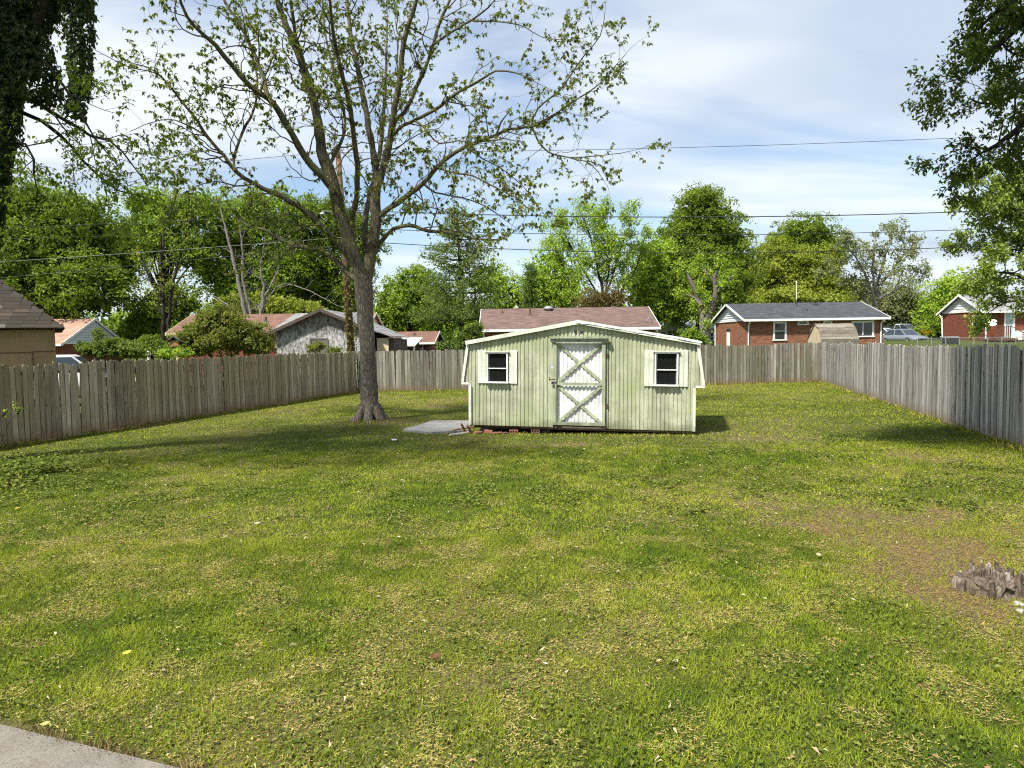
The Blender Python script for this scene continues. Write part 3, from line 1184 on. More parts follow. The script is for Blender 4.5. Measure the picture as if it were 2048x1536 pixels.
# latch, padlock, hinge marks, sticker
MB().bar((1.865, -0.12, 1.235), (2.005, -0.12, 1.235), 0.022, 0.016, FY).bar((1.885, -0.13, 1.20), (1.885, -0.13, 1.29), 0.018, 0.014, FY).build('latch', M['rust'], door)
MB().cbox(1.92, 1.965, -0.135, -0.112, 1.13, 1.19, 0.005).tube([(1.93, -0.122, 1.19), (1.93, -0.122, 1.225), (1.955, -0.122, 1.225), (1.955, -0.122, 1.19)], 0.005, 6).build('padlock', M['dark_metal'], door)
for z in (0.62, 1.72):
    MB().cbox(3.10, 3.155, -0.04, -0.024, z, z + 0.09, 0.004).build('hinge', M['rust'], shed)
MB().lathe([(0.0, 0.0), (0.026, 0.0), (0.026, 0.004), (0.0, 0.004)], (0, 0, 0), 14).build('sticker', plain('pale_blue_sticker', (0.45, 0.62, 0.72), 0.5, 0.1), shed)
stk = [o for o in shed.children if o.name.startswith('sticker')][0]
stk.rotation_euler = (R(90), 0, 0)
stk.location = (1.915, -0.0235, 1.495)
# three soot-dark vent spots under the peak
for k, (x, z) in enumerate(((2.43, 2.27), (2.50, 2.275), (2.57, 2.268))):
    MB().lathe([(0.0, 0.0), (0.034 - 0.005 * (k == 1), 0.0), (0.034 - 0.005 * (k == 1), 0.006), (0.0, 0.006)], (0, 0, 0), 10).build('vent_hole', M['dark_metal'] if k != 1 else M['shed_board'], shed)
    vh = shed.children[-1]
    vh = [o for o in shed.children if o.name.startswith('vent_hole')][-1]
    vh.rotation_euler = (R(90), 0, 0)
    vh.location = (x, -0.0005, z)


def shed_window(x0, x1, z0, z1, sh):
    fw = 0.028
    mb = MB()
    for a, b in (((x0, z0), (x0, z1)), ((x1, z0), (x1, z1))):
        mb.bar((a[0], -0.02, a[1]), (b[0], -0.02, b[1]), fw, 0.07, FY)
    mb.bar((x0 - fw / 2, -0.0205, z1), (x1 + fw / 2, -0.0205, z1), fw, 0.074, FY)
    w = mb.build('window', M['white_clean'], shed)
    MB().bar((x0 - 0.035, -0.03, z0), (x1 + 0.035, -0.03, z0), 0.03, 0.12, FY).build('sill', M['white_clean'], w)
    MB().bar((x0 - 0.05, -0.03, z1 + 0.027), (x1 + 0.05, -0.03, z1 + 0.027), 0.022, 0.10, FY).build('head_cap', M['shed_trim'], w)
    zm = (z0 + z1) / 2 - 0.015
    MB().bar((x0 + fw / 2, -0.012, zm), (x1 - fw / 2, -0.012, zm), 0.02, 0.03, FY).build('sash_bar', M['white_clean'], w)
    for a, b, yy in ((z0 + 0.016, zm - 0.014, 0.006), (zm + 0.014, z1 - 0.016, -0.002)):
        mb = MB()
        for u0, u1 in (((x0 + 0.028, a), (x0 + 0.028, b)), ((x1 - 0.028, a), (x1 - 0.028, b))):
            mb.bar((u0[0], yy, u0[1]), (u1[0], yy, u1[1]), 0.012, 0.014, FY)
        mb.build('sash', plain('grey_aluminium_sash', (0.55, 0.56, 0.57), 0.4, 0.1, metal=0.3) if 'sash' not in M else M['sash'], w)
        MB().box(x0 + 0.03, x1 - 0.03, yy + 0.002, yy + 0.006, a, b).build('pane', M['glass'], w)
    for s0, s1 in sh:
        k = MB().cbox(s0, s1, -0.022, -0.001, z0 - 0.022, z1 + 0.06, 0.004).build('shutter', M['shed_shutter'], shed)
        mb = MB()
        q = (s1 - s0) / 2
        mb.box(s0 + q - 0.004, s0 + q + 0.004, -0.0245, -0.0225, z0 - 0.01, z1 + 0.05)
        mb.build('batten_joint', M['shed_board'], k)
    return w


M['sash'] = plain('grey_aluminium_sash_frame', (0.55, 0.56, 0.57), 0.4, 0.1, metal=0.3)
shed_window(0.428, 0.896, 1.148, 1.81, ((0.20, 0.39), (0.935, 1.115)))
shed_window(4.156, 4.618, 1.135, 1.825, ((3.92, 4.118), (4.655, 4.83)))
# something pale stored behind the second window
mb = MB()
for i in range(5):
    mb.cbox(4.05 + 0.03 * i, 4.75 - 0.02 * i, 0.35, 0.75, 1.05 + 0.085 * i, 1.13 + 0.085 * i, 0.02)
mb.build('stored_sacks', plain('grey_stored_cloth', (0.2, 0.2, 0.2), 0.9, 0.3, 5), shed)

# skids, sill beam and support blocks under the floor
M['skid'] = wood_mat('grey_skid_timber', (0.07, 0.06, 0.05), (0.16, 0.14, 0.11))
MB().box(1.2, SHED_W - 0.05, 0.06, 0.098, 0.115, 0.163).build('sill_beam', M['skid'], shed)
MB().box(0.06, 1.19, 0.16, 0.198, 0.12, 0.163).build('sill_beam', M['skid'], shed)
for y in (0.35, 1.5, 2.7):
    MB().box(0.05, SHED_W - 0.05, y, y + 0.09, 0.06, 0.149).build('skid', M['skid'], shed)
for x in (0.15, 1.6, 3.1, 4.7):
    for y in (0.3, 2.65):
        MB().cbox(x, x + 0.2, y, y + 0.2, -0.12, 0.059, 0.01).build('support_block', M['concrete'], shed)

# ================================================================== trees
def bark_mat(name, lo, hi, moss=None, moss_amt=0.4, scale=1.0):
    t = NT(name)
    v = t.coord((1, 1, 1), 'World')
    mp = t.n('ShaderNodeMapping')
    mp.inputs['Scale'].default_value = (16 * scale, 16 * scale, 4.5 * scale)
    t.t.links.new(v, mp.inputs['Vector'])
    ridge = t.voronoi(mp.outputs[0], 1.0, 'DISTANCE_TO_EDGE')
    n = t.noise(mp.outputs[0], 2.0, 8, 0.7, 0.6)
    n2 = t.noise(v, 1.4, 4)
    h = t.math('ADD', t.math('MULTIPLY', ridge, 0.8), n)
    c = t.ramp(h, [(0.38, tuple(x * 0.35 for x in lo)), (0.62, lo), (0.95, hi)])
    c = t.mix(t.ramp(n2, [(0.4, 0.0), (0.7, 0.4)]), c, tuple(x * 0.55 for x in lo))
    if moss:
        c = t.mix(t.ramp(t.noise(v, 2.6, 5, 0.6), [(0.45, 0.0), (0.7, moss_amt)]), c, moss)
    t.bump(h, 0.9, 0.03)
    return t.fin(c, 0.95, 0.1)


M['bark'] = bark_mat('grey_brown_bark', (0.15, 0.125, 0.10), (0.35, 0.305, 0.25), (0.14, 0.125, 0.075), 0.35)
M['bark_limb'] = bark_mat('limb_bark_greenish', (0.10, 0.087, 0.06), (0.235, 0.205, 0.14), (0.17, 0.175, 0.06), 0.5)
M['bark_dark'] = bark_mat('dark_bark', (0.045, 0.036, 0.028), (0.10, 0.085, 0.065))
M['bark_pale'] = bark_mat('bleached_dead_wood', (0.22, 0.20, 0.18), (0.42, 0.40, 0.37))
M['bark_grey'] = bark_mat('grey_knobbly_bark', (0.16, 0.14, 0.12), (0.30, 0.27, 0.24))
M['bark_red'] = bark_mat('reddish_shrub_stems', (0.12, 0.06, 0.03), (0.22, 0.12, 0.06))


def V3(p):
    return np.array([p[0], p[1], p[2]], float)


def smooth_line(pts, rads, step=0.22, jitter=0.0, r=None):
    """Catmull-Rom resampling of a limb"""
    pts = np.asarray(pts, float)
    rads = np.asarray(rads, float)
    ext = np.vstack([2 * pts[0] - pts[1], pts, 2 * pts[-1] - pts[-2]])
    out, ro = [], []
    for i in range(len(pts) - 1):
        p0, p1, p2, p3 = ext[i:i + 4]
        n = max(2, int(np.linalg.norm(p2 - p1) / step))
        for k in range(n):
            s = k / n
            q = 0.5 * ((2 * p1) + (-p0 + p2) * s + (2 * p0 - 5 * p1 + 4 * p2 - p3) * s * s + (-p0 + 3 * p1 - 3 * p2 + p3) * s ** 3)
            out.append(q)
            ro.append(rads[i] * (1 - s) + rads[i + 1] * s)
    out.append(pts[-1])
    ro.append(rads[-1])
    out = np.array(out)
    ro = np.array(ro)
    if jitter and r is not None:
        out[1:-1] += r.normal(0, jitter, (len(out) - 2, 3)) * np.minimum(1, 6 * ro[1:-1, None] + 0.3)
        ro[1:] *= 1 + r.normal(0, 0.05, len(ro) - 1)
    return out, ro


def rand_perp(d, r):
    v = r.normal(size=3)
    v -= d * v.dot(d)
    return v / (np.linalg.norm(v) + 1e-9)


def grow(polys, nodes, p, d, L, rad, level, r, up=0.06, wander=0.22, nch=(4, 6), ang=(0.6, 1.1), shrink=(0.4, 0.62), nodes_per=3, node_from=0.35):
    """recursive branchlet; polys gets (points, radii, level), nodes gets leaf positions and directions"""
    segs = max(3, min(8, int(L / 0.16)))
    pts = [p]
    for i in range(segs):
        d = d + wander * r.normal(size=3) * 0.7 + np.array([0, 0, up])
        d = d / np.linalg.norm(d)
        p = p + d * (L / segs)
        pts.append(p)
    pts = np.array(pts)
    rr_ = np.linspace(rad, max(rad * 0.35, 0.0025), len(pts))
    polys.append((pts, rr_, level))
    if level > 0:
        for k in range(r.integers(nch[0], nch[1] + 1)):
            f = 0.22 + 0.78 * r.random()
            i = min(int(f * segs), segs - 1)
            dd = pts[i + 1] - pts[i]
            dd /= np.linalg.norm(dd)
            a = r.uniform(*ang)
            cd = dd * math.cos(a) + rand_perp(dd, r) * math.sin(a)
            grow(polys, nodes, pts[i + 1], cd, L * r.uniform(*shrink), rr_[i + 1] * 0.62, level - 1, r, up, wander, nch, ang, shrink, nodes_per, node_from)
    else:
        for k in range(nodes_per):
            f = node_from + (1 - node_from) * (k + r.random() * 0.6) / nodes_per
            i = min(int(f * segs), segs - 1)
            nodes.append((pts[i] + (pts[i + 1] - pts[i]) * ((f * segs) % 1), (pts[i + 1] - pts[i])))
    nodes.append((pts[-1], pts[-1] - pts[-2]))


def polys_mesh(name, polys, rough=0.0, r=None):
    """thick members get more sides than twigs"""
    Vs, Fs, base = [], [], 0
    groups = {}
    for pts, rad in polys:
        m = float(np.max(rad))
        k = 16 if m > 0.16 else 9 if m > 0.06 else 5 if m > 0.015 else 3
        groups.setdefault(k, []).append((pts, rad))
    for k, ps in groups.items():
        v, f = tube_arrays(ps, k)
        if rough and k >= 9:
            v = v + r.normal(0, rough * (1.0 if k == 16 else 0.5), v.shape)
        Vs.append(v)
        Fs.append(f + base)
        base += len(v)
    return np_mesh(name, np.concatenate(Vs), np.concatenate(Fs), smooth=True)


def leaf_cluster(nodes, r, per=(5, 8), L=(0.07, 0.11), ratio=0.5, droop=0.7, spread=1.0, along=0.5, off=0.0):
    pos = np.array([n[0] for n in nodes])
    dr = np.array([n[1] for n in nodes])
    dr = dr / (np.linalg.norm(dr, axis=1, keepdims=True) + 1e-9)
    cnt = r.integers(per[0], per[1] + 1, len(pos))
    pos = np.repeat(pos, cnt, 0)
    dr = np.repeat(dr, cnt, 0)
    tone = np.repeat(r.random(len(cnt)), cnt)
    n = len(pos)
    ax = unit_rand(r, n) * spread + dr * along + np.array([0, 0, -droop])
    nn = unit_rand(r, n) * 0.7 + np.array([0, 0, 1.0])
    ll = r.uniform(L[0], L[1], n)
    if off:
        pos = pos + r.normal(0, off, (n, 3))
    v, f = leaf_faces(pos, ax, nn, ll, ll * ratio * r.uniform(0.8, 1.2, n), 0.15, 0.18)
    rv = np.clip(0.65 * tone + 0.35 * r.random(n), 0, 1)
    return v, f, np.repeat(rv, 4)


def thing_tree(name, label, base, group=None, cat='tree'):
    return empty(name, base, 0, label, cat, group)


def child_mesh(name, me, mat, root):
    """mesh given in world coordinates, parented to a root that is only translated"""
    me.transform(Matrix.Translation(-root.location))
    return link(name, me, mat, root)


# ------------------------------------------------------------------ the big yard tree
M['leaf_yard'] = leaf_mat('young_yard_tree_leaves', [(0.0, (0.06, 0.074, 0.014)), (0.45, (0.14, 0.17, 0.03)), (0.8, (0.26, 0.285, 0.05)), (1.0, (0.35, 0.35, 0.075))], 0.5)
TY = 19.35
tr_r = np.random.default_rng(77)
yard_tree = thing_tree('shade_tree', 'tall spreading tree with forked trunk and sparse young leaves standing left of the green shed', (P(740, 842, TY).x, TY, ground_z(-3.9, TY)))
PXM = FPX / TY                                     # pixels per metre at the tree


def limb(px, w, dy=0.0, dpow=1.0, r=None, start=None, jitter=0.012):
    """limb from picture positions; dy = how far its tip stands behind (+) or before (-) the trunk"""
    n = len(px)
    seg = [0.0]
    for a, b in zip(px[:-1], px[1:]):
        seg.append(seg[-1] + math.hypot(b[0] - a[0], b[1] - a[1]))
    d0, d1 = dy if isinstance(dy, tuple) else (0.0, dy)
    pts = [V3(P(u, v, TY + d0 + (d1 - d0) * (s / seg[-1]) ** dpow)) for (u, v), s in zip(px, seg)]
    ws = np.interp(np.array(seg) / seg[-1], np.linspace(0, 1, len(w)), w) / PXM / 2 * 0.87
    return smooth_line(pts, ws, 0.2, jitter, tr_r)


LIMBS = []
trunk = limb([(740, 856), (740, 838), (739, 815), (738, 770), (735, 700), (730, 620), (727, 575), (726, 548)], [48, 43, 38, 35, 34, 36, 40, 42], 0.0, jitter=0.004)
LIMBS.append((limb([(727, 572), (715, 525), (704, 500), (690, 455), (679, 417), (667, 375), (656, 337), (644, 300), (629, 208), (600, 117), (575, 54), (554, 0), (535, -90), (522, -190)], [34, 30, 28, 26, 20, 17, 14, 12, 8, 4], -0.7), 1))
LIMBS.append((limb([(608, 140), (600, 100), (594, 83), (581, 0), (575, -110)], [9, 8, 6, 3], (-0.5, -1.5)), 1))
LIMBS.append((limb([(668, 385), (656, 366), (637, 346), (609, 312), (585, 270), (562, 230), (539, 199), (500, 172), (465, 133), (430, 90), (390, 55), (363, 8), (350, -60)], [17, 15, 13, 11, 9, 6, 3], (-0.4, -2.6)), 1))
LIMBS.append((limb([(545, 208), (535, 185), (527, 156), (504, 98), (476, 43), (449, 0), (430, -80)], [9, 8, 6, 3], (-1.5, -0.6)), 1))
LIMBS.append((limb([(703, 520), (680, 492), (641, 449), (609, 422), (566, 395), (508, 367), (473, 344), (449, 312), (414, 273), (395, 242), (363, 203), (336, 168), (301, 137), (270, 128)], [16, 14, 12, 10, 8, 6, 4, 2], (0, -1.4)), 1))
LIMBS.append((limb([(470, 342), (467, 318), (484, 266), (508, 219), (514, 156), (500, 90), (490, 30)], [6, 6, 5, 4, 2], (-1.0, 0.4)), 1))
LIMBS.append((limb([(363, 203), (320, 150), (262, 136), (225, 118), (190, 100)], [4, 3, 2, 1.5], (-1.2, -2.0)), 1))
LIMBS.append((limb([(414, 273), (375, 250), (336, 238), (300, 246), (262, 262)], [4, 3, 2, 1.5], (-1.1, -0.3)), 1))
LIMBS.append((limb([(714, 560), (692, 542), (667, 517), (637, 500), (592, 492), (554, 475), (525, 458), (500, 454), (480, 440)], [15, 13, 12, 11, 9, 6, 3], (0, 1.8)), 1))
LIMBS.append((limb([(727, 575), (736, 535), (742, 508), (749, 470), (752, 430), (752, 396), (757, 358)], [34, 29, 26, 25, 24, 23, 21], 0.4), 0))
LIMBS.append((limb([(756, 366), (750, 325), (740, 271), (731, 217), (717, 146), (704, 83), (696, 21), (690, -40), (684, -150)], [17, 15, 13, 11, 9, 7, 4], (0.4, 2.2)), 1))
LIMBS.append((limb([(759, 366), (767, 330), (779, 283), (787, 229), (798, 167), (808, 83), (820, 40), (833, 0), (846, -110), (850, -200)], [17, 15, 13, 11, 9, 7, 4], (0.4, -0.6)), 1))
LIMBS.append((limb([(786, 250), (795, 238), (808, 225), (833, 175), (854, 125), (867, 83), (883, 33), (900, 0), (925, -80)], [10, 10, 9, 8, 6, 4], (0.2, 1.6)), 1))
LIMBS.append((limb([(866, 90), (892, 71), (925, 50), (954, 33), (987, 4), (1020, -40)], [7, 6, 4, 2], (0.8, 1.8)), 1))
LIMBS.append((limb([(945, 42), (1000, 44), (1050, 54), (1083, 75), (1130, 80)], [4, 3, 2, 1.5], (1.2, 0.6)), 1))
LIMBS.append((limb([(786, 270), (797, 257), (817, 246), (846, 233), (883, 212), (904, 192), (958, 162), (992, 142), (1033, 146), (1065, 160)], [8, 8, 7, 6, 4, 2], (0.1, -1.7)), 1))
LIMBS.append((limb([(830, 242), (845, 252), (858, 267), (879, 287), (917, 281), (950, 288)], [5, 4, 3, 2], (-0.3, -1.3)), 1))
LIMBS.append((limb([(752, 440), (767, 425), (808, 396), (846, 367), (875, 333), (900, 312), (946, 287), (992, 271), (1017, 258), (1062, 254), (1080, 248)], [13, 12, 11, 10, 8, 7, 5], (0.2, 1.0)), 1))
LIMBS.append((limb([(1070, 250), (1100, 234), (1146, 204), (1200, 167), (1228, 135), (1252, 108)], [5, 4, 3, 1.5], (0.9, 1.6)), 1))
LIMBS.append((limb([(1062, 254), (1075, 217), (1117, 183), (1158, 125), (1200, 71), (1210, 25)], [4, 4, 3, 1.5], (0.9, 0.2)), 1))
LIMBS.append((limb([(1064, 252), (1075, 279), (1096, 304), (1137, 315), (1183, 329), (1208, 362)], [5, 4, 3, 1.5], (0.9, 0.3)), 1))
LIMBS.append((limb([(1137, 315), (1170, 314), (1208, 310), (1240, 306), (1271, 300)], [3, 2.5, 2, 1], (0.6, 1.2)), 1))
LIMBS.append((limb([(992, 270), (1002, 245), (1014, 228), (1023, 214)], [5, 4, 3, 2], (0.8, 0.6)), 0))
LIMBS.append((limb([(752, 492), (765, 479), (787, 458), (817, 450), (858, 462), (908, 467), (958, 479), (1000, 479), (1022, 466)], [10, 9, 8, 7, 5, 2], (0, -1.8)), 1))
LIMBS.append((limb([(846, 367), (870, 385), (905, 392), (940, 400), (980, 418), (1010, 440)], [5, 4, 3, 2], (0.5, 2.2)), 1))
LIMBS.append((limb([(875, 335), (905, 345), (945, 352), (985, 372), (1025, 392), (1060, 420)], [5, 4, 3, 2], (0.4, -1.6)), 1))
LIMBS.append((limb([(930, 294), (965, 318), (1000, 335), (1045, 372), (1075, 410)], [4, 3, 2, 1.5], (0.7, 1.8)), 1))
LIMBS.append((limb([(800, 402), (825, 412), (862, 415), (900, 428), (935, 452)], [4, 3, 2.5, 1.5], (0.3, -2.0)), 1))
LIMBS.append((limb([(592, 492), (560, 515), (530, 522), (505, 540)], [4, 3, 2, 1.5], (1.0, 2.4)), 1))
LIMBS.append((limb([(641, 449), (605, 452), (575, 440), (545, 445)], [4, 3, 2, 1.5], (-0.3, -2.2)), 1))
LIMBS.append((limb([(508, 367), (470, 372), (432, 362), (395, 372), (360, 392)], [4, 3, 2, 1.5], (-0.8, -2.6)), 1))
LIMBS.append((limb([(449, 312), (410, 318), (370, 308), (330, 320)], [4, 3, 2, 1.5], (-0.9, 0.8)), 1))
# limbs that reach away from and towards the viewer
LIMBS.append((limb([(736, 520), (730, 470), (735, 410), (760, 300), (770, 180), (775, 40)], [16, 13, 11, 8, 4], (0.1, 4.8)), 1))
LIMBS.append((limb([(706, 498), (705, 440), (715, 360), (700, 220), (670, 90), (655, -60)], [14, 12, 10, 7, 3], (0.1, -4.0)), 1))
LIMBS.append((limb([(656, 340), (690, 250), (668, 150), (650, 60), (640, -60)], [8, 7, 5, 3], (-0.3, 3.0)), 1))

wood = [trunk]
# root flare
for k in range(7):
    a = 2 * PI * k / 7 + 0.3
    b0 = V3(yard_tree.location) + np.array([math.cos(a) * 0.2, math.sin(a) * 0.2, 0.42])
    b1 = V3(yard_tree.location) + np.array([math.cos(a) * 0.36, math.sin(a) * 0.36, 0.07])
    b2 = V3(yard_tree.location) + np.array([math.cos(a) * 0.62, math.sin(a) * 0.62, -0.07])
    wood.append(smooth_line([b0, b1, b2], [0.11, 0.13, 0.06], 0.08, 0.008, tr_r))
thick, twigs, nodes = [], [], []
for (pts, rad), leafy in LIMBS:
    (wood if rad.max() > 0.3 else thick).append((pts, rad))
    if not leafy:
        continue
    s = 0.0
    nxt = 0.35
    for i in range(1, len(pts)):
        s += np.linalg.norm(pts[i] - pts[i - 1])
        f = i / len(pts)
        if rad[i] > 0.115 or s < nxt:
            continue
        nxt = s + tr_r.uniform(0.10, 0.24)
        d = pts[i] - pts[i - 1]
        d /= np.linalg.norm(d)
        a = tr_r.uniform(0.6, 1.25)
        cd = d * math.cos(a) + rand_perp(d, tr_r) * math.sin(a) + np.array([0, 0, 0.1])
        pl, nd = [], []
        if tr_r.random() < 0.35:
            grow(pl, nd, pts[i], cd, tr_r.uniform(0.25, 0.6), 0.006, 0, tr_r, 0.02, 0.25, nodes_per=2)
        else:
            grow(pl, nd, pts[i], cd, tr_r.uniform(0.7, 1.9) * (1.0 - 0.3 * f), min(0.022, rad[i] * 0.45), 1, tr_r, 0.02, 0.42, (3, 6), nodes_per=2)
        twigs += [(p_, r_) for p_, r_, l_ in pl]
        nodes += nd
    # the limb's own end goes on as a fine spray
    d = pts[-1] - pts[-2]
    d /= np.linalg.norm(d)
    pl, nd = [], []
    grow(pl, nd, pts[-1], d, 0.8, max(rad[-1] * 0.8, 0.006), 1, tr_r, 0.03, 0.2, (3, 4), nodes_per=2)
    twigs += [(p_, r_) for p_, r_, l_ in pl]
    nodes += nd
child_mesh('trunk', polys_mesh('trunk', wood, 0.006, tr_r), M['bark'], yard_tree)
child_mesh('limbs', polys_mesh('limbs', thick, 0.003, tr_r), M['bark_limb'], yard_tree)
tag(child_mesh('twigs', polys_mesh('twigs', twigs), M['bark_limb'], yard_tree), kind='stuff')
keep = tr_r.random(len(nodes)) < 0.9
nodes = [n for n, k in zip(nodes, keep) if k]
v, f, rv = leaf_cluster(nodes, tr_r, (3, 7), (0.075, 0.14), 0.5, 0.75)
# tufts straight on the bark
tn = []
for (pts, rad), leafy in LIMBS:
    for i in range(2, len(pts)):
        if leafy and tr_r.random() < 0.42 and rad[i] < 0.13:
            o = rand_perp((pts[i] - pts[i - 1]) / np.linalg.norm(pts[i] - pts[i - 1]), tr_r)
            tn.append((pts[i] + o * (rad[i] + 0.05), o))
v2, f2, rv2 = leaf_cluster(tn, tr_r, (4, 8), (0.06, 0.12), 0.55, 0.4, off=0.06)
rv2 = np.clip(rv2 + 0.2, 0, 1)
child_mesh('crown', np_mesh('crown', np.concatenate([v, v2]), np.concatenate([f, f2 + len(v)]), np.concatenate([rv, rv2])), M['leaf_yard'], yard_tree)


# ------------------------------------------------------------------ background trees: lobed crowns of small leaf faces
GREEN_RAMPS = {
    'dark': [(0.0, (0.083, 0.132, 0.014)), (0.5, (0.182, 0.264, 0.024)), (1.0, (0.335, 0.430, 0.043))],
    'mid': [(0.0, (0.135, 0.218, 0.023)), (0.5, (0.257, 0.379, 0.035)), (1.0, (0.404, 0.532, 0.066))],
    'light': [(0.0, (0.217, 0.337, 0.033)), (0.5, (0.378, 0.532, 0.052)), (1.0, (0.565, 0.716, 0.099))],
    'yellow': [(0.0, (0.177, 0.219, 0.024)), (0.5, (0.306, 0.353, 0.037)), (1.0, (0.445, 0.478, 0.079))],
    'grey': [(0.0, (0.166, 0.192, 0.077)), (0.5, (0.284, 0.302, 0.129)), (1.0, (0.431, 0.430, 0.206))],
    'pine': [(0.0, (0.076, 0.124, 0.029)), (0.5, (0.149, 0.218, 0.048)), (1.0, (0.257, 0.337, 0.082))],
    'rust': [(0.0, (0.10, 0.06, 0.02)), (0.5, (0.18, 0.11, 0.035)), (1.0, (0.22, 0.17, 0.05))],
    'bush': [(0.0, (0.12, 0.145, 0.024)), (0.55, (0.22, 0.24, 0.042)), (0.9, (0.33, 0.32, 0.07)), (1.0, (0.36, 0.23, 0.08))],
    'lime': [(0.0, (0.085, 0.13, 0.02)), (0.5, (0.165, 0.225, 0.035)), (1.0, (0.26, 0.31, 0.07))],
    'spring': [(0.0, (0.17, 0.24, 0.04)), (0.5, (0.29, 0.37, 0.065)), (1.0, (0.42, 0.49, 0.12))],
    'ivy': [(0.0, (0.014, 0.022, 0.008)), (0.5, (0.03, 0.045, 0.012)), (1.0, (0.075, 0.10, 0.025))],
    'oak': [(0.0, (0.035, 0.055, 0.011)), (0.5, (0.068, 0.098, 0.018)), (1.0, (0.135, 0.169, 0.033))],
    'forsythia': [(0.0, (0.15, 0.15, 0.02)), (0.6, (0.35, 0.28, 0.02)), (1.0, (0.5, 0.4, 0.03))],
}
for k, s in GREEN_RAMPS.items():
    M['leaf_' + k] = leaf_mat('leaves_' + k, s, 0.48)


def lobed_crown(lobes, r, leaf, density, clump, flat=0.65, hollow=0.5, droop=0.25):
    """lobes = (centre, radii). Leaves cover rounded tufts that stand on the lobes; coarser leaves fill the inside"""
    Vp, Dp, Tp, Lp = [], [], [], []
    per = 34
    for c, rad in lobes:
        c, rad = np.array(c, float), np.array(rad, float)
        area = 4 * PI * ((rad[0] * rad[1]) ** 1.6 / 3 + (rad[0] * rad[2]) ** 1.6 / 3 + (rad[1] * rad[2]) ** 1.6 / 3) ** (1 / 1.6)
        nl = int(area * density * 1.15 / (leaf * leaf * 0.5))
        nc = max(8, nl // per)
        d = unit_rand(r, nc)
        rf = (1 - hollow * r.random(nc) ** 1.7) * np.where(r.random(nc) < 0.10, 1.0 + 0.2 * r.random(nc), 1.0)
        bump = 1 + 0.36 * (VN1.fbm(d[:, 0] * 2.3 + c[0] + 40, d[:, 2] * 2.3 + d[:, 1] * 1.7 + 40, 3) - 0.5) * 2
        cc = c + d * rad * (rf * bump)[:, None]
        # a tuft: leaves on a dome that faces out and up
        o = unit_rand(r, nc * per).reshape(nc, per, 3)
        face = d[:, None, :] * 0.7 + np.array([0, 0, 0.7])
        o = np.where((o * face).sum(-1, keepdims=True) < 0, -o, o)
        sz = clump * (0.5 + 1.1 * r.random(nc))[:, None, None] * (0.75 + 0.35 * r.random((nc, per, 1)))
        pos = cc[:, None, :] + o * sz * np.array([1.25, 1.25, 1.25 * flat + 0.1])
        tone = r.random(nc)[:, None] * 0.55 + r.random((nc, per)) * 0.45
        Vp.append(pos.reshape(-1, 3))
        Dp.append((o * 0.8 + d[:, None, :] * 0.3).reshape(-1, 3))
        Tp.append(tone.ravel())
        Lp.append(np.full(nc * per, leaf))
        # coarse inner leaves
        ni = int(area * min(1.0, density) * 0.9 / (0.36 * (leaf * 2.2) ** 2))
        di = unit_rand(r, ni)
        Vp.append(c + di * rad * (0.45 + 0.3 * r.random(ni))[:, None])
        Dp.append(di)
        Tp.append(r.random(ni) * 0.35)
        Lp.append(np.full(ni, leaf * 2.2))
    pos, d, tone, ll = np.concatenate(Vp), np.concatenate(Dp), np.concatenate(Tp), np.concatenate(Lp)
    n = len(pos)
    ax = unit_rand(r, n) + d * 0.25 + np.array([0, 0, -droop])
    nn = unit_rand(r, n) * 0.6 + d * 0.75 + np.array([0, 0, 0.35])
    ll = ll * r.uniform(0.7, 1.4, n)
    v, f = leaf_faces(pos, ax, nn, ll, ll * r.uniform(0.5, 0.8, n), 0.14, 0.15)
    return v, f, np.repeat(tone, 4)


def bg_tree(name, label, lobes_px, y, leaf_key, base_px, seed, trunk_w=0.4, leaf=0.23, density=0.9, clump=0.5, bark='bark_dark', hollow=0.5, group=None, cat='tree', depth=0.9, flat=0.65, stems=1):
    """lobes_px = (u, v, half width px, half height px[, depth shift m])"""
    r = np.random.default_rng(seed)
    s = FPX / y
    bp = P(base_px, 690, y)
    base = Vector((bp.x, y, ground_z(bp.x, y)))
    root = thing_tree(name, label, base, group, cat)
    lobes = []
    for L in lobes_px:
        dy = L[4] if len(L) > 4 else 0.0
        c = P(L[0], L[1], y + dy)
        k = (y + dy) / FPX
        lobes.append((V3(c), (L[2] * k, max(L[2] * k * depth, 0.4), L[3] * k)))
    v, f, rv = lobed_crown(lobes, r, leaf, density, clump, flat, hollow)
    child_mesh('crown', np_mesh('crown', v, f, rv), M['leaf_' + leaf_key], root)
    b0 = V3(base) - np.array([0, 0, 0.2])
    top = max(lobes, key=lambda q: q[0][2])[0]
    polys = []
    cmid = np.mean([l[0] for l in lobes], 0)
    if stems == 1:
        fork = b0 + (cmid - b0) * 0.45
        polys.append(smooth_line([b0, b0 + (fork - b0) * 0.5 + r.normal(0, 0.1, 3), fork, fork + (top - fork) * 0.6], [trunk_w * 0.55, trunk_w * 0.45, trunk_w * 0.36, trunk_w * 0.1], 0.5, 0.03, r))
        starts = [fork] * len(lobes)
    else:
        starts = [b0 + np.array([r.normal(0, 0.15), r.normal(0, 0.15), 0.1]) for _ in lobes]
    for (c, rad), st in zip(lobes, starts):
        for q in range(3):
            tip = c + unit_rand(r, 1)[0] * np.array(rad) * 0.75
            mid = st + (tip - st) * 0.5 + np.array([0, 0, 0.12 * np.linalg.norm(tip - st)]) + r.normal(0, 0.15, 3)
            polys.append(smooth_line([st, mid, tip], [trunk_w * 0.2, trunk_w * 0.12, trunk_w * 0.03], 0.5, 0.03, r))
    child_mesh('trunk', polys_mesh('trunk', polys), M[bark], root)
    return root


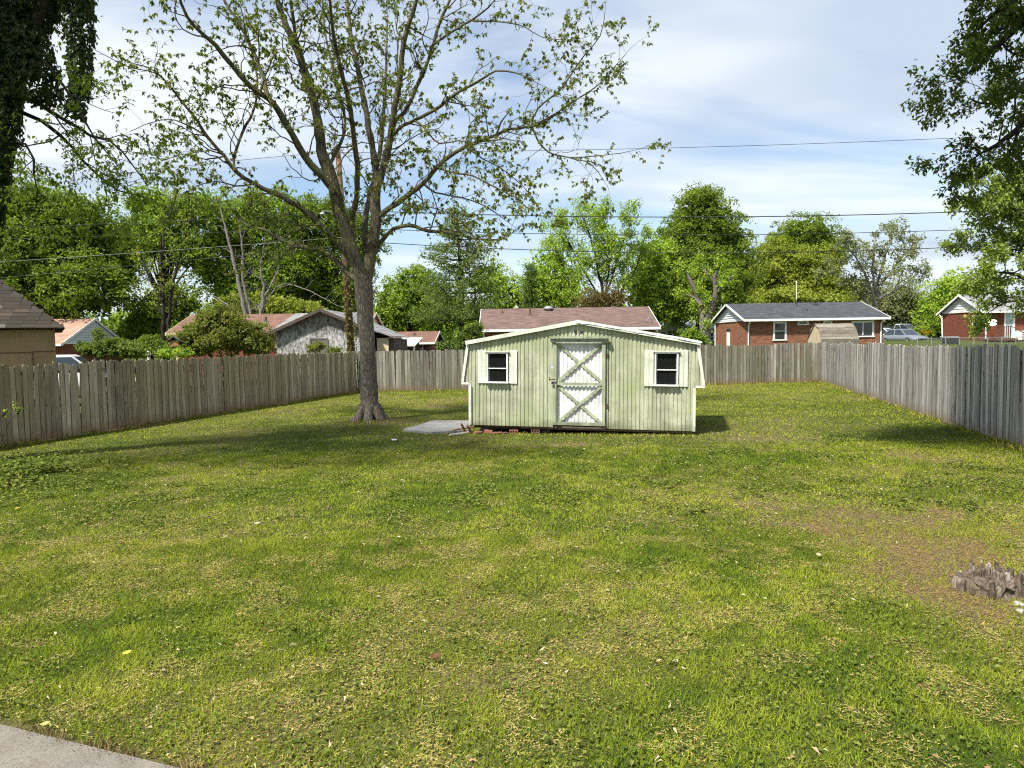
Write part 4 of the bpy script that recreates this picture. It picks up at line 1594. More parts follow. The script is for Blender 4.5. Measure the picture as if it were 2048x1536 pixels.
def sparse_tree(name, label, stems_px, y, leaf_key, seed, per=(3, 6), L=(0.12, 0.2), bark='bark_dark', levels=2, blen=(1.0, 2.4), spacing=(0.3, 0.7), leafy=1.0, group=None, nodes_per=3, off=0.12, nch=(3, 5), up=0.05, cat='tree', droop=0.3):
    """tree drawn from its visible stems, with procedural branchlets; stems = (points px, widths px, depth shift)"""
    r = np.random.default_rng(seed)
    s = FPX / y
    u0 = stems_px[0][0][0]
    bp = P(u0[0], u0[1], y)
    base = Vector((bp.x, y, ground_z(bp.x, y)))
    root = thing_tree(name, label, base, group, cat)
    wood, twigs, nodes = [], [], []
    for px, w, dy in stems_px:
        n = len(px)
        pts = [V3(P(u, v, y + dy * i / (n - 1))) for i, (u, v) in enumerate(px)]
        rad = np.interp(np.linspace(0, 1, n), np.linspace(0, 1, len(w)), w) / s / 2
        pts, rad = smooth_line(pts, rad, 0.35, 0.03, r)
        wood.append((pts, rad))
        acc, nxt = 0.0, 0.8
        for i in range(1, len(pts)):
            acc += np.linalg.norm(pts[i] - pts[i - 1])
            if acc < nxt or i < len(pts) * 0.22:
                continue
            nxt = acc + r.uniform(*spacing)
            d = pts[i] - pts[i - 1]
            d /= np.linalg.norm(d)
            a = r.uniform(0.5, 1.1)
            cd = d * math.cos(a) + rand_perp(d, r) * math.sin(a)
            pl, nd = [], []
            grow(pl, nd, pts[i], cd, r.uniform(*blen) * (1.1 - 0.5 * i / len(pts)), min(rad[i] * 0.5, 0.05), levels - 1, r, up, 0.25, nch, nodes_per=nodes_per)
            twigs += [(p_, np.maximum(r_, 0.006)) for p_, r_, l_ in pl]
            nodes += nd
        d = pts[-1] - pts[-2]
        pl, nd = [], []
        grow(pl, nd, pts[-1], d / np.linalg.norm(d), blen[0], max(rad[-1], 0.02), levels - 1, r, up, 0.25, nch, nodes_per=nodes_per)
        twigs += [(p_, np.maximum(r_, 0.006)) for p_, r_, l_ in pl]
        nodes += nd
    child_mesh('trunk', polys_mesh('trunk', wood), M[bark], root)
    tag(child_mesh('branches', polys_mesh('branches', twigs), M[bark], root), kind='stuff')
    if leafy > 0:
        nodes = [q for q in nodes if r.random() < leafy]
        v, f, rv = leaf_cluster(nodes, r, per, L, 0.6, droop, off=off)
        child_mesh('crown', np_mesh('crown', v, f, rv), M['leaf_' + leaf_key], root)
    return root


WOOD = 'trees beyond the fences'
bg_tree('broadleaf_tree', 'dense dark green tree rising behind the tan garage at the picture edge', [(60, 430, 85, 75), (150, 470, 90, 90), (30, 520, 80, 80, -2), (180, 570, 85, 65, -2), (95, 600, 90, 60, -1), (230, 520, 60, 70, 2)], 58, 'dark', 120, 101, 0.7, group=WOOD, density=1.0)
bg_tree('broadleaf_tree', 'mid green tree with tall open trunk behind the bush by the brown fence', [(330, 440, 75, 50), (270, 480, 60, 55), (400, 420, 60, 40), (360, 500, 70, 45), (300, 400, 45, 25)], 66, 'mid', 328, 102, 0.6, group=WOOD, density=0.62, hollow=0.75)
bg_tree('broadleaf_tree', 'bushy mid green tree seen behind the pale dead trunks', [(470, 450, 75, 60), (540, 430, 70, 50), (440, 520, 65, 70), (560, 520, 70, 70), (500, 580, 90, 50)], 70, 'mid', 500, 103, 0.6, group=WOOD, density=0.8)
bg_tree('broadleaf_tree', 'dark green tree filling the gap behind the forked yard tree', [(640, 450, 75, 60), (600, 540, 70, 70), (680, 560, 75, 70), (720, 480, 55, 60), (640, 610, 90, 40)], 74, 'dark', 650, 104, 0.6, group=WOOD, density=0.9)
bg_tree('understorey_tree', 'dark shaded low tree beside the grey gabled pink roof house', [(300, 640, 50, 50), (350, 610, 45, 40), (275, 680, 45, 30)], 60, 'dark', 305, 105, 0.3, group=WOOD, density=0.9)
bg_tree('understorey_tree', 'low bright green tree behind the red roof with grey patch', [(570, 620, 50, 25), (520, 610, 30, 25), (620, 630, 40, 20), (460, 610, 40, 20)], 62, 'yellow', 560, 106, 0.25, group=WOOD, density=0.7)
sparse_tree('open_tree', 'thin dark trunked open tree against a gap of sky behind the brown fence', [([(326, 700), (326, 600), (322, 520), (335, 450), (350, 400)], [9, 7, 5, 2], 1.5), ([(335, 690), (342, 600), (352, 540), (372, 470), (385, 430)], [7, 6, 4, 2], -1), ([(326, 600), (300, 560), (285, 520)], [6, 4, 2], 1)], 56, 'yellow', 107, (2, 4), (0.14, 0.24), group=WOOD, leafy=0.8, blen=(1.0, 2.6))
DEAD = [([(497, 720), (492, 640), (478, 570), (462, 500), (447, 440), (440, 415)], [11, 9, 6, 4, 2], 0.6), ([(500, 716), (503, 640), (486, 560), (484, 490), (478, 440), (470, 420)], [7, 6, 4, 3, 1.5], -0.8), ([(517, 720), (520, 640), (527, 600), (545, 565), (557, 540)], [11, 8, 5, 3, 1.5], 0.5),
        ([(520, 640), (528, 590), (522, 540), (528, 490)], [8, 6, 4, 2], -0.6), ([(524, 615), (560, 570), (600, 575), (640, 592), (676, 612)], [3, 2.5, 2, 1], -1), ([(490, 640), (470, 620), (440, 600)], [4, 3, 2], 0.5)]
sparse_tree('dead_tree', 'bleached bare dead tree with pale forked trunks behind the red roof', DEAD, 55, 'light', 108, bark='bark_pale', leafy=0, blen=(0.7, 1.7), spacing=(0.5, 1.1), nch=(2, 4), levels=2)
bg_tree('broadleaf_tree', 'bright green tree glimpsed right of the forked trunk', [(800, 600, 60, 50), (850, 610, 55, 45), (770, 640, 50, 40), (890, 630, 50, 40), (830, 560, 45, 30)], 72, 'mid', 810, 109, 0.4, group=WOOD, density=0.75)


def pine(name, label, u, v_top, v_bot, half, y, seed, leaf_key='pine', trunk_px=16, layers=15, gap=0.0):
    r = np.random.default_rng(seed)
    s = FPX / y
    bp = P(u, 690, y)
    base = Vector((bp.x, y, ground_z(bp.x, y)))
    root = thing_tree(name, label, base, WOOD)
    topz, botz = P(u, v_top, y).z, P(u, v_bot, y).z
    hw = half / s
    polys = [smooth_line([V3(base) - [0, 0, 0.2], np.array([base.x + 0.1, y, (topz + base.z) / 2]), np.array([base.x - 0.1, y, topz])], [trunk_px / s / 2, trunk_px / s / 3, 0.03], 0.6, 0.02, r)]
    vs, fs, ts, k0 = [], [], [], 0
    for i in range(layers):
        f = i / (layers - 1)
        z = botz + (topz - botz) * f
        reach = hw * (1.0 - 0.78 * f ** 1.3) * r.uniform(0.75, 1.1)
        nb = max(4, int(8 - 3 * f))
        for b in range(nb):
            if r.random() < gap:
                continue
            a = 2 * PI * (b + r.random()) / nb
            L = reach * r.uniform(0.65, 1.1)
            p0 = np.array([base.x, y, z])
            p1 = p0 + np.array([math.cos(a) * L, math.sin(a) * L, 0.12 * L + r.normal(0, 0.15)])
            polys.append((np.array([p0, (p0 + p1) / 2 + [0, 0, -0.05 * L], p1]), np.array([0.06, 0.04, 0.01])))
            n = int(95 * max(0.5, L / 2.0))
            t_ = r.uniform(0.25, 1.05, n) ** 0.8
            pos = p0 + (p1 - p0) * t_[:, None] + r.normal(0, 1, (n, 3)) * np.array([0.28, 0.28, 0.17]) * (0.6 + 0.4 * L / 2)
            ax = unit_rand(r, n) + (p1 - p0) / L * 0.6 + [0, 0, 0.25]
            ll = r.uniform(0.18, 0.4, n)
            v, ff = leaf_faces(pos, ax, unit_rand(r, n) + [0, 0, 0.8], ll, ll * 0.34, 0.1, 0.1)
            vs.append(v)
            fs.append(ff + k0)
            k0 += len(v)
            ts.append(np.repeat(np.clip(r.random() * 0.6 + r.random(n) * 0.4, 0, 1), 4))
    child_mesh('crown', np_mesh('crown', np.concatenate(vs), np.concatenate(fs), np.concatenate(ts)), M['leaf_' + leaf_key], root)
    child_mesh('trunk', polys_mesh('trunk', polys), M['bark_dark'], root)
    return root


pine('pine_tree', 'tall dark pine with layered boughs behind the pink roof corner', 922, 425, 640, 105, 62, 110, layers=17)
pine('cedar_tree', 'small dark grey green cedar behind the pink roof ridge', 1062, 535, 690, 30, 68, 111, layers=13)
bg_tree('broadleaf_tree', 'light green tree between the pine and the open branched tree', [(1010, 590, 45, 40), (980, 560, 40, 35), (1100, 545, 50, 60), (1075, 590, 45, 35), (1130, 590, 50, 35)], 76, 'light', 1060, 112, 0.4, group=WOOD, density=0.62)
STEMS6 = [([(1212, 650), (1207, 590), (1196, 540), (1185, 490), (1172, 450), (1160, 425)], [8, 6, 4, 3, 2], 1.5), ([(1207, 600), (1225, 550), (1240, 500), (1255, 460), (1265, 440)], [5, 4, 3, 2], -1.5), ([(1206, 610), (1185, 570), (1160, 530), (1135, 480), (1120, 450)], [4, 3, 3, 2], 2.0),
          ([(1210, 590), (1218, 530), (1214, 470), (1205, 430)], [4, 3, 2, 2], 0.5), ([(1212, 620), (1245, 580), (1270, 540), (1285, 490)], [6, 4, 3, 2], 1.0), ([(1150, 650), (1146, 590), (1130, 540), (1110, 500)], [6, 5, 3, 2], 1.0)]
sparse_tree('open_tree', 'open crowned light green tree with many dark stems above the pink roof', STEMS6, 66, 'light', 113, (7, 10), (0.15, 0.27), group=WOOD, blen=(1.2, 2.6), spacing=(0.16, 0.36), off=0.22, nodes_per=3, nch=(4, 6))
bg_tree('rusty_shrub', 'rust brown budding shrub along the pink roof ridge', [(1200, 600, 38, 22), (1235, 598, 25, 22), (1175, 610, 22, 14)], 60, 'rust', 1205, 114, 0.15, leaf=0.13, density=0.45, bark='bark_red', hollow=0.9, cat='shrub', stems=3)
bg_tree('maple_tree', 'big rounded dark green maple behind the dark roofed brick house', [(1405, 440, 62, 60), (1370, 490, 65, 60), (1445, 490, 60, 65), (1350, 550, 65, 55), (1460, 560, 55, 60), (1400, 560, 85, 70, -2), (1405, 400, 35, 25), (1330, 610, 60, 40)], 72, 'dark', 1400, 115, 0.8, leaf=0.22, density=1.2, group=WOOD, clump=0.48)
bg_tree('broadleaf_tree', 'yellow green tree leaning on the flank of the big maple', [(1310, 530, 45, 60), (1290, 580, 45, 45), (1330, 600, 45, 40)], 69, 'light', 1305, 116, 0.4, group=WOOD, density=0.75)
bg_tree('maple_tree', 'dark green maple crown topping the yellow green tree behind the dark roof', [(1610, 475, 60, 45), (1570, 500, 45, 40), (1655, 500, 40, 40), (1615, 530, 75, 40)], 92, 'dark', 1610, 117, 0.7, leaf=0.24, density=1.1, group=WOOD, clump=0.5)
bg_tree('broadleaf_tree', 'wide yellow green tree directly behind the dark roof ridge', [(1565, 530, 65, 55), (1620, 545, 60, 50), (1530, 570, 40, 40), (1590, 590, 85, 40), (1660, 590, 50, 40)], 80, 'yellow', 1585, 118, 0.5, group=WOOD, density=0.85)
bg_tree('understorey_tree', 'low leafy tree rising just above the dark roof', [(1560, 595, 45, 16), (1610, 600, 50, 14), (1520, 605, 25, 12), (1660, 605, 35, 12)], 60, 'yellow', 1570, 119, 0.2, group=WOOD, density=0.8, clump=0.3)
bg_tree('broadleaf_tree', 'shadowed dark tree between the maple and the yellow green tree', [(1500, 590, 35, 50), (1495, 540, 30, 45)], 84, 'pine', 1500, 120, 0.5, group=WOOD, density=0.9)
STEMS10 = [([(1752, 700), (1752, 600), (1757, 560), (1770, 510), (1780, 475)], [11, 9, 6, 4, 2], 1.0), ([(1753, 610), (1735, 560), (1715, 520), (1690, 490)], [6, 5, 3, 2], -1.5), ([(1757, 570), (1785, 540), (1810, 500), (1800, 475)], [7, 5, 3, 2], 1.5),
           ([(1754, 600), (1790, 580), (1820, 560), (1838, 545)], [6, 4, 3, 1.5], 1), ([(1750, 620), (1720, 590), (1690, 560), (1660, 545)], [6, 4, 3, 2], 1), ([(1753, 590), (1745, 540), (1748, 495)], [7, 4, 2], -1)]
sparse_tree('open_tree', 'greyish half bare tree with a pale trunk at the end of the dark roof', STEMS10, 70, 'grey', 121, (6, 10), (0.18, 0.3), bark='bark_pale', group=WOOD, blen=(1.3, 2.6), spacing=(0.35, 0.7), off=0.18)
bg_tree('broadleaf_tree', 'grey green bushy tree behind the parked cars', [(1800, 600, 45, 40), (1770, 630, 45, 35), (1835, 630, 35, 40), (1700, 620, 50, 30), (1730, 590, 40, 30)], 88, 'grey', 1800, 122, 0.4, group=WOOD, density=0.8)
bg_tree('round_tree', 'round bright green tree beside the red brick house gable', [(1905, 590, 52, 42), (1880, 620, 40, 30), (1935, 600, 35, 35)], 82, 'light', 1905, 123, 0.4, group=WOOD, density=1.0)
bg_tree('understorey_tree', 'loose green bushes between the parked cars and the red brick house', [(1865, 655, 28, 22), (1840, 665, 20, 15), (1885, 665, 14, 18)], 68, 'mid', 1862, 124, 0.15, group=WOOD, density=0.7, clump=0.3)
bg_tree('forsythia_bush', 'small yellow flowering bush near the grey car', [(1851, 663, 8, 9)], 66, 'forsythia', 1851, 125, 0.06, leaf=0.12, density=0.6, cat='bush', clump=0.15)

# a far belt of woods closes the horizon
r = np.random.default_rng(500)
lobes = []
for i in range(58):
    a = -0.62 + 1.24 * (i + r.random()) / 58
    yy = r.uniform(120, 150)
    x = math.tan(a) * yy * 1.05
    z = ground_z(x, yy)
    h = r.uniform(7, 11) * (1.0 if x < 20 else 0.75)
    lobes.append((np.array([x, yy, z + h * 0.45]), (r.uniform(4, 6.5), 4.0, h * 0.55)))
v, f, rv = lobed_crown(lobes, r, 0.6, 0.55, 1.1)
fw = link('forest', np_mesh('forest', v, f, rv), M['leaf_mid'])
tag(fw, 'far belt of woods closing the horizon behind all the houses', 'woods', kind='stuff')

# the knobbly pruned tree in front of the brick house
ST = [([(1412, 720), (1412, 680), (1409, 640), (1402, 605), (1385, 570), (1374, 548)], [23, 21, 20, 11, 8, 5], 0.4), ([(1412, 645), (1424, 615), (1432, 585), (1430, 555), (1436, 540)], [17, 13, 10, 7, 4], -0.5), ([(1404, 612), (1392, 598), (1376, 590)], [8, 6, 4], 0.6), ([(1430, 590), (1448, 568), (1462, 556)], [7, 5, 3], 0.3), ([(1431, 565), (1412, 545), (1405, 530)], [7, 5, 3], 0.5)]
sparse_tree('pruned_tree', 'knobbly grey pruned tree with tufted leaves before the brick house corner', ST, 44, 'light', 130, (5, 9), (0.10, 0.2), bark='bark_grey', blen=(0.45, 1.0), spacing=(0.22, 0.4), off=0.14, nodes_per=3)

# ------------------------------------------------------------------ the lighter tree and the dark boughs at the right edge
ST = [([(2120, 700), (2110, 600), (2085, 500), (2060, 420), (2030, 360)], [30, 24, 16, 8, 3], 0.8), ([(2105, 590), (2060, 560), (2010, 545), (1965, 550)], [12, 9, 5, 2], -1.0), ([(2095, 540), (2040, 490), (1990, 455), (1945, 430)], [10, 7, 4, 2], 0.6), ([(2080, 480), (2040, 430), (1995, 390), (1965, 370)], [8, 5, 3, 2], -0.8),
      ([(2108, 600), (2060, 600), (2010, 605), (1985, 620)], [9, 6, 4, 2], 1.0), ([(2100, 560), (2050, 520), (1990, 500), (1945, 500)], [9, 6, 4, 2], 1.5), ([(2085, 500), (2070, 420), (2075, 360)], [9, 6, 3], 1.0)]
sparse_tree('open_tree', 'light green leafy tree hanging over the red brick house at the picture edge', ST, 34, 'spring', 131, (12, 17), (0.13, 0.23), blen=(0.9, 1.7), spacing=(0.12, 0.24), off=0.15, nodes_per=3, nch=(3, 5))


def bough_tree(name, label, base, stems, leaf_key, seed, per, L, blen, spacing, levels=2, nch=(4, 6), off=0.06, bark='bark_dark', nodes_per=3, up=0.02, droop=0.4):
    """large near tree given by stems in metres: list of (points, radii)"""
    r = np.random.default_rng(seed)
    root = thing_tree(name, label, base)
    wood, twigs, nodes = [], [], []
    for k, (pts, rad, leafy) in enumerate(stems):
        pts, rad = smooth_line([V3(p) for p in pts], np.interp(np.linspace(0, 1, len(pts)), np.linspace(0, 1, len(rad)), rad), 0.25, 0.02, r)
        wood.append((pts, rad))
        if not leafy:
            continue
        acc, nxt = 0.0, 0.3
        for i in range(1, len(pts)):
            acc += np.linalg.norm(pts[i] - pts[i - 1])
            if acc < nxt or i < len(pts) * (1 - leafy):
                continue
            nxt = acc + r.uniform(*spacing)
            d = pts[i] - pts[i - 1]
            d /= np.linalg.norm(d)
            a = r.uniform(0.5, 1.2)
            cd = d * math.cos(a) + rand_perp(d, r) * math.sin(a)
            pl, nd = [], []
            grow(pl, nd, pts[i], cd, r.uniform(*blen), min(rad[i] * 0.5, 0.025), levels - 1, r, up, 0.25, nch, nodes_per=nodes_per)
            twigs += [(p_, r_) for p_, r_, l_ in pl]
            nodes += nd
    child_mesh('trunk', polys_mesh('trunk', wood, 0.006, r), M[bark], root)
    tag(child_mesh('twigs', polys_mesh('twigs', twigs), M[bark], root), kind='stuff')
    v, f, rv = leaf_cluster(nodes, r, per, L, 0.5, droop, off=off)
    child_mesh('crown', np_mesh('crown', v, f, rv), M['leaf_' + leaf_key], root)
    return root


def B(*px):
    return [tuple(P(u, v, y)) for u, v, y in px]


tb = Vector((13.6, 14.5, ground_z(13.6, 14.5)))
hub1, hub2 = (13.2, 14.2, 6.0), (12.8, 13.6, 8.6)
oak_stems = [
    ([tb, (13.5, 14.4, 3.0), hub1, hub2, (12.4, 13.2, 12.0)], [0.36, 0.30, 0.26, 0.18, 0.07], 0.3),
    ([hub2] + B((2150, -60, 13.2), (2050, 40, 13.0), (1985, 100, 12.8), (1960, 132, 12.6), (1935, 148, 12.5)), [0.12, 0.10, 0.07, 0.05, 0.02, 0.01], 0.75),
    ([hub2] + B((2140, -120, 12.6), (2050, -20, 12.0), (1985, 30, 11.8), (1945, 65, 11.6)), [0.11, 0.09, 0.06, 0.03, 0.01], 0.75),
    ([hub1] + B((2120, 190, 13.6), (2040, 255, 13.4), (1995, 290, 13.2), (1968, 302, 13.1), (1938, 322, 13.0)), [0.10, 0.09, 0.06, 0.04, 0.02, 0.01], 0.72),
    ([hub1] + B((2130, 230, 14.4), (2070, 290, 14.2), (2030, 320, 14.0)), [0.08, 0.06, 0.03, 0.01], 0.7),
    ([hub1] + B((2110, 130, 14.0), (2030, 190, 13.8), (1975, 210, 13.6), (1940, 198, 13.4)), [0.08, 0.06, 0.04, 0.02, 0.01], 0.72),
    ([hub2, (10.0, 12.0, 10.6), (7.4, 11.2, 10.8), (5.4, 10.6, 10.4), (4.0, 10.2, 9.9)], [0.14, 0.1, 0.07, 0.04, 0.015], 0.75),
    ([hub2, (10.8, 10.8, 10.6), (8.4, 9.6, 10.9), (6.2, 8.8, 10.6), (4.8, 8.4, 10.2)], [0.14, 0.1, 0.07, 0.04, 0.015], 0.75),
    ([hub2, (10.4, 13.0, 11.4), (8.2, 12.6, 11.8), (6.4, 12.2, 11.6)], [0.12, 0.08, 0.05, 0.015], 0.7),
    ([hub1, (12.0, 12.0, 7.8), (10.8, 10.2, 8.8), (9.2, 8.4, 9.2)], [0.12, 0.09, 0.05, 0.015], 0.8),
    ([hub2, (11.6, 12.2, 11.0), (9.8, 11.4, 11.8), (8.0, 11.2, 12.0)], [0.12, 0.09, 0.05, 0.015], 0.8),
]
oak = bough_tree('oak_tree', 'dark leafy boughs of a near tree reaching in at the upper right corner', tb, oak_stems, 'oak', 140, (7, 11), (0.07, 0.12), (0.4, 0.95), (0.07, 0.13), levels=2, nch=(5, 7), off=0.05)

def high_crown(root, lobes, seed, key, density):
    v_, f_, rv_ = lobed_crown(lobes, np.random.default_rng(seed), 0.13, density, 0.34, 0.65, 0.8)
    child_mesh('crown', np_mesh('crown', v_, f_, rv_), M['leaf_' + key], root)


high_crown(oak, [((4.4, 10.2, 9.7), (1.6, 1.2, 0.8)), ((3.6, 9.2, 9.7), (1.5, 1.1, 0.7)), ((5.0, 8.4, 10.2), (1.6, 1.2, 0.8)), ((6.4, 10.6, 10.6), (1.5, 1.2, 0.8))], 141, 'oak', 0.6)

# ------------------------------------------------------------------ ivy-clad tree at the upper left corner
IY = 13.0
ib = Vector((-10.4, 13.2, ground_z(-10.4, 13.2)))
ivy_stems = [
    ([ib, (-10.1, 13.1, 2.5)] + B((-60, 560, IY), (-30, 400, IY), (-12, 260, IY), (10, 130, IY), (45, 20, IY), (70, -90, IY), (90, -220, IY)), [0.30, 0.25, 0.2, 0.16, 0.14, 0.12, 0.10, 0.08, 0.05], 0.25),
    (B((10, 130, IY), (60, 60, IY - 0.2), (105, -20, IY - 0.3), (140, -60, IY - 0.3), (160, 0, IY - 0.4), (165, 80, IY - 0.4), (162, 160, IY - 0.4), (150, 235, IY - 0.4)), [0.09, 0.08, 0.07, 0.06, 0.05, 0.04, 0.03, 0.012], 0.0),
    (B((-8, 215, IY), (51, 195, 12.9), (129, 238, 12.7), (180, 270, 12.6), (219, 281, 12.6), (266, 330, 12.5), (300, 382, 12.5)), [0.06, 0.045, 0.035, 0.026, 0.02, 0.012, 0.006], 0.8),
    (B((-8, 250, IY), (43, 227, 13.2), (121, 270, 13.4), (168, 324, 13.6), (234, 379, 13.7), (289, 395, 13.8), (330, 420, 13.8)), [0.055, 0.042, 0.032, 0.024, 0.016, 0.01, 0.005], 0.8),
    (B((-12, 290, IY), (51, 289, 12.7), (70, 352, 12.5), (74, 410, 12.5), (43, 449, 12.4)), [0.03, 0.022, 0.016, 0.01, 0.005], 0.8),
    (B((5, 150, IY), (80, 120, 12.6), (140, 190, 12.4), (200, 290, 12.3), (250, 350, 12.2)), [0.04, 0.03, 0.022, 0.014, 0.006], 0.6),
    ([(-9.2, 13.0, 9.2), (-9.5, 12.0, 11.0), (-9.8, 10.8, 12.4), (-9.4, 9.6, 13.2)], [0.12, 0.09, 0.06, 0.02], 0.9),
    ([(-9.1, 13.0, 9.6), (-10.6, 12.4, 11.6), (-11.8, 11.6, 13.0)], [0.12, 0.08, 0.02], 0.9),
    ([(-8.9, 13.0, 10.0), (-9.0, 13.4, 12.2), (-9.3, 13.0, 14.4)], [0.10, 0.07, 0.02], 0.9),
    ([(-9.2, 13.0, 9.4), (-8.0, 11.0, 11.2), (-6.8, 9.0, 11.8), (-5.8, 7.8, 11.4)], [0.10, 0.07, 0.04, 0.02], 0.9),
    ([(-9.2, 13.0, 9.0), (-11.2, 10.8, 10.6), (-12.8, 9.2, 11.6)], [0.11, 0.07, 0.02], 0.9),
    ([(-9.3, 13.0, 8.8), (-10.4, 10.4, 10.6), (-11.0, 8.4, 11.4)], [0.11, 0.07, 0.02], 0.9),
]
ivy_tree = bough_tree('ivy_clad_tree', 'near tree wrapped in dark hanging ivy at the upper left corner', ib, ivy_stems, 'dark', 150, (3, 6), (0.06, 0.11), (0.6, 1.5), (0.13, 0.26), levels=2, nch=(3, 6), off=0.04)
high_crown(ivy_tree, [((-9.5, 9.5, 12.6), (2.4, 2.0, 1.4)), ((-11.8, 10.4, 12.6), (2.2, 2.0, 1.4)), ((-7.4, 9.2, 12.0), (2.0, 1.7, 1.1)), ((-11.2, 8.0, 11.2), (2.2, 1.8, 1.2)), ((-8.6, 7.4, 11.6), (2.0, 1.6, 1.1)), ((-9.0, 12.8, 14.4), (2.0, 1.8, 1.3)), ((-6.0, 7.8, 11.4), (1.6, 1.3, 0.9))], 152, 'dark', 0.17)
r = np.random.default_rng(151)
ivp, ivd = [], []


def ivy_on(pts, thick, dens):
    pts = np.array([V3(p) for p in pts])
    for i in range(len(pts) - 1):
        L = np.linalg.norm(pts[i + 1] - pts[i])
        th = np.interp(i / (len(pts) - 1), np.linspace(0, 1, len(thick)), thick)
        n = int(dens * L * th)
        d = (pts[i + 1] - pts[i]) / L
        base_ = pts[i] + (pts[i + 1] - pts[i]) * r.random(n)[:, None]
        o = unit_rand(r, n)
        o -= d * (o @ d)[:, None]
        o /= np.linalg.norm(o, axis=1, keepdims=True) + 1e-9
        lump = 0.7 + 0.6 * VN2.fbm(base_[:, 2] * 2.2 + 7, np.arctan2(o[:, 1], o[:, 0]) * 1.3 + 20 + i, 2)
        ivp.append(base_ + o * (th * lump * (0.55 + 0.45 * r.random(n) ** 0.5))[:, None])
        ivd.append(o)


ivy_on([ib, (-10.1, 13.1, 2.5)] + B((-60, 560, IY), (-30, 400, IY), (-12, 260, IY), (10, 130, IY), (45, 20, IY), (70, -90, IY), (90, -220, IY)), [0.40, 0.38, 0.33, 0.28, 0.25, 0.36, 0.52, 0.6, 0.6, 0.5], 6500)
ivy_on(B((105, -40, IY - 0.3), (140, -60, IY - 0.3), (158, 0, IY - 0.4), (163, 80, IY - 0.4), (160, 160, IY - 0.4), (150, 235, IY - 0.4)), [0.35, 0.25, 0.2, 0.16, 0.12], 4200)
ivy_on(B((20, 30, IY), (60, 110, 12.8), (85, 170, 12.7), (88, 205, 12.7)), [0.4, 0.34, 0.18], 3600)
ivy_on(B((0, 120, 12.8), (15, 200, 12.8), (5, 280, 12.8), (-15, 420, 12.9)), [0.28, 0.24, 0.2, 0.16], 3600)
pos, od = np.concatenate(ivp), np.concatenate(ivd)
n = len(pos)
ax = unit_rand(r, n) * 0.6 + od * 0.4 + np.array([0, 0, -0.9])
L = r.uniform(0.05, 0.10, n)
v, f = leaf_faces(pos, ax, od + unit_rand(r, n) * 0.5, L, L * 0.85, 0.1, 0.15)
child_mesh('ivy', np_mesh('ivy', v, f, np.repeat(r.random(n), 4)), M['leaf_ivy'], ivy_tree)


# ------------------------------------------------------------------ shrubs along the fences
def shrub(label, lobes, y, key, seed, leaf=0.09, density=0.8, clump=0.14, name='shrub', hollow=0.7, stems=4, base=None):
    return bg_tree(name, label, lobes, y, key, base or lobes[0][0], seed, 0.14, leaf, density, clump, 'bark_red', hollow, None, 'bush', stems=stems)


shrub('big yellow green bush tipped with red shoots beside the mottled garage', [(445, 665, 62, 42), (395, 680, 45, 35), (490, 675, 48, 38), (440, 632, 35, 22), (372, 690, 30, 26), (415, 640, 22, 20), (520, 690, 25, 22)], 34.5, 'bush', 201, leaf=0.11, clump=0.18, density=1.3)
shrub('bright lime green bush just over the brown fence before the grey gable', [(200, 700, 36, 14), (250, 700, 32, 13), (178, 695, 20, 12), (225, 688, 25, 9), (278, 705, 14, 8)], 23.5, 'lime', 202, leaf=0.09, clump=0.13)
shrub('small lime sprig climbing above the bright bush', [(197, 668, 4, 9), (200, 683, 4, 9)], 23.8, 'lime', 203, leaf=0.07, density=0.3, clump=0.07, name='sapling')
shrub('dark bush in the shade left of the wooden bird feeder', [(300, 690, 28, 20), (325, 700, 18, 14)], 38, 'dark', 204, leaf=0.11, clump=0.16)
shrub('thin weedy bush poking over the fence near the bird feeder', [(330, 706, 26, 7), (365, 704, 18, 8)], 31.5, 'light', 205, leaf=0.08, density=0.4, clump=0.1)
shrub('bright green bush beside the green shed roof and pink roof house', [(935, 672, 22, 20), (952, 660, 14, 16), (925, 690, 14, 12)], 38, 'lime', 206, leaf=0.10, clump=0.15)
shrub('yellow green vine growing up the mottled garage window', [(628, 697, 17, 10), (640, 690, 10, 7), (668, 700, 16, 6)], 34.8, 'bush', 207, leaf=0.08, density=0.5, clump=0.1)
shrub('small dark green shrub at the foot of the pruned tree', [(1385, 668, 22, 18), (1400, 680, 16, 12), (1372, 676, 14, 12)], 42, 'mid', 208, leaf=0.10, clump=0.14)
shrub('dark brush pile beside the small house with the shuttered window', [(890, 692, 22, 9), (912, 690, 12, 8)], 44, 'pine', 209, leaf=0.12, clump=0.16)
# sapling by the near end of the brown fence
sb = P(6, 905, 12.6)
sparse_tree('sapling', 'thin leafy sapling leaning in front of the brown fence at the picture edge', [([(-6, 920), (2, 880), (16, 850), (34, 828)], [3, 2.5, 2, 1], 0.1), ([(2, 882), (-4, 850), (4, 832)], [2, 1.5, 1], 0.1)], 12.6, 'light', 210, (3, 5), (0.04, 0.07), blen=(0.12, 0.3), spacing=(0.08, 0.16), levels=1, off=0.02, nodes_per=2)

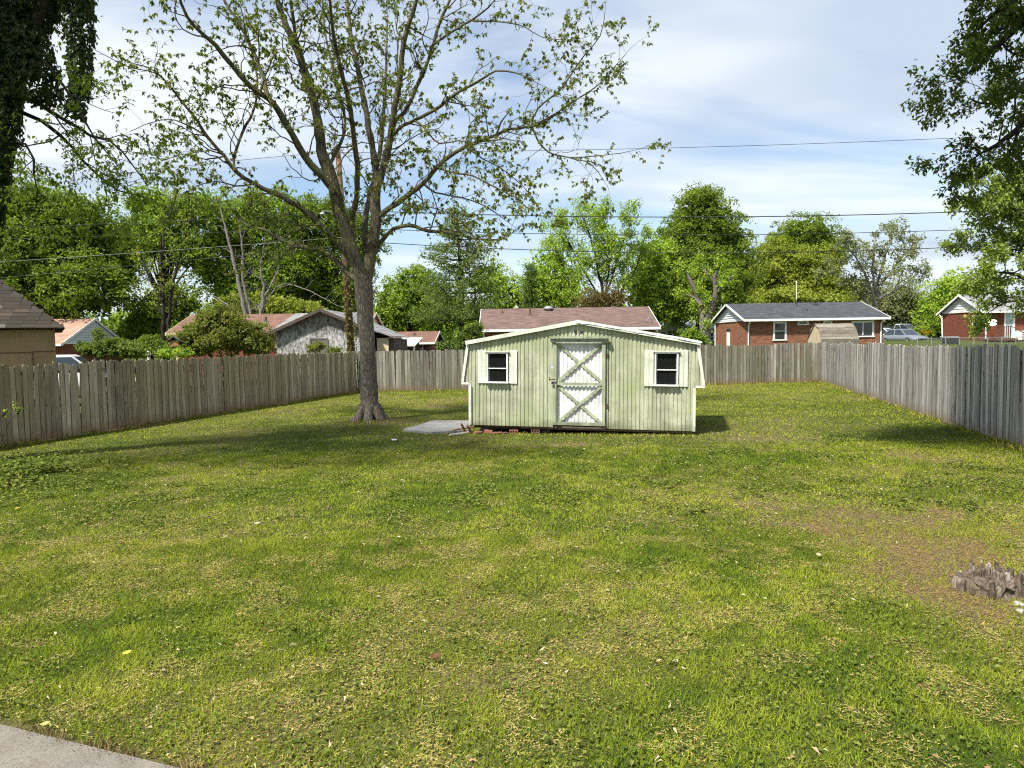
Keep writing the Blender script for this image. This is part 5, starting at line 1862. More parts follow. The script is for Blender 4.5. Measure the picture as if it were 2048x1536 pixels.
# ================================================================== houses beyond the fences
M['roof_pink'] = shingle_mat('faded_pink_shingles', (0.137, 0.09, 0.077), (0.18, 0.122, 0.105))
M['roof_rose'] = shingle_mat('salmon_shingles', (0.36, 0.215, 0.155), (0.43, 0.27, 0.20))
M['roof_red'] = shingle_mat('red_brown_shingles', (0.165, 0.093, 0.072), (0.22, 0.125, 0.095))
M['roof_dark'] = shingle_mat('charcoal_shingles', (0.052, 0.056, 0.064), (0.085, 0.09, 0.10))
M['roof_grey'] = shingle_mat('grey_shingles', (0.20, 0.20, 0.20), (0.28, 0.28, 0.28))
M['roof_brown'] = shingle_mat('dark_brown_shingles', (0.055, 0.047, 0.04), (0.075, 0.064, 0.054))
M['brick'] = brick_mat('orange_brick', (0.28, 0.115, 0.058), (0.21, 0.08, 0.042), (0.27, 0.20, 0.15))
M['brick_red'] = brick_mat('red_brick', (0.21, 0.06, 0.035), (0.16, 0.042, 0.027), (0.2, 0.12, 0.09))
M['siding'] = plain('pale_grey_siding', (0.60, 0.64, 0.66), 0.6, 0.06, 3)
M['siding_white'] = plain('white_siding', (0.66, 0.65, 0.63), 0.6, 0.06, 3)
M['tan'] = plain('tan_plywood_paint', (0.30, 0.225, 0.12), 0.8, 0.12, 2.5, dirt=(0.20, 0.15, 0.08))
t = NT('mottled_peeling_stucco')
v = t.coord()
st = t.n('ShaderNodeMapping')
st.inputs['Scale'].default_value = (7, 7, 3.0)
t.t.links.new(v, st.inputs['Vector'])
n1 = t.noise(st.outputs[0], 1.6, 8, 0.72, 0.8)
sep = t.n('ShaderNodeSeparateXYZ')
t.t.links.new(v, sep.inputs[0])
n3 = t.noise(v, 1.2, 5)
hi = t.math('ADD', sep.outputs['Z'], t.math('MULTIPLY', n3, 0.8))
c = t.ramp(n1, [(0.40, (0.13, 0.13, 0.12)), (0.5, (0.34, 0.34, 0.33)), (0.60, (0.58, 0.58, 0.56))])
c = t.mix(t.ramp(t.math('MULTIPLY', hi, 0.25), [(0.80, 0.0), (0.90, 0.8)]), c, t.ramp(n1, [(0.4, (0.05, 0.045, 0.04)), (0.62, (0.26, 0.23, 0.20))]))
M['stucco'] = t.fin(c, 0.9, 0.15)


def wb(mb, name, mat, root, uv=False, parent=None, smooth=False):
    """shape given in world coordinates -> child of root (translated only) or sub-part of one of its parts"""
    me = mb.mesh(name)
    if uv:
        box_uv(me)
    if smooth:
        me.polygons.foreach_set('use_smooth', [True] * len(me.polygons))
    me.transform(Matrix.Translation(-root.location))
    return link(name, me, M[mat] if isinstance(mat, str) else mat, parent or root)


def slab(a, b, c, d, t):
    """sloping sheet abcd (counter-clockwise from above), t thick downwards"""
    vs = [Vector(p) for p in (a, b, c, d)]
    n = (vs[1] - vs[0]).cross(vs[3] - vs[0]).normalized() * t
    lo = [p - n for p in vs]
    return MB().add([tuple(p) for p in vs + lo], [(0, 1, 2, 3), (7, 6, 5, 4), (1, 0, 4, 5), (2, 1, 5, 6), (3, 2, 6, 7), (0, 3, 7, 4)])


def win(root, o, ex, nv, w, h, fr=0.08, mid=True, mullion=False, frame='white_clean', pane='far_glass', name='window'):
    """window on a wall: o = lower corner on the wall face, ex = along the wall, nv = outwards"""
    o, ex, nv = Vector(o), Vector(ex), Vector(nv)
    z = Vector((0, 0, 1))

    def bar(a, b, wd, mb, dp=0.06):
        return mb.bar(a + nv * 0.012, b + nv * 0.012, wd, dp, nv)
    mb = MB()
    bar(o + ex * fr / 2, o + ex * fr / 2 + z * h, fr, mb)
    bar(o + ex * (w - fr / 2), o + ex * (w - fr / 2) + z * h, fr, mb)
    bar(o + ex * fr + z * (h - fr / 2), o + ex * (w - fr) + z * (h - fr / 2), fr, mb, 0.056)
    f = wb(mb, name, frame, root)
    mb = MB()
    bar(o - ex * 0.04 + z * 0.03 - nv * 0.0, o + ex * (w + 0.04) + z * 0.03, 0.09, mb, 0.12)
    wb(mb, 'sill', frame, root, parent=f)
    mb = MB()
    mb.bar(o + ex * fr * 0.6 + z * h / 2 + nv * 0.012, o + ex * (w - fr * 0.6) + z * h / 2 + nv * 0.012, h - fr, 0.012, nv)
    wb(mb, 'pane', pane, root, parent=f)
    if mid:
        mb = MB()
        mb.bar(o + ex * fr + z * h * 0.5 + nv * 0.03, o + ex * (w - fr) + z * h * 0.5 + nv * 0.03, 0.05, 0.02, nv)
        wb(mb, 'sash_bar', frame, root, parent=f)
    if mullion:
        mb = MB()
        mb.bar(o + ex * w * 0.5 + z * fr + nv * 0.03, o + ex * w * 0.5 + z * (h - fr) + nv * 0.03, 0.07, 0.02, nv)
        wb(mb, 'mullion', frame, root, parent=f)
    return f


def house_x(name, label, x0, x1, y0, y1, ze, zr, roof, wall, trim_='white_clean', over=0.4, gover=0.3, zb=None, gable=None, boards=0, gable_sides=(1, 1)):
    """house with its ridge along X: eaves face the viewer, gables at both ends"""
    zb = ground_z((x0 + x1) / 2, (y0 + y1) / 2) - 0.3 if zb is None else zb
    root = empty(name, ((x0 + x1) / 2, (y0 + y1) / 2, zb), 0, label, 'house')
    k = (zr - ze) / ((y1 - y0) / 2 + over)
    zw = ze + k * over - 0.1                     # wall top
    ym = (y0 + y1) / 2
    mb = MB()
    mb.add([(x0, y0, zb), (x1, y0, zb), (x1, y1, zb), (x0, y1, zb), (x0, y0, zw), (x1, y0, zw), (x1, y1, zw), (x0, y1, zw)], [(0, 1, 5, 4), (1, 2, 6, 5), (2, 3, 7, 6), (3, 0, 4, 7)])
    wb(mb, 'wall', wall, root, uv=True)
    f = wb(slab((x0 - gover, y0 - over, ze), (x1 + gover, y0 - over, ze), (x1 + gover, ym, zr), (x0 - gover, ym, zr), 0.09), 'roof', roof, root, uv=True)
    wb(slab((x0 - gover, ym, zr), (x1 + gover, ym, zr), (x1 + gover, y1 + over, ze), (x0 - gover, y1 + over, ze), 0.09), 'roof', roof, root, uv=True)
    for yy, s in ((y0 - over, -1), (y1 + over, 1)):
        wb(MB().box(x0 - gover, x1 + gover, min(yy, yy + s * 0.1), max(yy, yy + s * 0.1), ze - 0.17, ze - 0.01), 'gutter', trim_, root)
        wb(MB().box(x0, x1, min(yy, yy - s * (over + 0.0)) + 0.004, max(yy, yy - s * over) - 0.004, ze - 0.19, ze - 0.171), 'soffit', trim_, root)
    for xx, s, on in ((x0, -1, gable_sides[0]), (x1, 1, gable_sides[1])):
        if not on:
            continue
        pk = zr - 0.11
        xo = xx + s * 0.015
        if boards:
            # lap siding boards, one by one
            h = (pk - zw) / boards
            for b in range(boards):
                za, zc = zw + b * h, zw + (b + 1) * h
                ya = (y1 - y0) / 2 * (1 - (za - zw) / (pk - zw))
                yc = (y1 - y0) / 2 * (1 - (zc - zw) / (pk - zw))
                mb = MB()
                mb.add([(xo + s * 0.06, ym - ya, za), (xo + s * 0.06, ym + ya, za), (xo + s * 0.004, ym + yc, zc), (xo + s * 0.004, ym - yc, zc),
                        (xx - s * 0.02, ym - ya, za), (xx - s * 0.02, ym + ya, za), (xx - s * 0.02, ym + yc, zc), (xx - s * 0.02, ym - yc, zc)],
                       [(0, 1, 2, 3), (0, 4, 5, 1), (0, 3, 7, 4), (1, 5, 6, 2)])
                wb(mb, 'siding_board', gable or wall, root)
        else:
            mb = MB()
            mb.prism([(y0, zw), (y1, zw), (ym, pk)], 0, xx - s * 0.02, xo)
            wb(mb, 'gable', gable or wall, root, uv=True)
        wb(MB().box(min(xo, xo + s * 0.05), max(xo, xo + s * 0.05), y0 - 0.02, y1 + 0.02, zw - 0.12, zw - 0.004), 'frieze_board', trim_, root)
        xr = xx + s * (gover + 0.015)
        for ya, yb in ((y0 - over, ym), (y1 + over, ym)):
            mb = MB()
            mb.bar((xr, ya, ze - 0.07), (xr, yb, zr - 0.07), 0.03, 0.17, (0, 0, 1))
            wb(mb, 'rake_board', trim_, root)
    return root, zw, k


def downspout(root, x, y, z1, z0, s=1, mat='white_clean'):
    wb(MB().tube([(x, y - 0.4, z1), (x, y - 0.38, z1 - 0.12), (x, y - 0.07, z1 - 0.38), (x, y - 0.06, z1 - 0.6), (x, y - 0.06, z0)], 0.05, 6), 'downspout', mat, root)


def pipe_vent(root, p, h, r=0.05, mat='dark_metal', name='vent_pipe'):
    p = Vector(p)
    wb(MB().lathe([(r * 3, -0.05), (r * 1.4, 0.1), (r, 0.12), (r, h), (0, h)], p, 10), name, mat, root)


# the brick house with the charcoal roof
zeA, zrA = P(1640, 636, 52).z, P(1590, 605.5, 56.4).z
hA, zwA, kA = house_x('brick_house', 'orange brick house with charcoal roof and white trim beyond the far fence', 17.3, 27.4, 52.4, 60.4, zeA, zrA, 'roof_dark', 'brick', gable='siding', boards=7)
FY_, EX = Vector((0, -1, 0)), Vector((1, 0, 0))


def on_front(u0, u1, v0, v1, yw):
    a, b = P(u0, v1, yw), P(u1, v0, yw)
    return a, b.x - a.x, b.z - a.z


for (u0, u1, v0, v1, mid, mul, fr) in ((1546, 1573, 643, 681, True, False, 0.13), (1595, 1617, 640.5, 650, False, False, 0.1), (1646, 1664, 641.5, 649, False, False, 0.1), (1703, 1748, 641, 674, False, True, 0.14)):
    o, w, h = on_front(u0, u1, v0, v1, 52.4)
    win(hA, o, EX, FY_, w, h, fr, mid, mul)
downspout(hA, 17.45, 52.4, zeA - 0.1, 1.0)
downspout(hA, 27.2, 52.4, zeA - 0.1, 1.0)
wb(MB().tube([(17.2, 60.0, zwA - 0.2), (17.2, 60.0, 0.9)], 0.05, 6), 'downspout', 'white_clean', hA)
wb(MB().box(17.25, 17.285, 56.2, 57.0, 1.0, P(1458, 664, 56.6).z), 'door', 'white_clean', hA)
wb(MB().box(17.262, 17.289, 56.12, 57.08, P(1458, 664, 56.6).z + 0.004, P(1458, 664, 56.6).z + 0.25), 'door_head', 'dark_metal', hA)
pipe_vent(hA, (P(1592, 608, 55.6).x, 55.6, zeA + kA * (55.6 - 52)), 0.45)
pipe_vent(hA, (P(1629, 607, 55.8).x, 55.8, zeA + kA * (55.8 - 52)), 0.16, 0.11)
pipe_vent(hA, (P(1611, 618, 54.2).x, 54.2, zeA + kA * (54.2 - 52)), 0.06, 0.08)
wb(MB().tube([(P(1594, 600, 56.5).x, 56.6, zrA - 0.1), (P(1594, 600, 56.5).x, 56.6, P(1594, 566, 56.6).z)], 0.025, 6).tube([(P(1594, 600, 56.5).x, 56.6, P(1594, 566, 56.6).z), (P(1594, 600, 56.5).x - 0.06, 56.6, P(1594, 562, 56.6).z)], 0.05, 6), 'mast', 'white_clean', hA)

# the long pink-roofed house behind the shed
zeB, zrB = P(1140, 656, 45).z, P(1130, 615.5, 49).z
xB0, xB1 = P(958, 650, 45).x, P(1321, 650, 45).x
hB, zwB, kB = house_x('ranch_house', 'long low house with faded pink shingle roof directly behind the green shed', xB0 + 0.3, xB1 - 0.3, 45.4, 52.6, zeB, zrB, 'roof_pink', 'brick')
for (u, v, h, r_) in ((1004, 624, 0.14, 0.06), (1060, 629, 0.42, 0.05)):
    y_ = 45 + 4 * (v - 656) / (615.5 - 656)
    pipe_vent(hB, (P(u, v, y_).x, y_, zeB + kB * (y_ - 45)), h, r_, 'rust')
y_ = 48.6
wb(MB().lathe([(0.20, -0.12), (0.20, 0.02), (0.34, 0.05), (0.33, 0.13), (0.25, 0.21), (0.12, 0.26), (0, 0.27)], (P(1097, 620, y_).x, y_, zeB + kB * (y_ - 45)), 16), 'roof_vent', 'galv', hB, smooth=True)
pz = Vector((P(1300, 650, 45.6).x, 45.6, zeB + kB * 0.6))
wb(MB().tube([pz, pz + Vector((0, 0, 0.55)), pz + Vector((-0.08, 0, 0.75))], 0.025, 6).tube([pz + Vector((0, 0, 0.35)), pz + Vector((-0.28, -0.1, 0.2)), pz + Vector((-0.35, -0.1, 0.3))], 0.02, 6), 'antenna_mount', 'galv', hB)
downspout(hB, P(968, 670, 45.4).x, 45.4, zeB - 0.1, 0.2)
downspout(hB, P(1312, 670, 45.4).x, 45.4, zeB - 0.1, 0.2)

# red-roofed house left of the trunk, with a grey patch of newer roof
zrD, zeD = P(600, 627, 52).z, P(773, 663, 56).z
hD, zwD, kD = house_x('long_house', 'long house with red brown roof and a grey patched end behind the mottled garage', -23.0, -10.1, 48.4, 55.6, zeD, zrD, 'roof_red', 'brick_red', 'cream', gable='cream')
g0, g1 = P(590, 628, 52).x, -9.79
wb(slab((g0 - 0.5, 47.98, zeD + 0.008), (g1 - 1.4, 47.98, zeD + 0.008), (g1 - 1.4, 52.0, zrD + 0.008), (g0, 52.0, zrD + 0.008), 0.006), 'roof_patch', 'roof_grey', hD, uv=True)
pipe_vent(hD, (P(532, 640, 50).x, 50.0, zeD + kD * 2.0), 0.4, 0.06)

# gable-fronted mottled garage
peakC, eaveC = P(640, 617, 36), P(538, 664, 36)
wC = peakC.x - eaveC.x
xC0, xC1, xm = eaveC.x + 0.2, 2 * peakC.x - eaveC.x - 0.2, peakC.x
zbC = ground_z(xm, 36) - 0.2
hC = empty('stucco_garage', (xm, 36, zbC), 0, 'gable ended garage with peeling mottled white wall over the fence corner', 'garage')
kC = (peakC.z - eaveC.z) / wC
wallz = peakC.z - kC * (xm - xC0) - 0.12
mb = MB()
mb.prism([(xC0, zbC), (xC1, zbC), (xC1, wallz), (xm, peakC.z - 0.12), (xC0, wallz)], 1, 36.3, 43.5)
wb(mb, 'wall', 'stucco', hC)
wb(slab((xm, 36.0, peakC.z), (xm, 43.8, peakC.z), (eaveC.x, 43.8, eaveC.z), (eaveC.x, 36.0, eaveC.z), 0.1), 'roof', 'roof_grey', hC, uv=True)
wb(slab((2 * xm - eaveC.x, 36.0, eaveC.z), (2 * xm - eaveC.x, 43.8, eaveC.z), (xm, 43.8, peakC.z), (xm, 36.0, peakC.z), 0.1), 'roof', 'roof_grey', hC, uv=True)
M['dark_fascia'] = plain('dark_brown_fascia', (0.09, 0.07, 0.06), 0.8, 0.25, 3)
for s in (-1, 1):
    ex = xm + s * (wC + 0.02)
    wb(MB().bar((ex, 35.98, eaveC.z - 0.07), (xm + s * 0.004, 35.98, peakC.z - 0.07), 0.03, 0.16, (0, 0, 1)), 'rake_board', 'dark_fascia', hC)
M['board_up'] = plain('weathered_window_board', (0.16, 0.145, 0.125), 0.85, 0.25, 3)
o, w, h = on_front(621, 656, 676, 712, 36.3)
win(hC, o, EX, FY_, w, h, 0.07, False, False, 'board_up', 'board_up', 'boarded_window')
o, w, h = on_front(529, 540, 688, 712, 36.2)
wb(MB().box(xC0 - 0.32, xC0 - 0.01, 36.4, 36.48, zbC, o.z + h), 'side_door', plain('red_painted_door', (0.24, 0.045, 0.05), 0.7, 0.2), hC)
# cream lean-to on its far flank
lx0, lx1 = 2 * xm - eaveC.x + 0.02, P(777, 690, 37).x
lz = P(765, 676, 37).z
wb(MB().box(lx0, lx1, 37.0, 42.0, zbC, lz), 'lean_to_wall', 'cream', hC)
wb(MB().box(lx1 + 0.004, lx1 + 0.25, 37.1, 42.0, zbC, lz - 0.05), 'lean_to_post', 'dark_fascia', hC)
wb(slab((lx0 - 0.12, 36.7, lz + 0.42), (lx1 + 0.35, 36.7, lz + 0.08), (lx1 + 0.35, 42.2, lz + 0.08), (lx0 - 0.12, 42.2, lz + 0.42), 0.06), 'lean_to_roof', 'roof_grey', hC, uv=True)

# salmon-roofed house with grey siding gable
zeE, zrE = P(125, 687, 50).z, P(187, 637, 54.2).z
hE, zwE, kE = house_x('gabled_house', 'salmon roofed house with pale grey siding gable beside the tan garage', -44.0, -31.75, 50.4, 58.0, zeE, zrE, 'roof_rose', 'brick_red', gable='siding', boards=9, gable_sides=(0, 1), gover=0.15)
o = Vector((-31.75, 54.0, zwE - 1.6))
win(hE, o, (0, 1, 0), (1, 0, 0), 0.9, 1.3, 0.08)

# small shuttered house and its white carport
zeG, zrG = P(850, 684, 55).z, P(820, 663, 59).z
xg0, xg1 = P(775, 680, 55).x, P(867, 680, 55).x
hG, zwG, kG = house_x('small_house', 'small brown roofed house with dark shutters seen between trunk and green shed', xg0 + 0.2, xg1 - 0.2, 55.4, 62.6, zeG, zrG, 'roof_red', 'brick', zb=-0.9)
pipe_vent(hG, (P(829, 668, 57.5).x, 57.5, zeG + kG * 2.5), 0.2, 0.06)
o, w, h = on_front(833, 847, 688, 706, 55.4)
win(hG, o, EX, FY_, w, h, 0.1)
for u in (830.5, 849.5):
    a = P(u, 697, 55.4)
    wb(MB().box(a.x - 0.09, a.x + 0.09, 55.33, 55.39, o.z, o.z + h), 'shutter', 'dark_metal', hG)
ca, cb_ = P(786, 684, 50), P(830, 690, 50)
hG2 = empty('carport', (ca.x + 0.8, 52, -0.6), 0, 'white flat roofed carport in front of the small shuttered house', 'carport')
wb(slab((ca.x, 50.0, cb_.z + 0.05), (cb_.x, 50.0, cb_.z), (cb_.x, 54.5, cb_.z + 0.55), (ca.x, 54.5, cb_.z + 0.6), 0.1), 'roof', 'white_clean', hG2)
for x in (ca.x + 0.15, cb_.x - 0.1):
    wb(MB().box(x - 0.06, x + 0.06, 50.2, 50.32, -0.6, cb_.z - 0.08), 'post', 'white_clean', hG2)
wb(MB().box(ca.x + 0.05, ca.x + 0.45, 50.4, 54.0, -0.6, cb_.z - 0.1), 'side_panel', 'siding_white', hG2)
wb(MB().box(ca.x + 0.46, cb_.x - 0.2, 53.6, 53.8, -0.6, cb_.z + 0.2), 'back_panel', 'dark_fascia', hG2)

# white gabled house far behind
pk = P(1349, 640, 75)
el, er = P(1320, 656, 75), P(1388, 656, 75)
zbH = ground_z(pk.x, 78) - 0.3
hH = empty('white_gabled_house', (pk.x, 75, zbH), 0, 'distant house with small white gable between pink roof and pruned tree', 'house')
mb = MB()
mb.prism([(el.x + 0.2, el.z - 0.15), (er.x - 0.2, er.z - 0.15), (pk.x, pk.z - 0.15)], 1, 75.2, 75.35)
wb(mb, 'gable', 'siding_white', hH)
wb(MB().box(el.x + 0.22, er.x + 6.0, 75.4, 82, zbH, el.z - 0.16), 'wall', brick_mat('tan_brick', (0.38, 0.25, 0.17), (0.33, 0.2, 0.14)), hH, uv=True)
for s, e_ in ((-1, el), (1, er)):
    wb(MB().bar((e_.x, 74.98, e_.z - 0.04), (pk.x + s * 0.004, 74.98, pk.z - 0.04), 0.03, 0.2, (0, 0, 1)), 'rake_board', 'white_clean', hH)
wb(slab((pk.x, 75.0, pk.z), (pk.x, 79, pk.z), (el.x, 79, el.z), (el.x, 75.0, el.z), 0.1), 'roof', 'roof_grey', hH, uv=True)
wb(slab((er.x, 75.0, er.z), (er.x, 79, er.z), (pk.x, 79, pk.z), (pk.x, 75.0, pk.z), 0.1), 'roof', 'roof_grey', hH, uv=True)
wb(slab((er.x - 2.0, 76.0, er.z - 0.1), (er.x + 6.2, 76.0, er.z - 0.1), (er.x + 6.2, 79.4, pk.z + 0.05), (er.x - 2.0, 79.4, pk.z + 0.05), 0.1), 'roof', 'roof_grey', hH, uv=True)
wb(MB().box(el.x, er.x, 75.36, 75.39, el.z - 0.42, el.z - 0.17), 'frieze_board', 'white_clean', hH)
o, w, h = on_front(1332, 1346, 661, 672, 75.4)
win(hH, o, EX, FY_, w, h, 0.12)
o, w, h = on_front(1418, 1428, 664, 682, 75.4)
win(hH, o, EX, FY_, w, h, 0.12)

# the red brick house at the right edge
zeI, zrI = P(1968, 622, 60).z, P(1926, 589, 63).z
hI, zwI, kI = house_x('red_brick_house', 'red brick house with white gable, back door and wooden steps at the picture edge', 39.9, 52.0, 60.2, 65.8, zeI, zrI, 'roof_grey', 'brick_red', gable='siding_white', boards=6, gable_sides=(1, 0), gover=0.35)
oW = Vector((39.9, 61.6, P(1952, 653, 61).z))
win(hI, oW, (0, -1, 0), (-1, 0, 0), 0.75, 0.95, 0.14)
o, w, h = on_front(2007, 2030, 624, 676, 60.2)
win(hI, o, EX, FY_, w, h, 0.16, False, False, 'white_clean', plain('pale_green_storm_door', (0.42, 0.55, 0.52), 0.4, 0.1), 'door')
wb(MB().tube([(40.1, 60.1, zwI), (40.1, 60.1, 1.0)], 0.06, 6), 'downspout', 'white_clean', hI)
wb(MB().tube([(39.6, 65.9, zeI), (39.75, 65.7, zeI - 0.5), (39.8, 65.6, 1.0)], 0.06, 6), 'downspout', 'white_clean', hI)
o, w, h = on_front(2036, 2060, 661, 680, 59.8)
f = wb(MB().box(o.x, o.x + w, 59.4, 60.18, o.z, o.z + h), 'louvred_vent', 'white_clean', hI)
for i in range(4):
    wb(MB().box(o.x + 0.05, o.x + w - 0.05, 59.37, 59.398, o.z + 0.08 + i * h / 4.4, o.z + 0.08 + i * h / 4.4 + 0.07), 'louvre', 'galv', hI, parent=f)

# dish
dc = P(1986, 646, 59.4)
dish = empty('satellite_dish', dc, 0, 'white satellite dish on a bent arm at the red brick house corner', 'dish')
mb = MB()
mb.lathe([(0.0, 0.0), (0.12, 0.01), (0.2, 0.03), (0.3, 0.07), (0.31, 0.065), (0.2, 0.02), (0.12, 0.0), (0.0, -0.012)], (0, 0, 0), 20)
dd = mb.build('reflector', M['white_clean'], dish, smooth=True)
dd.rotation_euler = (R(66), 0, R(-38))
mb = MB()
mb.tube([(0.05, 0.05, -0.05), (-0.35, 0.3, -0.45), (-0.55, 0.6, -0.4), (-0.6, 0.75, -0.1)], 0.035, 6).tube([(0.0, 0.0, -0.3), (-0.4, -0.35, -0.2), (-0.5, -0.4, 0.0)], 0.022, 6)
mb.build('arm', M['white_clean'], dish)

# wooden steps with railing
M['deck'] = plain('red_brown_deck_stain', (0.12, 0.06, 0.04), 0.8, 0.25, 4)
sa, sb_ = P(1996, 678, 58.2), P(2014, 678, 58.2)
steps = empty('porch_steps', (sa.x + 0.5, 58.6, ground_z(sa.x, 58)), 0, 'dark wooden porch landing with railing at the red brick house door', 'steps')
zt = P(2005, 677, 58.2).z
wb(MB().box(sa.x - 0.1, sb_.x + 0.9, 58.2, 60.1, zt - 0.14, zt), 'landing', 'deck', steps)
for x in np.linspace(sa.x, sb_.x + 0.3, 7):
    wb(MB().box(x - 0.03, x + 0.03, 58.22, 58.28, zt + 0.004, zt + 1.0), 'baluster', 'deck', steps)
wb(MB().bar((sa.x - 0.1, 58.25, zt + 1.02), (sb_.x + 0.35, 58.25, zt + 1.02), 0.1, 0.05, (0, 0, 1)), 'handrail', 'deck', steps)
wb(MB().bar((sb_.x + 0.36, 58.25, zt + 1.0), (sb_.x + 1.5, 57.6, zt + 0.15), 0.1, 0.06, (0, 0, 1)), 'handrail', 'deck', steps)
for i in range(3):
    wb(MB().box(sb_.x + 0.92 + 0.3 * i, sb_.x + 1.2 + 0.3 * i, 58.2, 59.6, zt - 0.34 - 0.18 * i, zt - 0.2 - 0.18 * i), 'step', 'deck', steps)
for x in (sa.x, sb_.x + 0.4, sb_.x + 0.85):
    wb(MB().box(x - 0.06, x + 0.06, 58.3, 58.42, ground_z(x, 58) - 0.2, zt - 0.145), 'post', 'deck', steps)

# little brown gable beyond it
pk = P(1873, 616, 95)
hK = empty('far_cottage', (pk.x, 95, ground_z(pk.x, 95)), 0, 'tiny brown gabled roof glimpsed behind the red brick house', 'house')
zk = ground_z(pk.x, 95)
wb(MB().prism([(pk.x - 1.9, zk), (pk.x + 1.9, zk), (pk.x + 1.9, pk.z - 1.25), (pk.x, pk.z - 0.1), (pk.x - 1.9, pk.z - 1.25)], 1, 95.2, 102), 'wall', 'siding_white', hK)
for s in (-1, 1):
    a, b = (pk.x + s * 2.3, pk.z - 1.4), (pk.x, pk.z)
    pts = [(b[0], 95, b[1]), (b[0], 102.2, b[1]), (a[0], 102.2, a[1]), (a[0], 95, a[1])]
    wb(slab(*(pts if s < 0 else pts[::-1]), 0.12), 'roof', 'roof_brown', hK, uv=True)

# tan garage with steep hipped roof at the left edge; shingle courses built as pieces
eR = P(130, 655.5, 18)
kF, RZF, RUN = 0.95, R(33), 3.0
hF = empty('tan_garage', (eR.x, eR.y, ground_z(eR.x, 18) - 0.1), RZF, 'tan plywood garage with worn dark shingle roof over the brown fence', 'garage')
zF = eR.z - hF.location.z                          # eave height in the garage's own frame
LX = -9.0
MB().box(LX + 0.3, -0.22, 0.32, 2 * RUN - 0.3, 0.0, zF - 0.04).build('wall', M['tan'], hF)
M['seam'] = plain('panel_seam_brown', (0.10, 0.065, 0.035), 0.85, 0.2)
MB().box(-1.66, -1.60, 0.297, 0.318, 0.0, zF - 0.05).build('batten', M['seam'], hF)
for x0, x1, z in ((-1.56, -0.72, zF - 0.62), (-0.70, -0.24, zF - 0.60), (-2.6, -1.70, zF - 0.63)):
    MB().box(x0, x1, 0.303, 0.318, z, z + 0.018).build('panel_joint', M['seam'], hF)
MB().box(-0.72, -0.705, 0.302, 0.318, 0.0, zF - 0.605).build('panel_joint', M['seam'], hF)
pk = zF + kF * RUN
rfm = MB().add([(LX, 0, zF), (0, 0, zF), (-RUN, RUN, pk), (LX + RUN, RUN, pk), (0, 2 * RUN, zF), (LX, 2 * RUN, zF), (LX, 0, zF - 0.02), (0, 0, zF - 0.02), (0, 2 * RUN, zF - 0.02), (LX, 2 * RUN, zF - 0.02)],
               [(0, 1, 2, 3), (1, 4, 2), (3, 2, 4, 5), (5, 0, 3), (6, 7, 1, 0), (7, 8, 4, 1), (9, 8, 7, 6), (8, 9, 5, 4), (9, 6, 0, 5)])
me = rfm.mesh('roof')
box_uv(me)
rf = link('roof', me, M['roof_brown'], hF)
t = NT('worn_shingle_tabs')
cc = t.ramp(t.rand(), [(0.0, (0.046, 0.039, 0.032)), (0.5, (0.056, 0.048, 0.039)), (0.92, (0.066, 0.056, 0.045)), (0.98, (0.085, 0.062, 0.042)), (1.0, (0.15, 0.14, 0.13))])
nz = t.noise(t.coord(rnd=20), 30, 5, 0.7)
cc = t.mix(t.ramp(nz, [(0.4, 0.0), (0.7, 0.4)]), cc, (0.035, 0.03, 0.026))
M['tab'] = t.fin(cc, 0.95, 0.1)
tab = MB().box(-0.148, 0.148, -0.07, 0.075, 0.0, 0.005).mesh('shingle')
tab.materials.append(M['tab'])
rr = random.Random(9)
ang = math.atan(kF)
for row in range(18):
    sd = 0.06 + row * 0.142                       # distance up the slope
    yy, zz = sd * math.cos(ang), zF + sd * math.sin(ang)
    x = -yy - 0.13 - (0.15 if row % 2 else 0.0)
    while x > -2.9:
        o = link('shingle', tab, None, rf)
        o.location = (x, yy - math.sin(ang) * 0.008, zz + math.cos(ang) * 0.008 + rr.uniform(0, 0.003))
        o.rotation_euler = (ang - 0.04 + rr.uniform(-0.01, 0.015), 0, rr.gauss(0, 0.006))
        x -= 0.30

# gambrel storage shed on the far lot
jx, jy0, jy1 = 20.0, 45.8, 47.9
jx1 = P(1716, 670, 45.8).x
jz = ground_z(21, 46)
jt = P(1645, 648, 46.8).z
hJ = empty('storage_shed', ((jx + jx1) / 2, 46.8, jz), 0, 'small beige gambrel storage shed with weathered board roof before the brick house', 'shed')
jm = (jy0 + jy1) / 2
prof = [(jy0, jz), (jy1, jz), (jy1, jt - 1.0), (jm + 0.62, jt - 0.28), (jm, jt), (jm - 0.62, jt - 0.28), (jy0, jt - 1.0)]
wb(MB().prism(prof, 0, jx, jx1), 'wall', plain('beige_shed_panel', (0.48, 0.40, 0.28), 0.8, 0.1, 3), hJ)
M['jboard'] = wood_mat('weathered_roof_board', (0.15, 0.13, 0.10), (0.32, 0.29, 0.24))
segs = [((jy0 - 0.06, jt - 1.62), (jy0 - 0.03, jt - 1.0)), ((jy0 - 0.03, jt - 1.0), (jm - 0.63, jt - 0.26)), ((jm - 0.63, jt - 0.26), (jm, jt + 0.03))]
for a, b in segs:
    nb = 4
    for i in range(nb):
        p0 = (a[0] + (b[0] - a[0]) * i / nb, a[1] + (b[1] - a[1]) * i / nb)
        p1 = (a[0] + (b[0] - a[0]) * (i + 1) / nb, a[1] + (b[1] - a[1]) * (i + 1) / nb)
        wb(slab((jx - 0.06, p0[0] - 0.02, p0[1] - 0.01), (jx1 + 0.06, p0[0] - 0.02, p0[1] - 0.01), (jx1 + 0.06, p1[0], p1[1]), (jx - 0.06, p1[0], p1[1]), 0.02), 'roof_board', 'jboard', hJ)
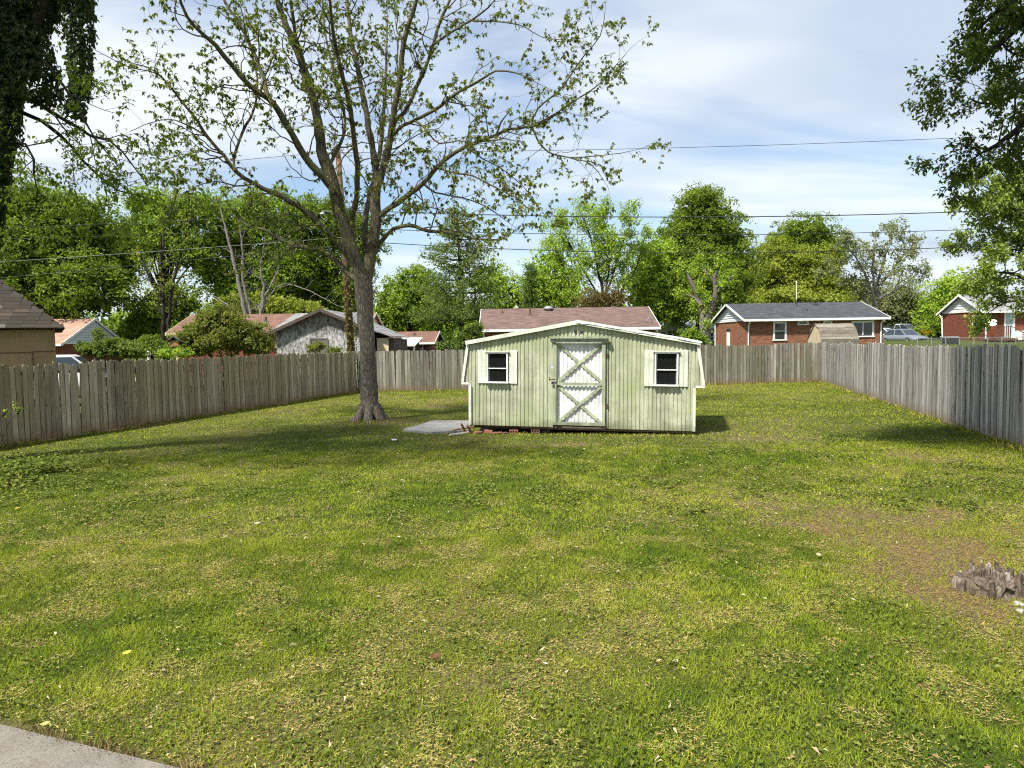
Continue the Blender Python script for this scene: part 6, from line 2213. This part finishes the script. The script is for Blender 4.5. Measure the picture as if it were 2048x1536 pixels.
wb(slab((jx - 0.06, jm, jt + 0.03), (jx1 + 0.06, jm, jt + 0.03), (jx1 + 0.06, jy1 + 0.06, jt - 0.95), (jx - 0.06, jy1 + 0.06, jt - 0.95), 0.03), 'roof', 'jboard', hJ)


# ================================================================== vehicles
def car(label, loc, rz, paint, L=4.5, W=1.8, Ht=1.45, name='parked_car', pickup=False):
    root = empty(name, loc, rz, label, 'car')
    m = plain('car_paint', paint, 0.25, 0.04, 1.0, spec=0.6)
    hw = W / 2
    belt = Ht * 0.62
    st = [(-L / 2, 0.45, belt * 0.86, 0.80), (-L / 2 + 0.15, 0.30, belt * 0.97, 0.95), (-L * 0.3, 0.24, belt, 1.0), (0.0, 0.24, belt, 1.0), (L * 0.2, 0.24, belt * 0.98, 1.0), (L * 0.36, 0.25, belt * 0.88, 0.97), (L / 2 - 0.12, 0.28, belt * 0.74, 0.9), (L / 2, 0.40, belt * 0.60, 0.78)]
    vs, fs = [], []
    for x, zl, zh, k in st:
        w = hw * k
        vs += [(x, -w * 0.92, zl), (x, -w, (zl + zh) * 0.5), (x, -w * 0.94, zh - 0.06), (x, -w * 0.82, zh), (x, w * 0.82, zh), (x, w * 0.94, zh - 0.06), (x, w, (zl + zh) * 0.5), (x, w * 0.92, zl)]
    for i in range(len(st) - 1):
        for j in range(8):
            a, b = i * 8 + j, i * 8 + (j + 1) % 8
            fs.append((a, b, b + 8, a + 8))
    fs += [tuple(range(8)), tuple(range(len(vs) - 1, len(vs) - 9, -1))]
    body = MB().add(vs, fs).build('body', m, root, smooth=True)
    # cabin
    b0, b1 = (-L * 0.12, L * 0.24) if pickup else (-L * 0.40, L * 0.24)
    r0, r1 = (-L * 0.09, L * 0.08) if pickup else (-L * 0.26, L * 0.06)
    wb_, wr = hw * 0.86, hw * 0.68
    zr_ = Ht
    cab = [(b0, -wb_, belt - 0.03), (b1, -wb_, belt - 0.05), (b1, wb_, belt - 0.05), (b0, wb_, belt - 0.03), (r0, -wr, zr_ - 0.04), (r1, -wr, zr_ - 0.04), (r1, wr, zr_ - 0.04), (r0, wr, zr_ - 0.04)]
    MB().add(cab, [(0, 1, 5, 4), (1, 2, 6, 5), (2, 3, 7, 6), (3, 0, 4, 7)]).build('cabin', m, root)
    MB().add([(r0, -wr, zr_ - 0.04), (r1, -wr, zr_ - 0.04), (r1, wr, zr_ - 0.04), (r0, wr, zr_ - 0.04), (r0 + 0.1, -wr + 0.1, zr_), (r1 - 0.1, -wr + 0.1, zr_), (r1 - 0.1, wr - 0.1, zr_), (r0 + 0.1, wr - 0.1, zr_)], [(4, 5, 6, 7), (0, 1, 5, 4), (1, 2, 6, 5), (2, 3, 7, 6), (3, 0, 4, 7)]).build('roof', m, root)
    c = [Vector(p) for p in cab]

    def pane(q, nm):
        mid = sum(q, Vector()) / 4
        n = (q[1] - q[0]).cross(q[3] - q[0]).normalized()
        q2 = [mid + (p - mid) * 0.86 + n * 0.012 for p in q]
        MB().quad(*q2).build(nm, M['car_glass'], root)
    pane([c[1], c[2], c[6], c[5]], 'windscreen')
    pane([c[3], c[0], c[4], c[7]], 'rear_window')
    for a, b, e_, f_ in ((c[0], c[1], c[5], c[4]), (c[2], c[3], c[7], c[6])):
        m1, m2 = (a + b) / 2, (e_ + f_) / 2
        pane([a, m1, m2, f_], 'side_window')
        pane([m1, b, e_, m2], 'side_window')
    for x in (-L * 0.3, L * 0.31):
        for s in (-1, 1):
            w = MB().lathe([(0.0, -0.1), (0.30, -0.1), (0.33, -0.06), (0.33, 0.06), (0.30, 0.1), (0.0, 0.1)], (0, 0, 0), 18).build('wheel', M['rubber'], root, smooth=False)
            w.rotation_euler = (R(90), 0, 0)
            w.location = (x, s * (hw - 0.08), 0.33)
            MB().lathe([(0.0, -0.108), (0.2, -0.108), (0.21, 0.0), (0.2, 0.108), (0.0, 0.108)], (0, 0, 0), 14).build('rim', M['galv'], w)
    for s in (-1, 1):
        MB().cbox(L / 2 - 0.16, L / 2 - 0.02, s * hw * 0.62 - 0.16, s * hw * 0.62 + 0.16, belt * 0.50, belt * 0.62, 0.03).build('headlight', M['lamp'], root)
    MB().cbox(L / 2 - 0.06, L / 2 + 0.015, -0.42, 0.42, belt * 0.36, belt * 0.54, 0.01).build('grille', M['dark_metal'], root)
    return root


M['car_glass'] = plain('car_glass', (0.03, 0.04, 0.05), 0.05, 0.1, 1.0, spec=0.8)
M['rubber'] = plain('tyre_rubber', (0.02, 0.02, 0.02), 0.8, 0.2)
M['lamp'] = plain('headlamp_lens', (0.6, 0.62, 0.62), 0.1, 0.05, spec=0.7)


def at_ground(u, y):
    x = P(u, 680, y).x
    return (x, y, ground_z(x, y))


def car_z(u, v, y):
    p = P(u, v, y)
    return (p.x, p.y, p.z)


car('blue grey sedan parked nose towards the fence corner', car_z(1808, 689, 66), R(-78), (0.16, 0.19, 0.215))
car('white pickup parked behind the blue grey sedan', car_z(1806, 681, 75), R(-60), (0.55, 0.57, 0.58), 5.2, 1.9, 1.75, name='pickup_truck', pickup=True)
car('white car half hidden at the brick house corner', car_z(1768, 687, 69), R(-55), (0.6, 0.6, 0.6), 4.4, 1.75, 1.5)
car('white van roof showing just over the brown fence by the tan garage', (P(135, 712, 27.5).x, 27.5, P(135, 710, 27.5).z - 1.74), R(20), (0.62, 0.62, 0.62), 4.6, 1.85, 1.75, name='parked_van')
o = P(1778, 660, 84)
cn = empty('covered_trailer', (o.x, 84, ground_z(o.x, 84)), 0, 'dark covered trailer standing behind the parked cars', 'trailer')
wb(MB().prism([(o.x - 1.4, ground_z(o.x, 84) + 0.5), (o.x + 2.4, ground_z(o.x, 84) + 0.5), (o.x + 2.3, P(1780, 652, 84).z), (o.x - 1.2, P(1780, 651, 84).z)], 1, 84, 86), 'cover', plain('dark_green_tarp', (0.03, 0.045, 0.04), 0.6, 0.3, 2), cn)
wb(MB().lathe([(0.0, -0.1), (0.35, -0.1), (0.38, 0.0), (0.35, 0.1), (0, 0.1)], (o.x + 0.5, 84.0, ground_z(o.x, 84) + 0.36), 14), 'wheel', 'rubber', cn)

# chain-link fence before the red brick house
c0, c1 = P(1835, 680, 56), P(2060, 680, 56)
cl = empty('chain_link_fence', (c0.x, 56, ground_z(c0.x, 56)), 0, 'low chain link fence in front of the red brick house', 'fence')
for i in range(9):
    x = c0.x + (c1.x - c0.x) * i / 8
    wb(MB().tube([(x, 56, ground_z(x, 56)), (x, 56, P(1900, 675, 56).z)], 0.03, 6), 'post', 'galv', cl)
zt = P(1900, 676, 56).z
wb(MB().tube([(c0.x, 56, zt), (c1.x, 56, zt)], 0.022, 6), 'top_rail', 'galv', cl)
mb = MB()
for i in range(80):
    x = c0.x + (c1.x - c0.x) * i / 80
    for s in (-1, 1):
        mb.bar((x, 56.0 + s * 0.004, zt - 1.0), (x + s * 0.5, 56.0 + s * 0.004, zt), 0.004, 0.004, (0, 1, 0))
wb(mb, 'wire_mesh', 'galv', cl)
o = P(1905, 680, 57)
bn = empty('storage_bin', (o.x, 57, ground_z(o.x, 57)), 0, 'dark storage bin with pale lid behind the chain link fence', 'bin')
gz = ground_z(o.x, 57)
wb(MB().cbox(o.x - 0.5, o.x + 0.5, 57, 57.6, gz, P(1905, 676, 57).z, 0.03), 'body', 'dark_metal', bn)
wb(MB().cbox(o.x - 0.53, o.x + 0.53, 56.97, 57.63, P(1905, 676, 57).z + 0.003, P(1905, 673, 57).z, 0.02), 'lid', 'galv', bn)

# small wooden bird feeder and white finial over the brown fence
fp = P(350, 690, 34)
fz = ground_z(fp.x, 34)
bf = empty('bird_feeder', (fp.x, 34, fz), 0, 'little roofed wooden bird feeder on a post above the brown fence', 'bird feeder')
zr = P(352, 676, 34).z
wb(MB().box(fp.x + 0.05, fp.x + 0.15, 33.96, 34.06, fz, zr - 0.42), 'post', 'cream', bf)
wb(MB().cbox(fp.x - 0.16, fp.x + 0.26, 33.85, 34.2, zr - 0.415, zr - 0.12, 0.02), 'box', plain('cedar_feeder_box', (0.32, 0.16, 0.08), 0.8, 0.2), bf)
for s in (-1, 1):
    wb(slab(*[(fp.x + 0.05 + s * q[0] * 0.36, q[1], zr + q[2]) for q in ((([0, 33.75, 0.08]), ([0, 34.3, 0.08]), ([1, 34.3, -0.16]), ([1, 33.75, -0.16])) if s < 0 else (([1, 33.75, -0.16]), ([1, 34.3, -0.16]), ([0, 34.3, 0.08]), ([0, 33.75, 0.08])))], 0.02), 'roof', 'roof_grey', bf)
q = P(297, 706, 30)
fin_ = empty('finial_post', (q.x, 30, ground_z(q.x, 30)), 0, 'white pointed finial just showing over the brown fence', 'post')
qz = ground_z(q.x, 30)
wb(MB().lathe([(0.05, 0), (0.05, q.z - qz - 0.1), (0.1, q.z - qz - 0.08), (0.11, q.z - qz), (0.06, q.z - qz + 0.1), (0.02, q.z - qz + 0.17), (0, q.z - qz + 0.19)], (q.x, 30, qz), 12), 'shaft', 'white_clean', fin_)

# ================================================================== utility pole and wires
PY = 33.6
pb_, pt_ = P(706, 730, PY), P(675, 292, PY)
pz0 = ground_z(pb_.x, PY)
pole = empty('utility_pole', (pb_.x, PY, pz0), 0, 'leaning brown utility pole behind the fence corner and the forked tree', 'pole')
M['pole_wood'] = bark_mat('creosoted_pole_wood', (0.13, 0.085, 0.05), (0.24, 0.17, 0.11), None, 0, 0.6)
wb(MB().tube([(pb_.x, PY, pz0 - 0.3), tuple((pb_ + pt_) / 2), tuple(pt_)], [0.19, 0.16, 0.12], 12), 'shaft', 'pole_wood', pole, smooth=True)
for v_ in (305, 422, 456, 482):
    f = (730 - v_) / (730 - 292)
    c = pb_ + (pt_ - pb_) * f
    wb(MB().lathe([(0.0, -0.08), (0.05, -0.08), (0.06, 0.0), (0.04, 0.05), (0.0, 0.06)], (c.x, PY - 0.21, c.z), 10), 'insulator', 'galv', pole)
lp = P(645, 428, PY - 1.2)
wb(MB().tube([tuple(pb_ + (pt_ - pb_) * 0.66), (lp.x + 0.3, PY - 0.8, lp.z + 0.18), (lp.x, lp.y, lp.z + 0.12)], 0.03, 6), 'lamp_arm', 'galv', pole)
wb(MB().lathe([(0.0, 0.09), (0.06, 0.08), (0.11, 0.03), (0.12, -0.02), (0.08, -0.07), (0.0, -0.08)], tuple(lp), 14), 'lamp_head', 'galv', pole, smooth=True)
r = np.random.default_rng(301)
n = 420
f_ = r.random(n) * 0.42
base_ = np.array(pb_)[None] + (np.array(pt_) - np.array(pb_))[None] * f_[:, None]
a = r.random(n) * 2 * PI
o_ = np.stack([np.cos(a), np.sin(a), np.zeros(n)], -1)
vv, ff = leaf_faces(base_ + o_ * (0.17 + 0.12 * r.random(n) ** 2)[:, None], o_ * 0.4 + unit_rand(r, n) * 0.5 + np.array([0, 0, -0.6]), o_ + unit_rand(r, n) * 0.4, 0.1, 0.08)
child_mesh('vine', np_mesh('vine', vv, ff, np.repeat(r.random(n), 4)), M['leaf_bush'], pole)

M['cable'] = plain('black_cable', (0.025, 0.025, 0.027), 0.6, 0.1)
M['cable_pale'] = plain('grey_cable', (0.22, 0.23, 0.22), 0.7, 0.1)
WIRES = [
    ('topmost thin wire leaving the pole across open sky to the right', [(678, 305), (1300, 297), (1860, 278), (2200, 262)], 0.011),
    ('thick upper cable running right below the topmost wire', [(686, 420), (1080, 431), (1307, 435), (1900, 424), (2200, 411)], 0.022),
    ('middle cable running right across the maple crown', [(688, 455), (1060, 468), (1307, 470), (1950, 457), (2200, 448)], 0.015),
    ('lowest cable running right across the maple crown', [(690, 480), (1010, 499), (1400, 506), (1947, 491), (2200, 478)], 0.018),
    ('topmost thin wire leaving the pole to the left', [(678, 305), (578, 309), (390, 331), (-150, 410)], 0.011),
    ('upper cable running left before the dense dark trees', [(688, 425), (500, 434), (0, 457), (-150, 463)], 0.009),
    ('faint middle cable running left before the dense dark trees', [(688, 455), (450, 465), (40, 476), (-150, 483)], 0.008),
    ('pale lower cable sloping left towards the tan garage', [(690, 474), (547, 486), (8, 523), (-150, 534)], 0.010),
    ('lowest dark cable sloping left towards the tan garage', [(690, 490), (515, 508), (0, 555), (-150, 570)], 0.010),
]
for label, px, rad in WIRES:
    us = np.array([p[0] for p in px], float)
    vs_ = np.array([p[1] for p in px], float)
    co = np.polyfit(us, vs_, 2)
    vs_fit = np.polyval(co, us)
    uu = np.linspace(us.min(), us.max(), 28)
    pts = [P(u, float(np.polyval(co, u)), PY - 0.22) for u in uu]
    o = MB().tube(pts, rad, 5).build('power_line', M['cable'] if 'pale' not in label else M['cable_pale'])
    tag(o, label, 'cable', 'overhead wires strung from the pole')

# ================================================================== small things on the lawn
# loose slab beside the shed
mb = MB()
sp = [(-2.62, 16.80), (-1.86, 16.12), (-1.02, 16.42), (-1.08, 18.35), (-2.06, 18.62)]
mb.add([(x, y, -0.05) for x, y in sp] + [(x, y, 0.016 + 0.006 * (i % 2)) for i, (x, y) in enumerate(sp)], [(5, 6, 7, 8, 9)] + [(i, (i + 1) % 5, (i + 1) % 5 + 5, i + 5) for i in range(5)])
sl = mb.build('paving_slab', plain('pale_grey_slab', (0.20, 0.205, 0.205), 0.85, 0.25, 2.0, dirt=(0.24, 0.19, 0.12)), bevel=0.008)
tag(sl, 'flat pale grey slab lying beside the green shed corner', 'slab')


def shed_pt(lx, ly, z=0.0):
    return Vector((SHED_A.x + lx * math.cos(SHED_RZ) - ly * math.sin(SHED_RZ), SHED_A.y + lx * math.sin(SHED_RZ) + ly * math.cos(SHED_RZ), z))


M['clay'] = plain('red_clay_brick', (0.21, 0.09, 0.058), 0.9, 0.3, 12, bump=0.5)
M['clay_dark'] = plain('sooty_clay_brick', (0.13, 0.07, 0.05), 0.9, 0.3, 12, bump=0.5)


def cored_brick(label, lx, ly, rz, m):
    p = shed_pt(lx, ly)
    root = empty('loose_brick', (p.x, p.y, float(surf(np.array([p.x]), np.array([p.y]))[0]) + 0.012), SHED_RZ + rz, label, 'brick', 'bricks under the shed edge')
    # a brick on edge: bars around three core holes facing the viewer
    mb = MB()
    L, Hh, D = 0.2, 0.09, 0.057
    xs = [-L / 2, -0.078, -0.042, -0.018, 0.018, 0.042, 0.078, L / 2]
    mb.box(-L / 2, L / 2, -D / 2, D / 2, 0, 0.027).box(-L / 2, L / 2, -D / 2, D / 2, 0.063, Hh)
    for a, b in ((0, 1), (2, 3), (4, 5), (6, 7)):
        mb.box(xs[a], xs[b], -D / 2 + 0.001, D / 2 - 0.001, 0.0272, 0.0628)
    mb.box(-0.09, 0.09, D / 2 - 0.018, D / 2 - 0.002, 0.0274, 0.0626)
    mb.build('body', m, root)
    return root


cored_brick('red cored brick standing on edge under the shed front', 1.06, -0.10, 0.06, M['clay'])
cored_brick('sooty dark brick under the shed front beside the red cored brick', 1.52, 0.08, -0.05, M['clay_dark'])
rr = random.Random(12)


def chunk(name, label, lx, ly, size, m, cat, rot, z=0.0):
    r_ = np.random.default_rng(int(abs(lx * 1000)) + 3)
    sx, sy, sz = size
    p = shed_pt(lx, ly)
    vs = []
    for dz in (0, 1):
        for dx, dy in ((-1, -1), (1, -1), (1, 1), (-1, 1)):
            vs.append((dx * sx / 2 + r_.normal(0, sx * 0.09), dy * sy / 2 + r_.normal(0, sy * 0.09), dz * sz + r_.normal(0, sz * 0.08)))
    o = MB().add(vs, [(3, 2, 1, 0), (4, 5, 6, 7), (0, 1, 5, 4), (1, 2, 6, 5), (2, 3, 7, 6), (3, 0, 4, 7)]).build(name, m, bevel=min(size) * 0.12)
    o.location = (p.x, p.y, float(surf(np.array([p.x]), np.array([p.y]))[0]) + z)
    o.rotation_euler = rot
    return tag(o, label, cat)


chunk('board_scrap', 'whitish split board lying in front of the brick rubble at the shed corner', -0.12, -0.45, (0.46, 0.06, 0.03), M['shed_white'], 'board', (0.02, -0.12, 0.25), 0.03)
chunk('board_scrap', 'reddish stick leaning on the brick rubble at the shed corner', -0.06, -0.12, (0.05, 0.045, 0.26), M['clay'], 'board', (0.25, -0.5, 0.3), 0.02)
chunk('board_scrap', 'short reddish stick beside the leaning stick at the shed corner', 0.06, -0.10, (0.045, 0.045, 0.22), M['clay'], 'board', (0.3, -0.45, 0.1), 0.02)
chunk('board_scrap', 'dark weathered board jutting from under the shed over the grey slab', -0.12, 0.10, (0.7, 0.09, 0.03), M['skid'], 'board', (0.03, -0.10, 0.35), 0.09)
chunk('brick_fragment', 'flat red brick fragment in the rubble nearest the shed corner', 0.22, -0.08, (0.2, 0.11, 0.06), M['clay'], 'brick', (0.1, 0.05, 0.3))
chunk('brick_fragment', 'larger red brick fragment half under the shed', 0.45, 0.0, (0.22, 0.12, 0.08), M['clay'], 'brick', (0.0, 0.1, -0.2))
chunk('brick_fragment', 'low brick fragment sunk in the dirt before the shed front', 0.66, -0.1, (0.22, 0.11, 0.045), M['clay'], 'brick', (0.05, 0.0, 0.12))
chunk('brick_fragment', 'small crumbled brick fragment between rubble and red cored brick', 0.84, -0.06, (0.12, 0.09, 0.04), M['clay_dark'], 'brick', (0.1, 0.0, 0.6))
chunk('brick_fragment', 'small brick fragment lying on the grass beyond the white board', -0.42, -0.3, (0.1, 0.05, 0.04), M['clay'], 'brick', (0.0, 0.2, 0.9))
chunk('cloth_scrap', 'small white paper scrap lying on the grass left of the shed', 0, 0, (0.12, 0.08, 0.01), M['white'], 'scrap', (0.1, 0.1, 0.5), 0.05)
sc_ = [o for o in C.objects if o.name.startswith('cloth_scrap')][0]
sc_.location = (-2.51, 14.88, float(surf(np.array([-2.51]), np.array([14.88]))[0]) + 0.045)


def fallen_leaf(label, u, v, size, col, rz, curl=0.3):
    d = ray(u, v)
    tt = (0 - CAM_Z) / d.z
    x, y = d.x * tt, d.y * tt
    z = float(surf(np.array([x]), np.array([y]))[0]) + 0.04
    n = 9
    vs, fs = [], []
    for i in range(n):
        f = i / (n - 1)
        w = math.sin(PI * min(1, f * 0.93 + 0.03)) ** 0.8 * 0.36
        for s in (-1, 0, 1):
            vs.append(((f - 0.5) * size, s * w * size, curl * size * ((f - 0.5) ** 2 + abs(s) * w * 0.6)))
    for i in range(n - 1):
        for j in range(2):
            a = i * 3 + j
            fs.append((a, a + 3, a + 4, a + 1))
    m = plain('fallen_leaf_tint', tuple(q * 0.8 for q in col), 0.8, 0.2, 20)
    o = MB().add(vs, fs).build('fallen_leaf', m, smooth=True)
    sm = o.modifiers.new('thickness', 'SOLIDIFY')
    sm.thickness = 0.0015
    o.location = (x, y, z)
    o.rotation_euler = (0.15, -0.1, rz)
    return tag(o, label, 'leaf')


fallen_leaf('bright yellow fallen leaf on the grass above the concrete walk', 255, 1316, 0.055, (0.50, 0.47, 0.08), 0.5, 0.8)
fallen_leaf('dark brown curled leaf in the middle of the near lawn', 872, 1327, 0.07, (0.16, 0.07, 0.03), 0.1, 1.2)
fallen_leaf('pale tan leaf on the lawn left of the tree stump', 1637, 1121, 0.065, (0.46, 0.38, 0.22), 1.1, 0.9)
fallen_leaf('yellow leaf at the shaded edge of the lawn by the weeds', 36, 1018, 0.08, (0.50, 0.42, 0.07), -0.3)
fallen_leaf('whitish leaf lying on the lawn below the forked tree', 515, 1053, 0.07, (0.48, 0.44, 0.34), 0.2, 0.9)
fallen_leaf('small pale yellow leaf lying against the concrete walk edge', 92, 1462, 0.045, (0.48, 0.44, 0.16), 0.3, 0.9)

# tree stump
sd_ = ray(2004, 1203)
tt = -CAM_Z / sd_.z
sx_, sy_ = sd_.x * tt + 0.06, sd_.y * tt + 0.22
stump = empty('tree_stump', (sx_, sy_, 0.0), 0, 'low rotten grey tree stump with jagged top on the bare patch', 'stump')
r = np.random.default_rng(61)
t = NT('rotten_stump_wood')
vv_ = t.coord((38, 38, 7), rnd=9.0)
gr = t.noise(vv_, 1.0, 7, 0.7, 0.5)
cc = t.ramp(t.rand(), [(0.0, (0.11, 0.08, 0.056)), (0.5, (0.17, 0.135, 0.10)), (0.85, (0.23, 0.19, 0.15)), (1.0, (0.33, 0.29, 0.24))])
cc = t.mix(t.ramp(gr, [(0.38, 0.85), (0.58, 0.0)]), cc, (0.035, 0.026, 0.02))
t.bump(gr, 0.8, 0.01)
M['stump'] = t.fin(cc, 0.95, 0.1)
mb = MB()
mb.lathe([(0.31, -0.06), (0.275, 0.02), (0.262, 0.06), (0.25, 0.10), (0.2, 0.118), (0.1, 0.10), (0.0, 0.095)], (0, 0, 0), 26)
mb.v = [(x * 0.9 * (1 + r.normal(0, 0.08)), y * 0.85 * (1 + r.normal(0, 0.08)), z + r.normal(0, 0.012)) for x, y, z in mb.v]
mb.build('rotten_core', M['stump'], stump)
for j in range(64):
    a = 2 * PI * j / 64 * 3.0 + r.normal(0, 0.12)
    q = (0.24, 0.175, 0.10)[j % 3] + r.normal(0, 0.015)
    cx_, cy_ = q * math.cos(a) * 0.98, q * math.sin(a) * 0.85
    h = (0.13 + 0.025 * math.cos(a - 0.6)) * r.uniform(0.82, 1.14)
    k = 6
    w, d_ = r.uniform(0.024, 0.046), r.uniform(0.016, 0.03)
    vs = []
    tx, ty = r.normal(0, 0.012), r.normal(0, 0.012)
    for lev, (z, sc_) in enumerate(((-0.03, 1.1), (h * 0.6, 1.0), (h, 0.72))):
        for m_ in range(k):
            b = 2 * PI * m_ / k
            vs.append((math.cos(b) * w * sc_ * (1 + r.normal(0, 0.12)) + tx * lev, math.sin(b) * d_ * sc_ * (1 + r.normal(0, 0.12)) + ty * lev, z + (r.normal(0, 0.014) if lev == 2 else 0)))
    fs = [tuple(range(12, 18))]
    for lev in range(2):
        for m_ in range(k):
            fs.append((lev * k + m_, lev * k + (m_ + 1) % k, (lev + 1) * k + (m_ + 1) % k, (lev + 1) * k + m_))
    o = MB().add(vs, fs).build('wood_splinter', M['stump'], stump)
    o.location = (cx_, cy_, 0.0)
    o.rotation_euler = (0.12 * r.normal(), 0.12 * r.normal(), a + PI / 2 + 0.4 * r.normal())


def stone(label, u, v, s):
    d = ray(u, v)
    tt = -CAM_Z / d.z
    r_ = np.random.default_rng(int(u))
    mb = MB()
    prof = [(0.0, 0.0), (s * 0.5, 0.0), (s * 0.62, s * 0.2), (s * 0.45, s * 0.42), (0.0, s * 0.5)]
    mb.lathe(prof, (0, 0, 0), 9)
    mb.v = [(x * (1 + r_.normal(0, 0.12)), y * (1 + r_.normal(0, 0.12)), z * (1 + r_.normal(0, 0.1))) for x, y, z in mb.v]
    o = mb.build('stone', plain('pale_stone', (0.38, 0.36, 0.33), 0.9, 0.15, 20))
    o.location = (d.x * tt, d.y * tt, 0.005)
    return tag(o, label, 'stone')


stone('pale pebble lying nearest below the tree stump', 2040, 1226, 0.05)
stone('larger pale stone tucked against the tree stump foot', 2036, 1212, 0.06)
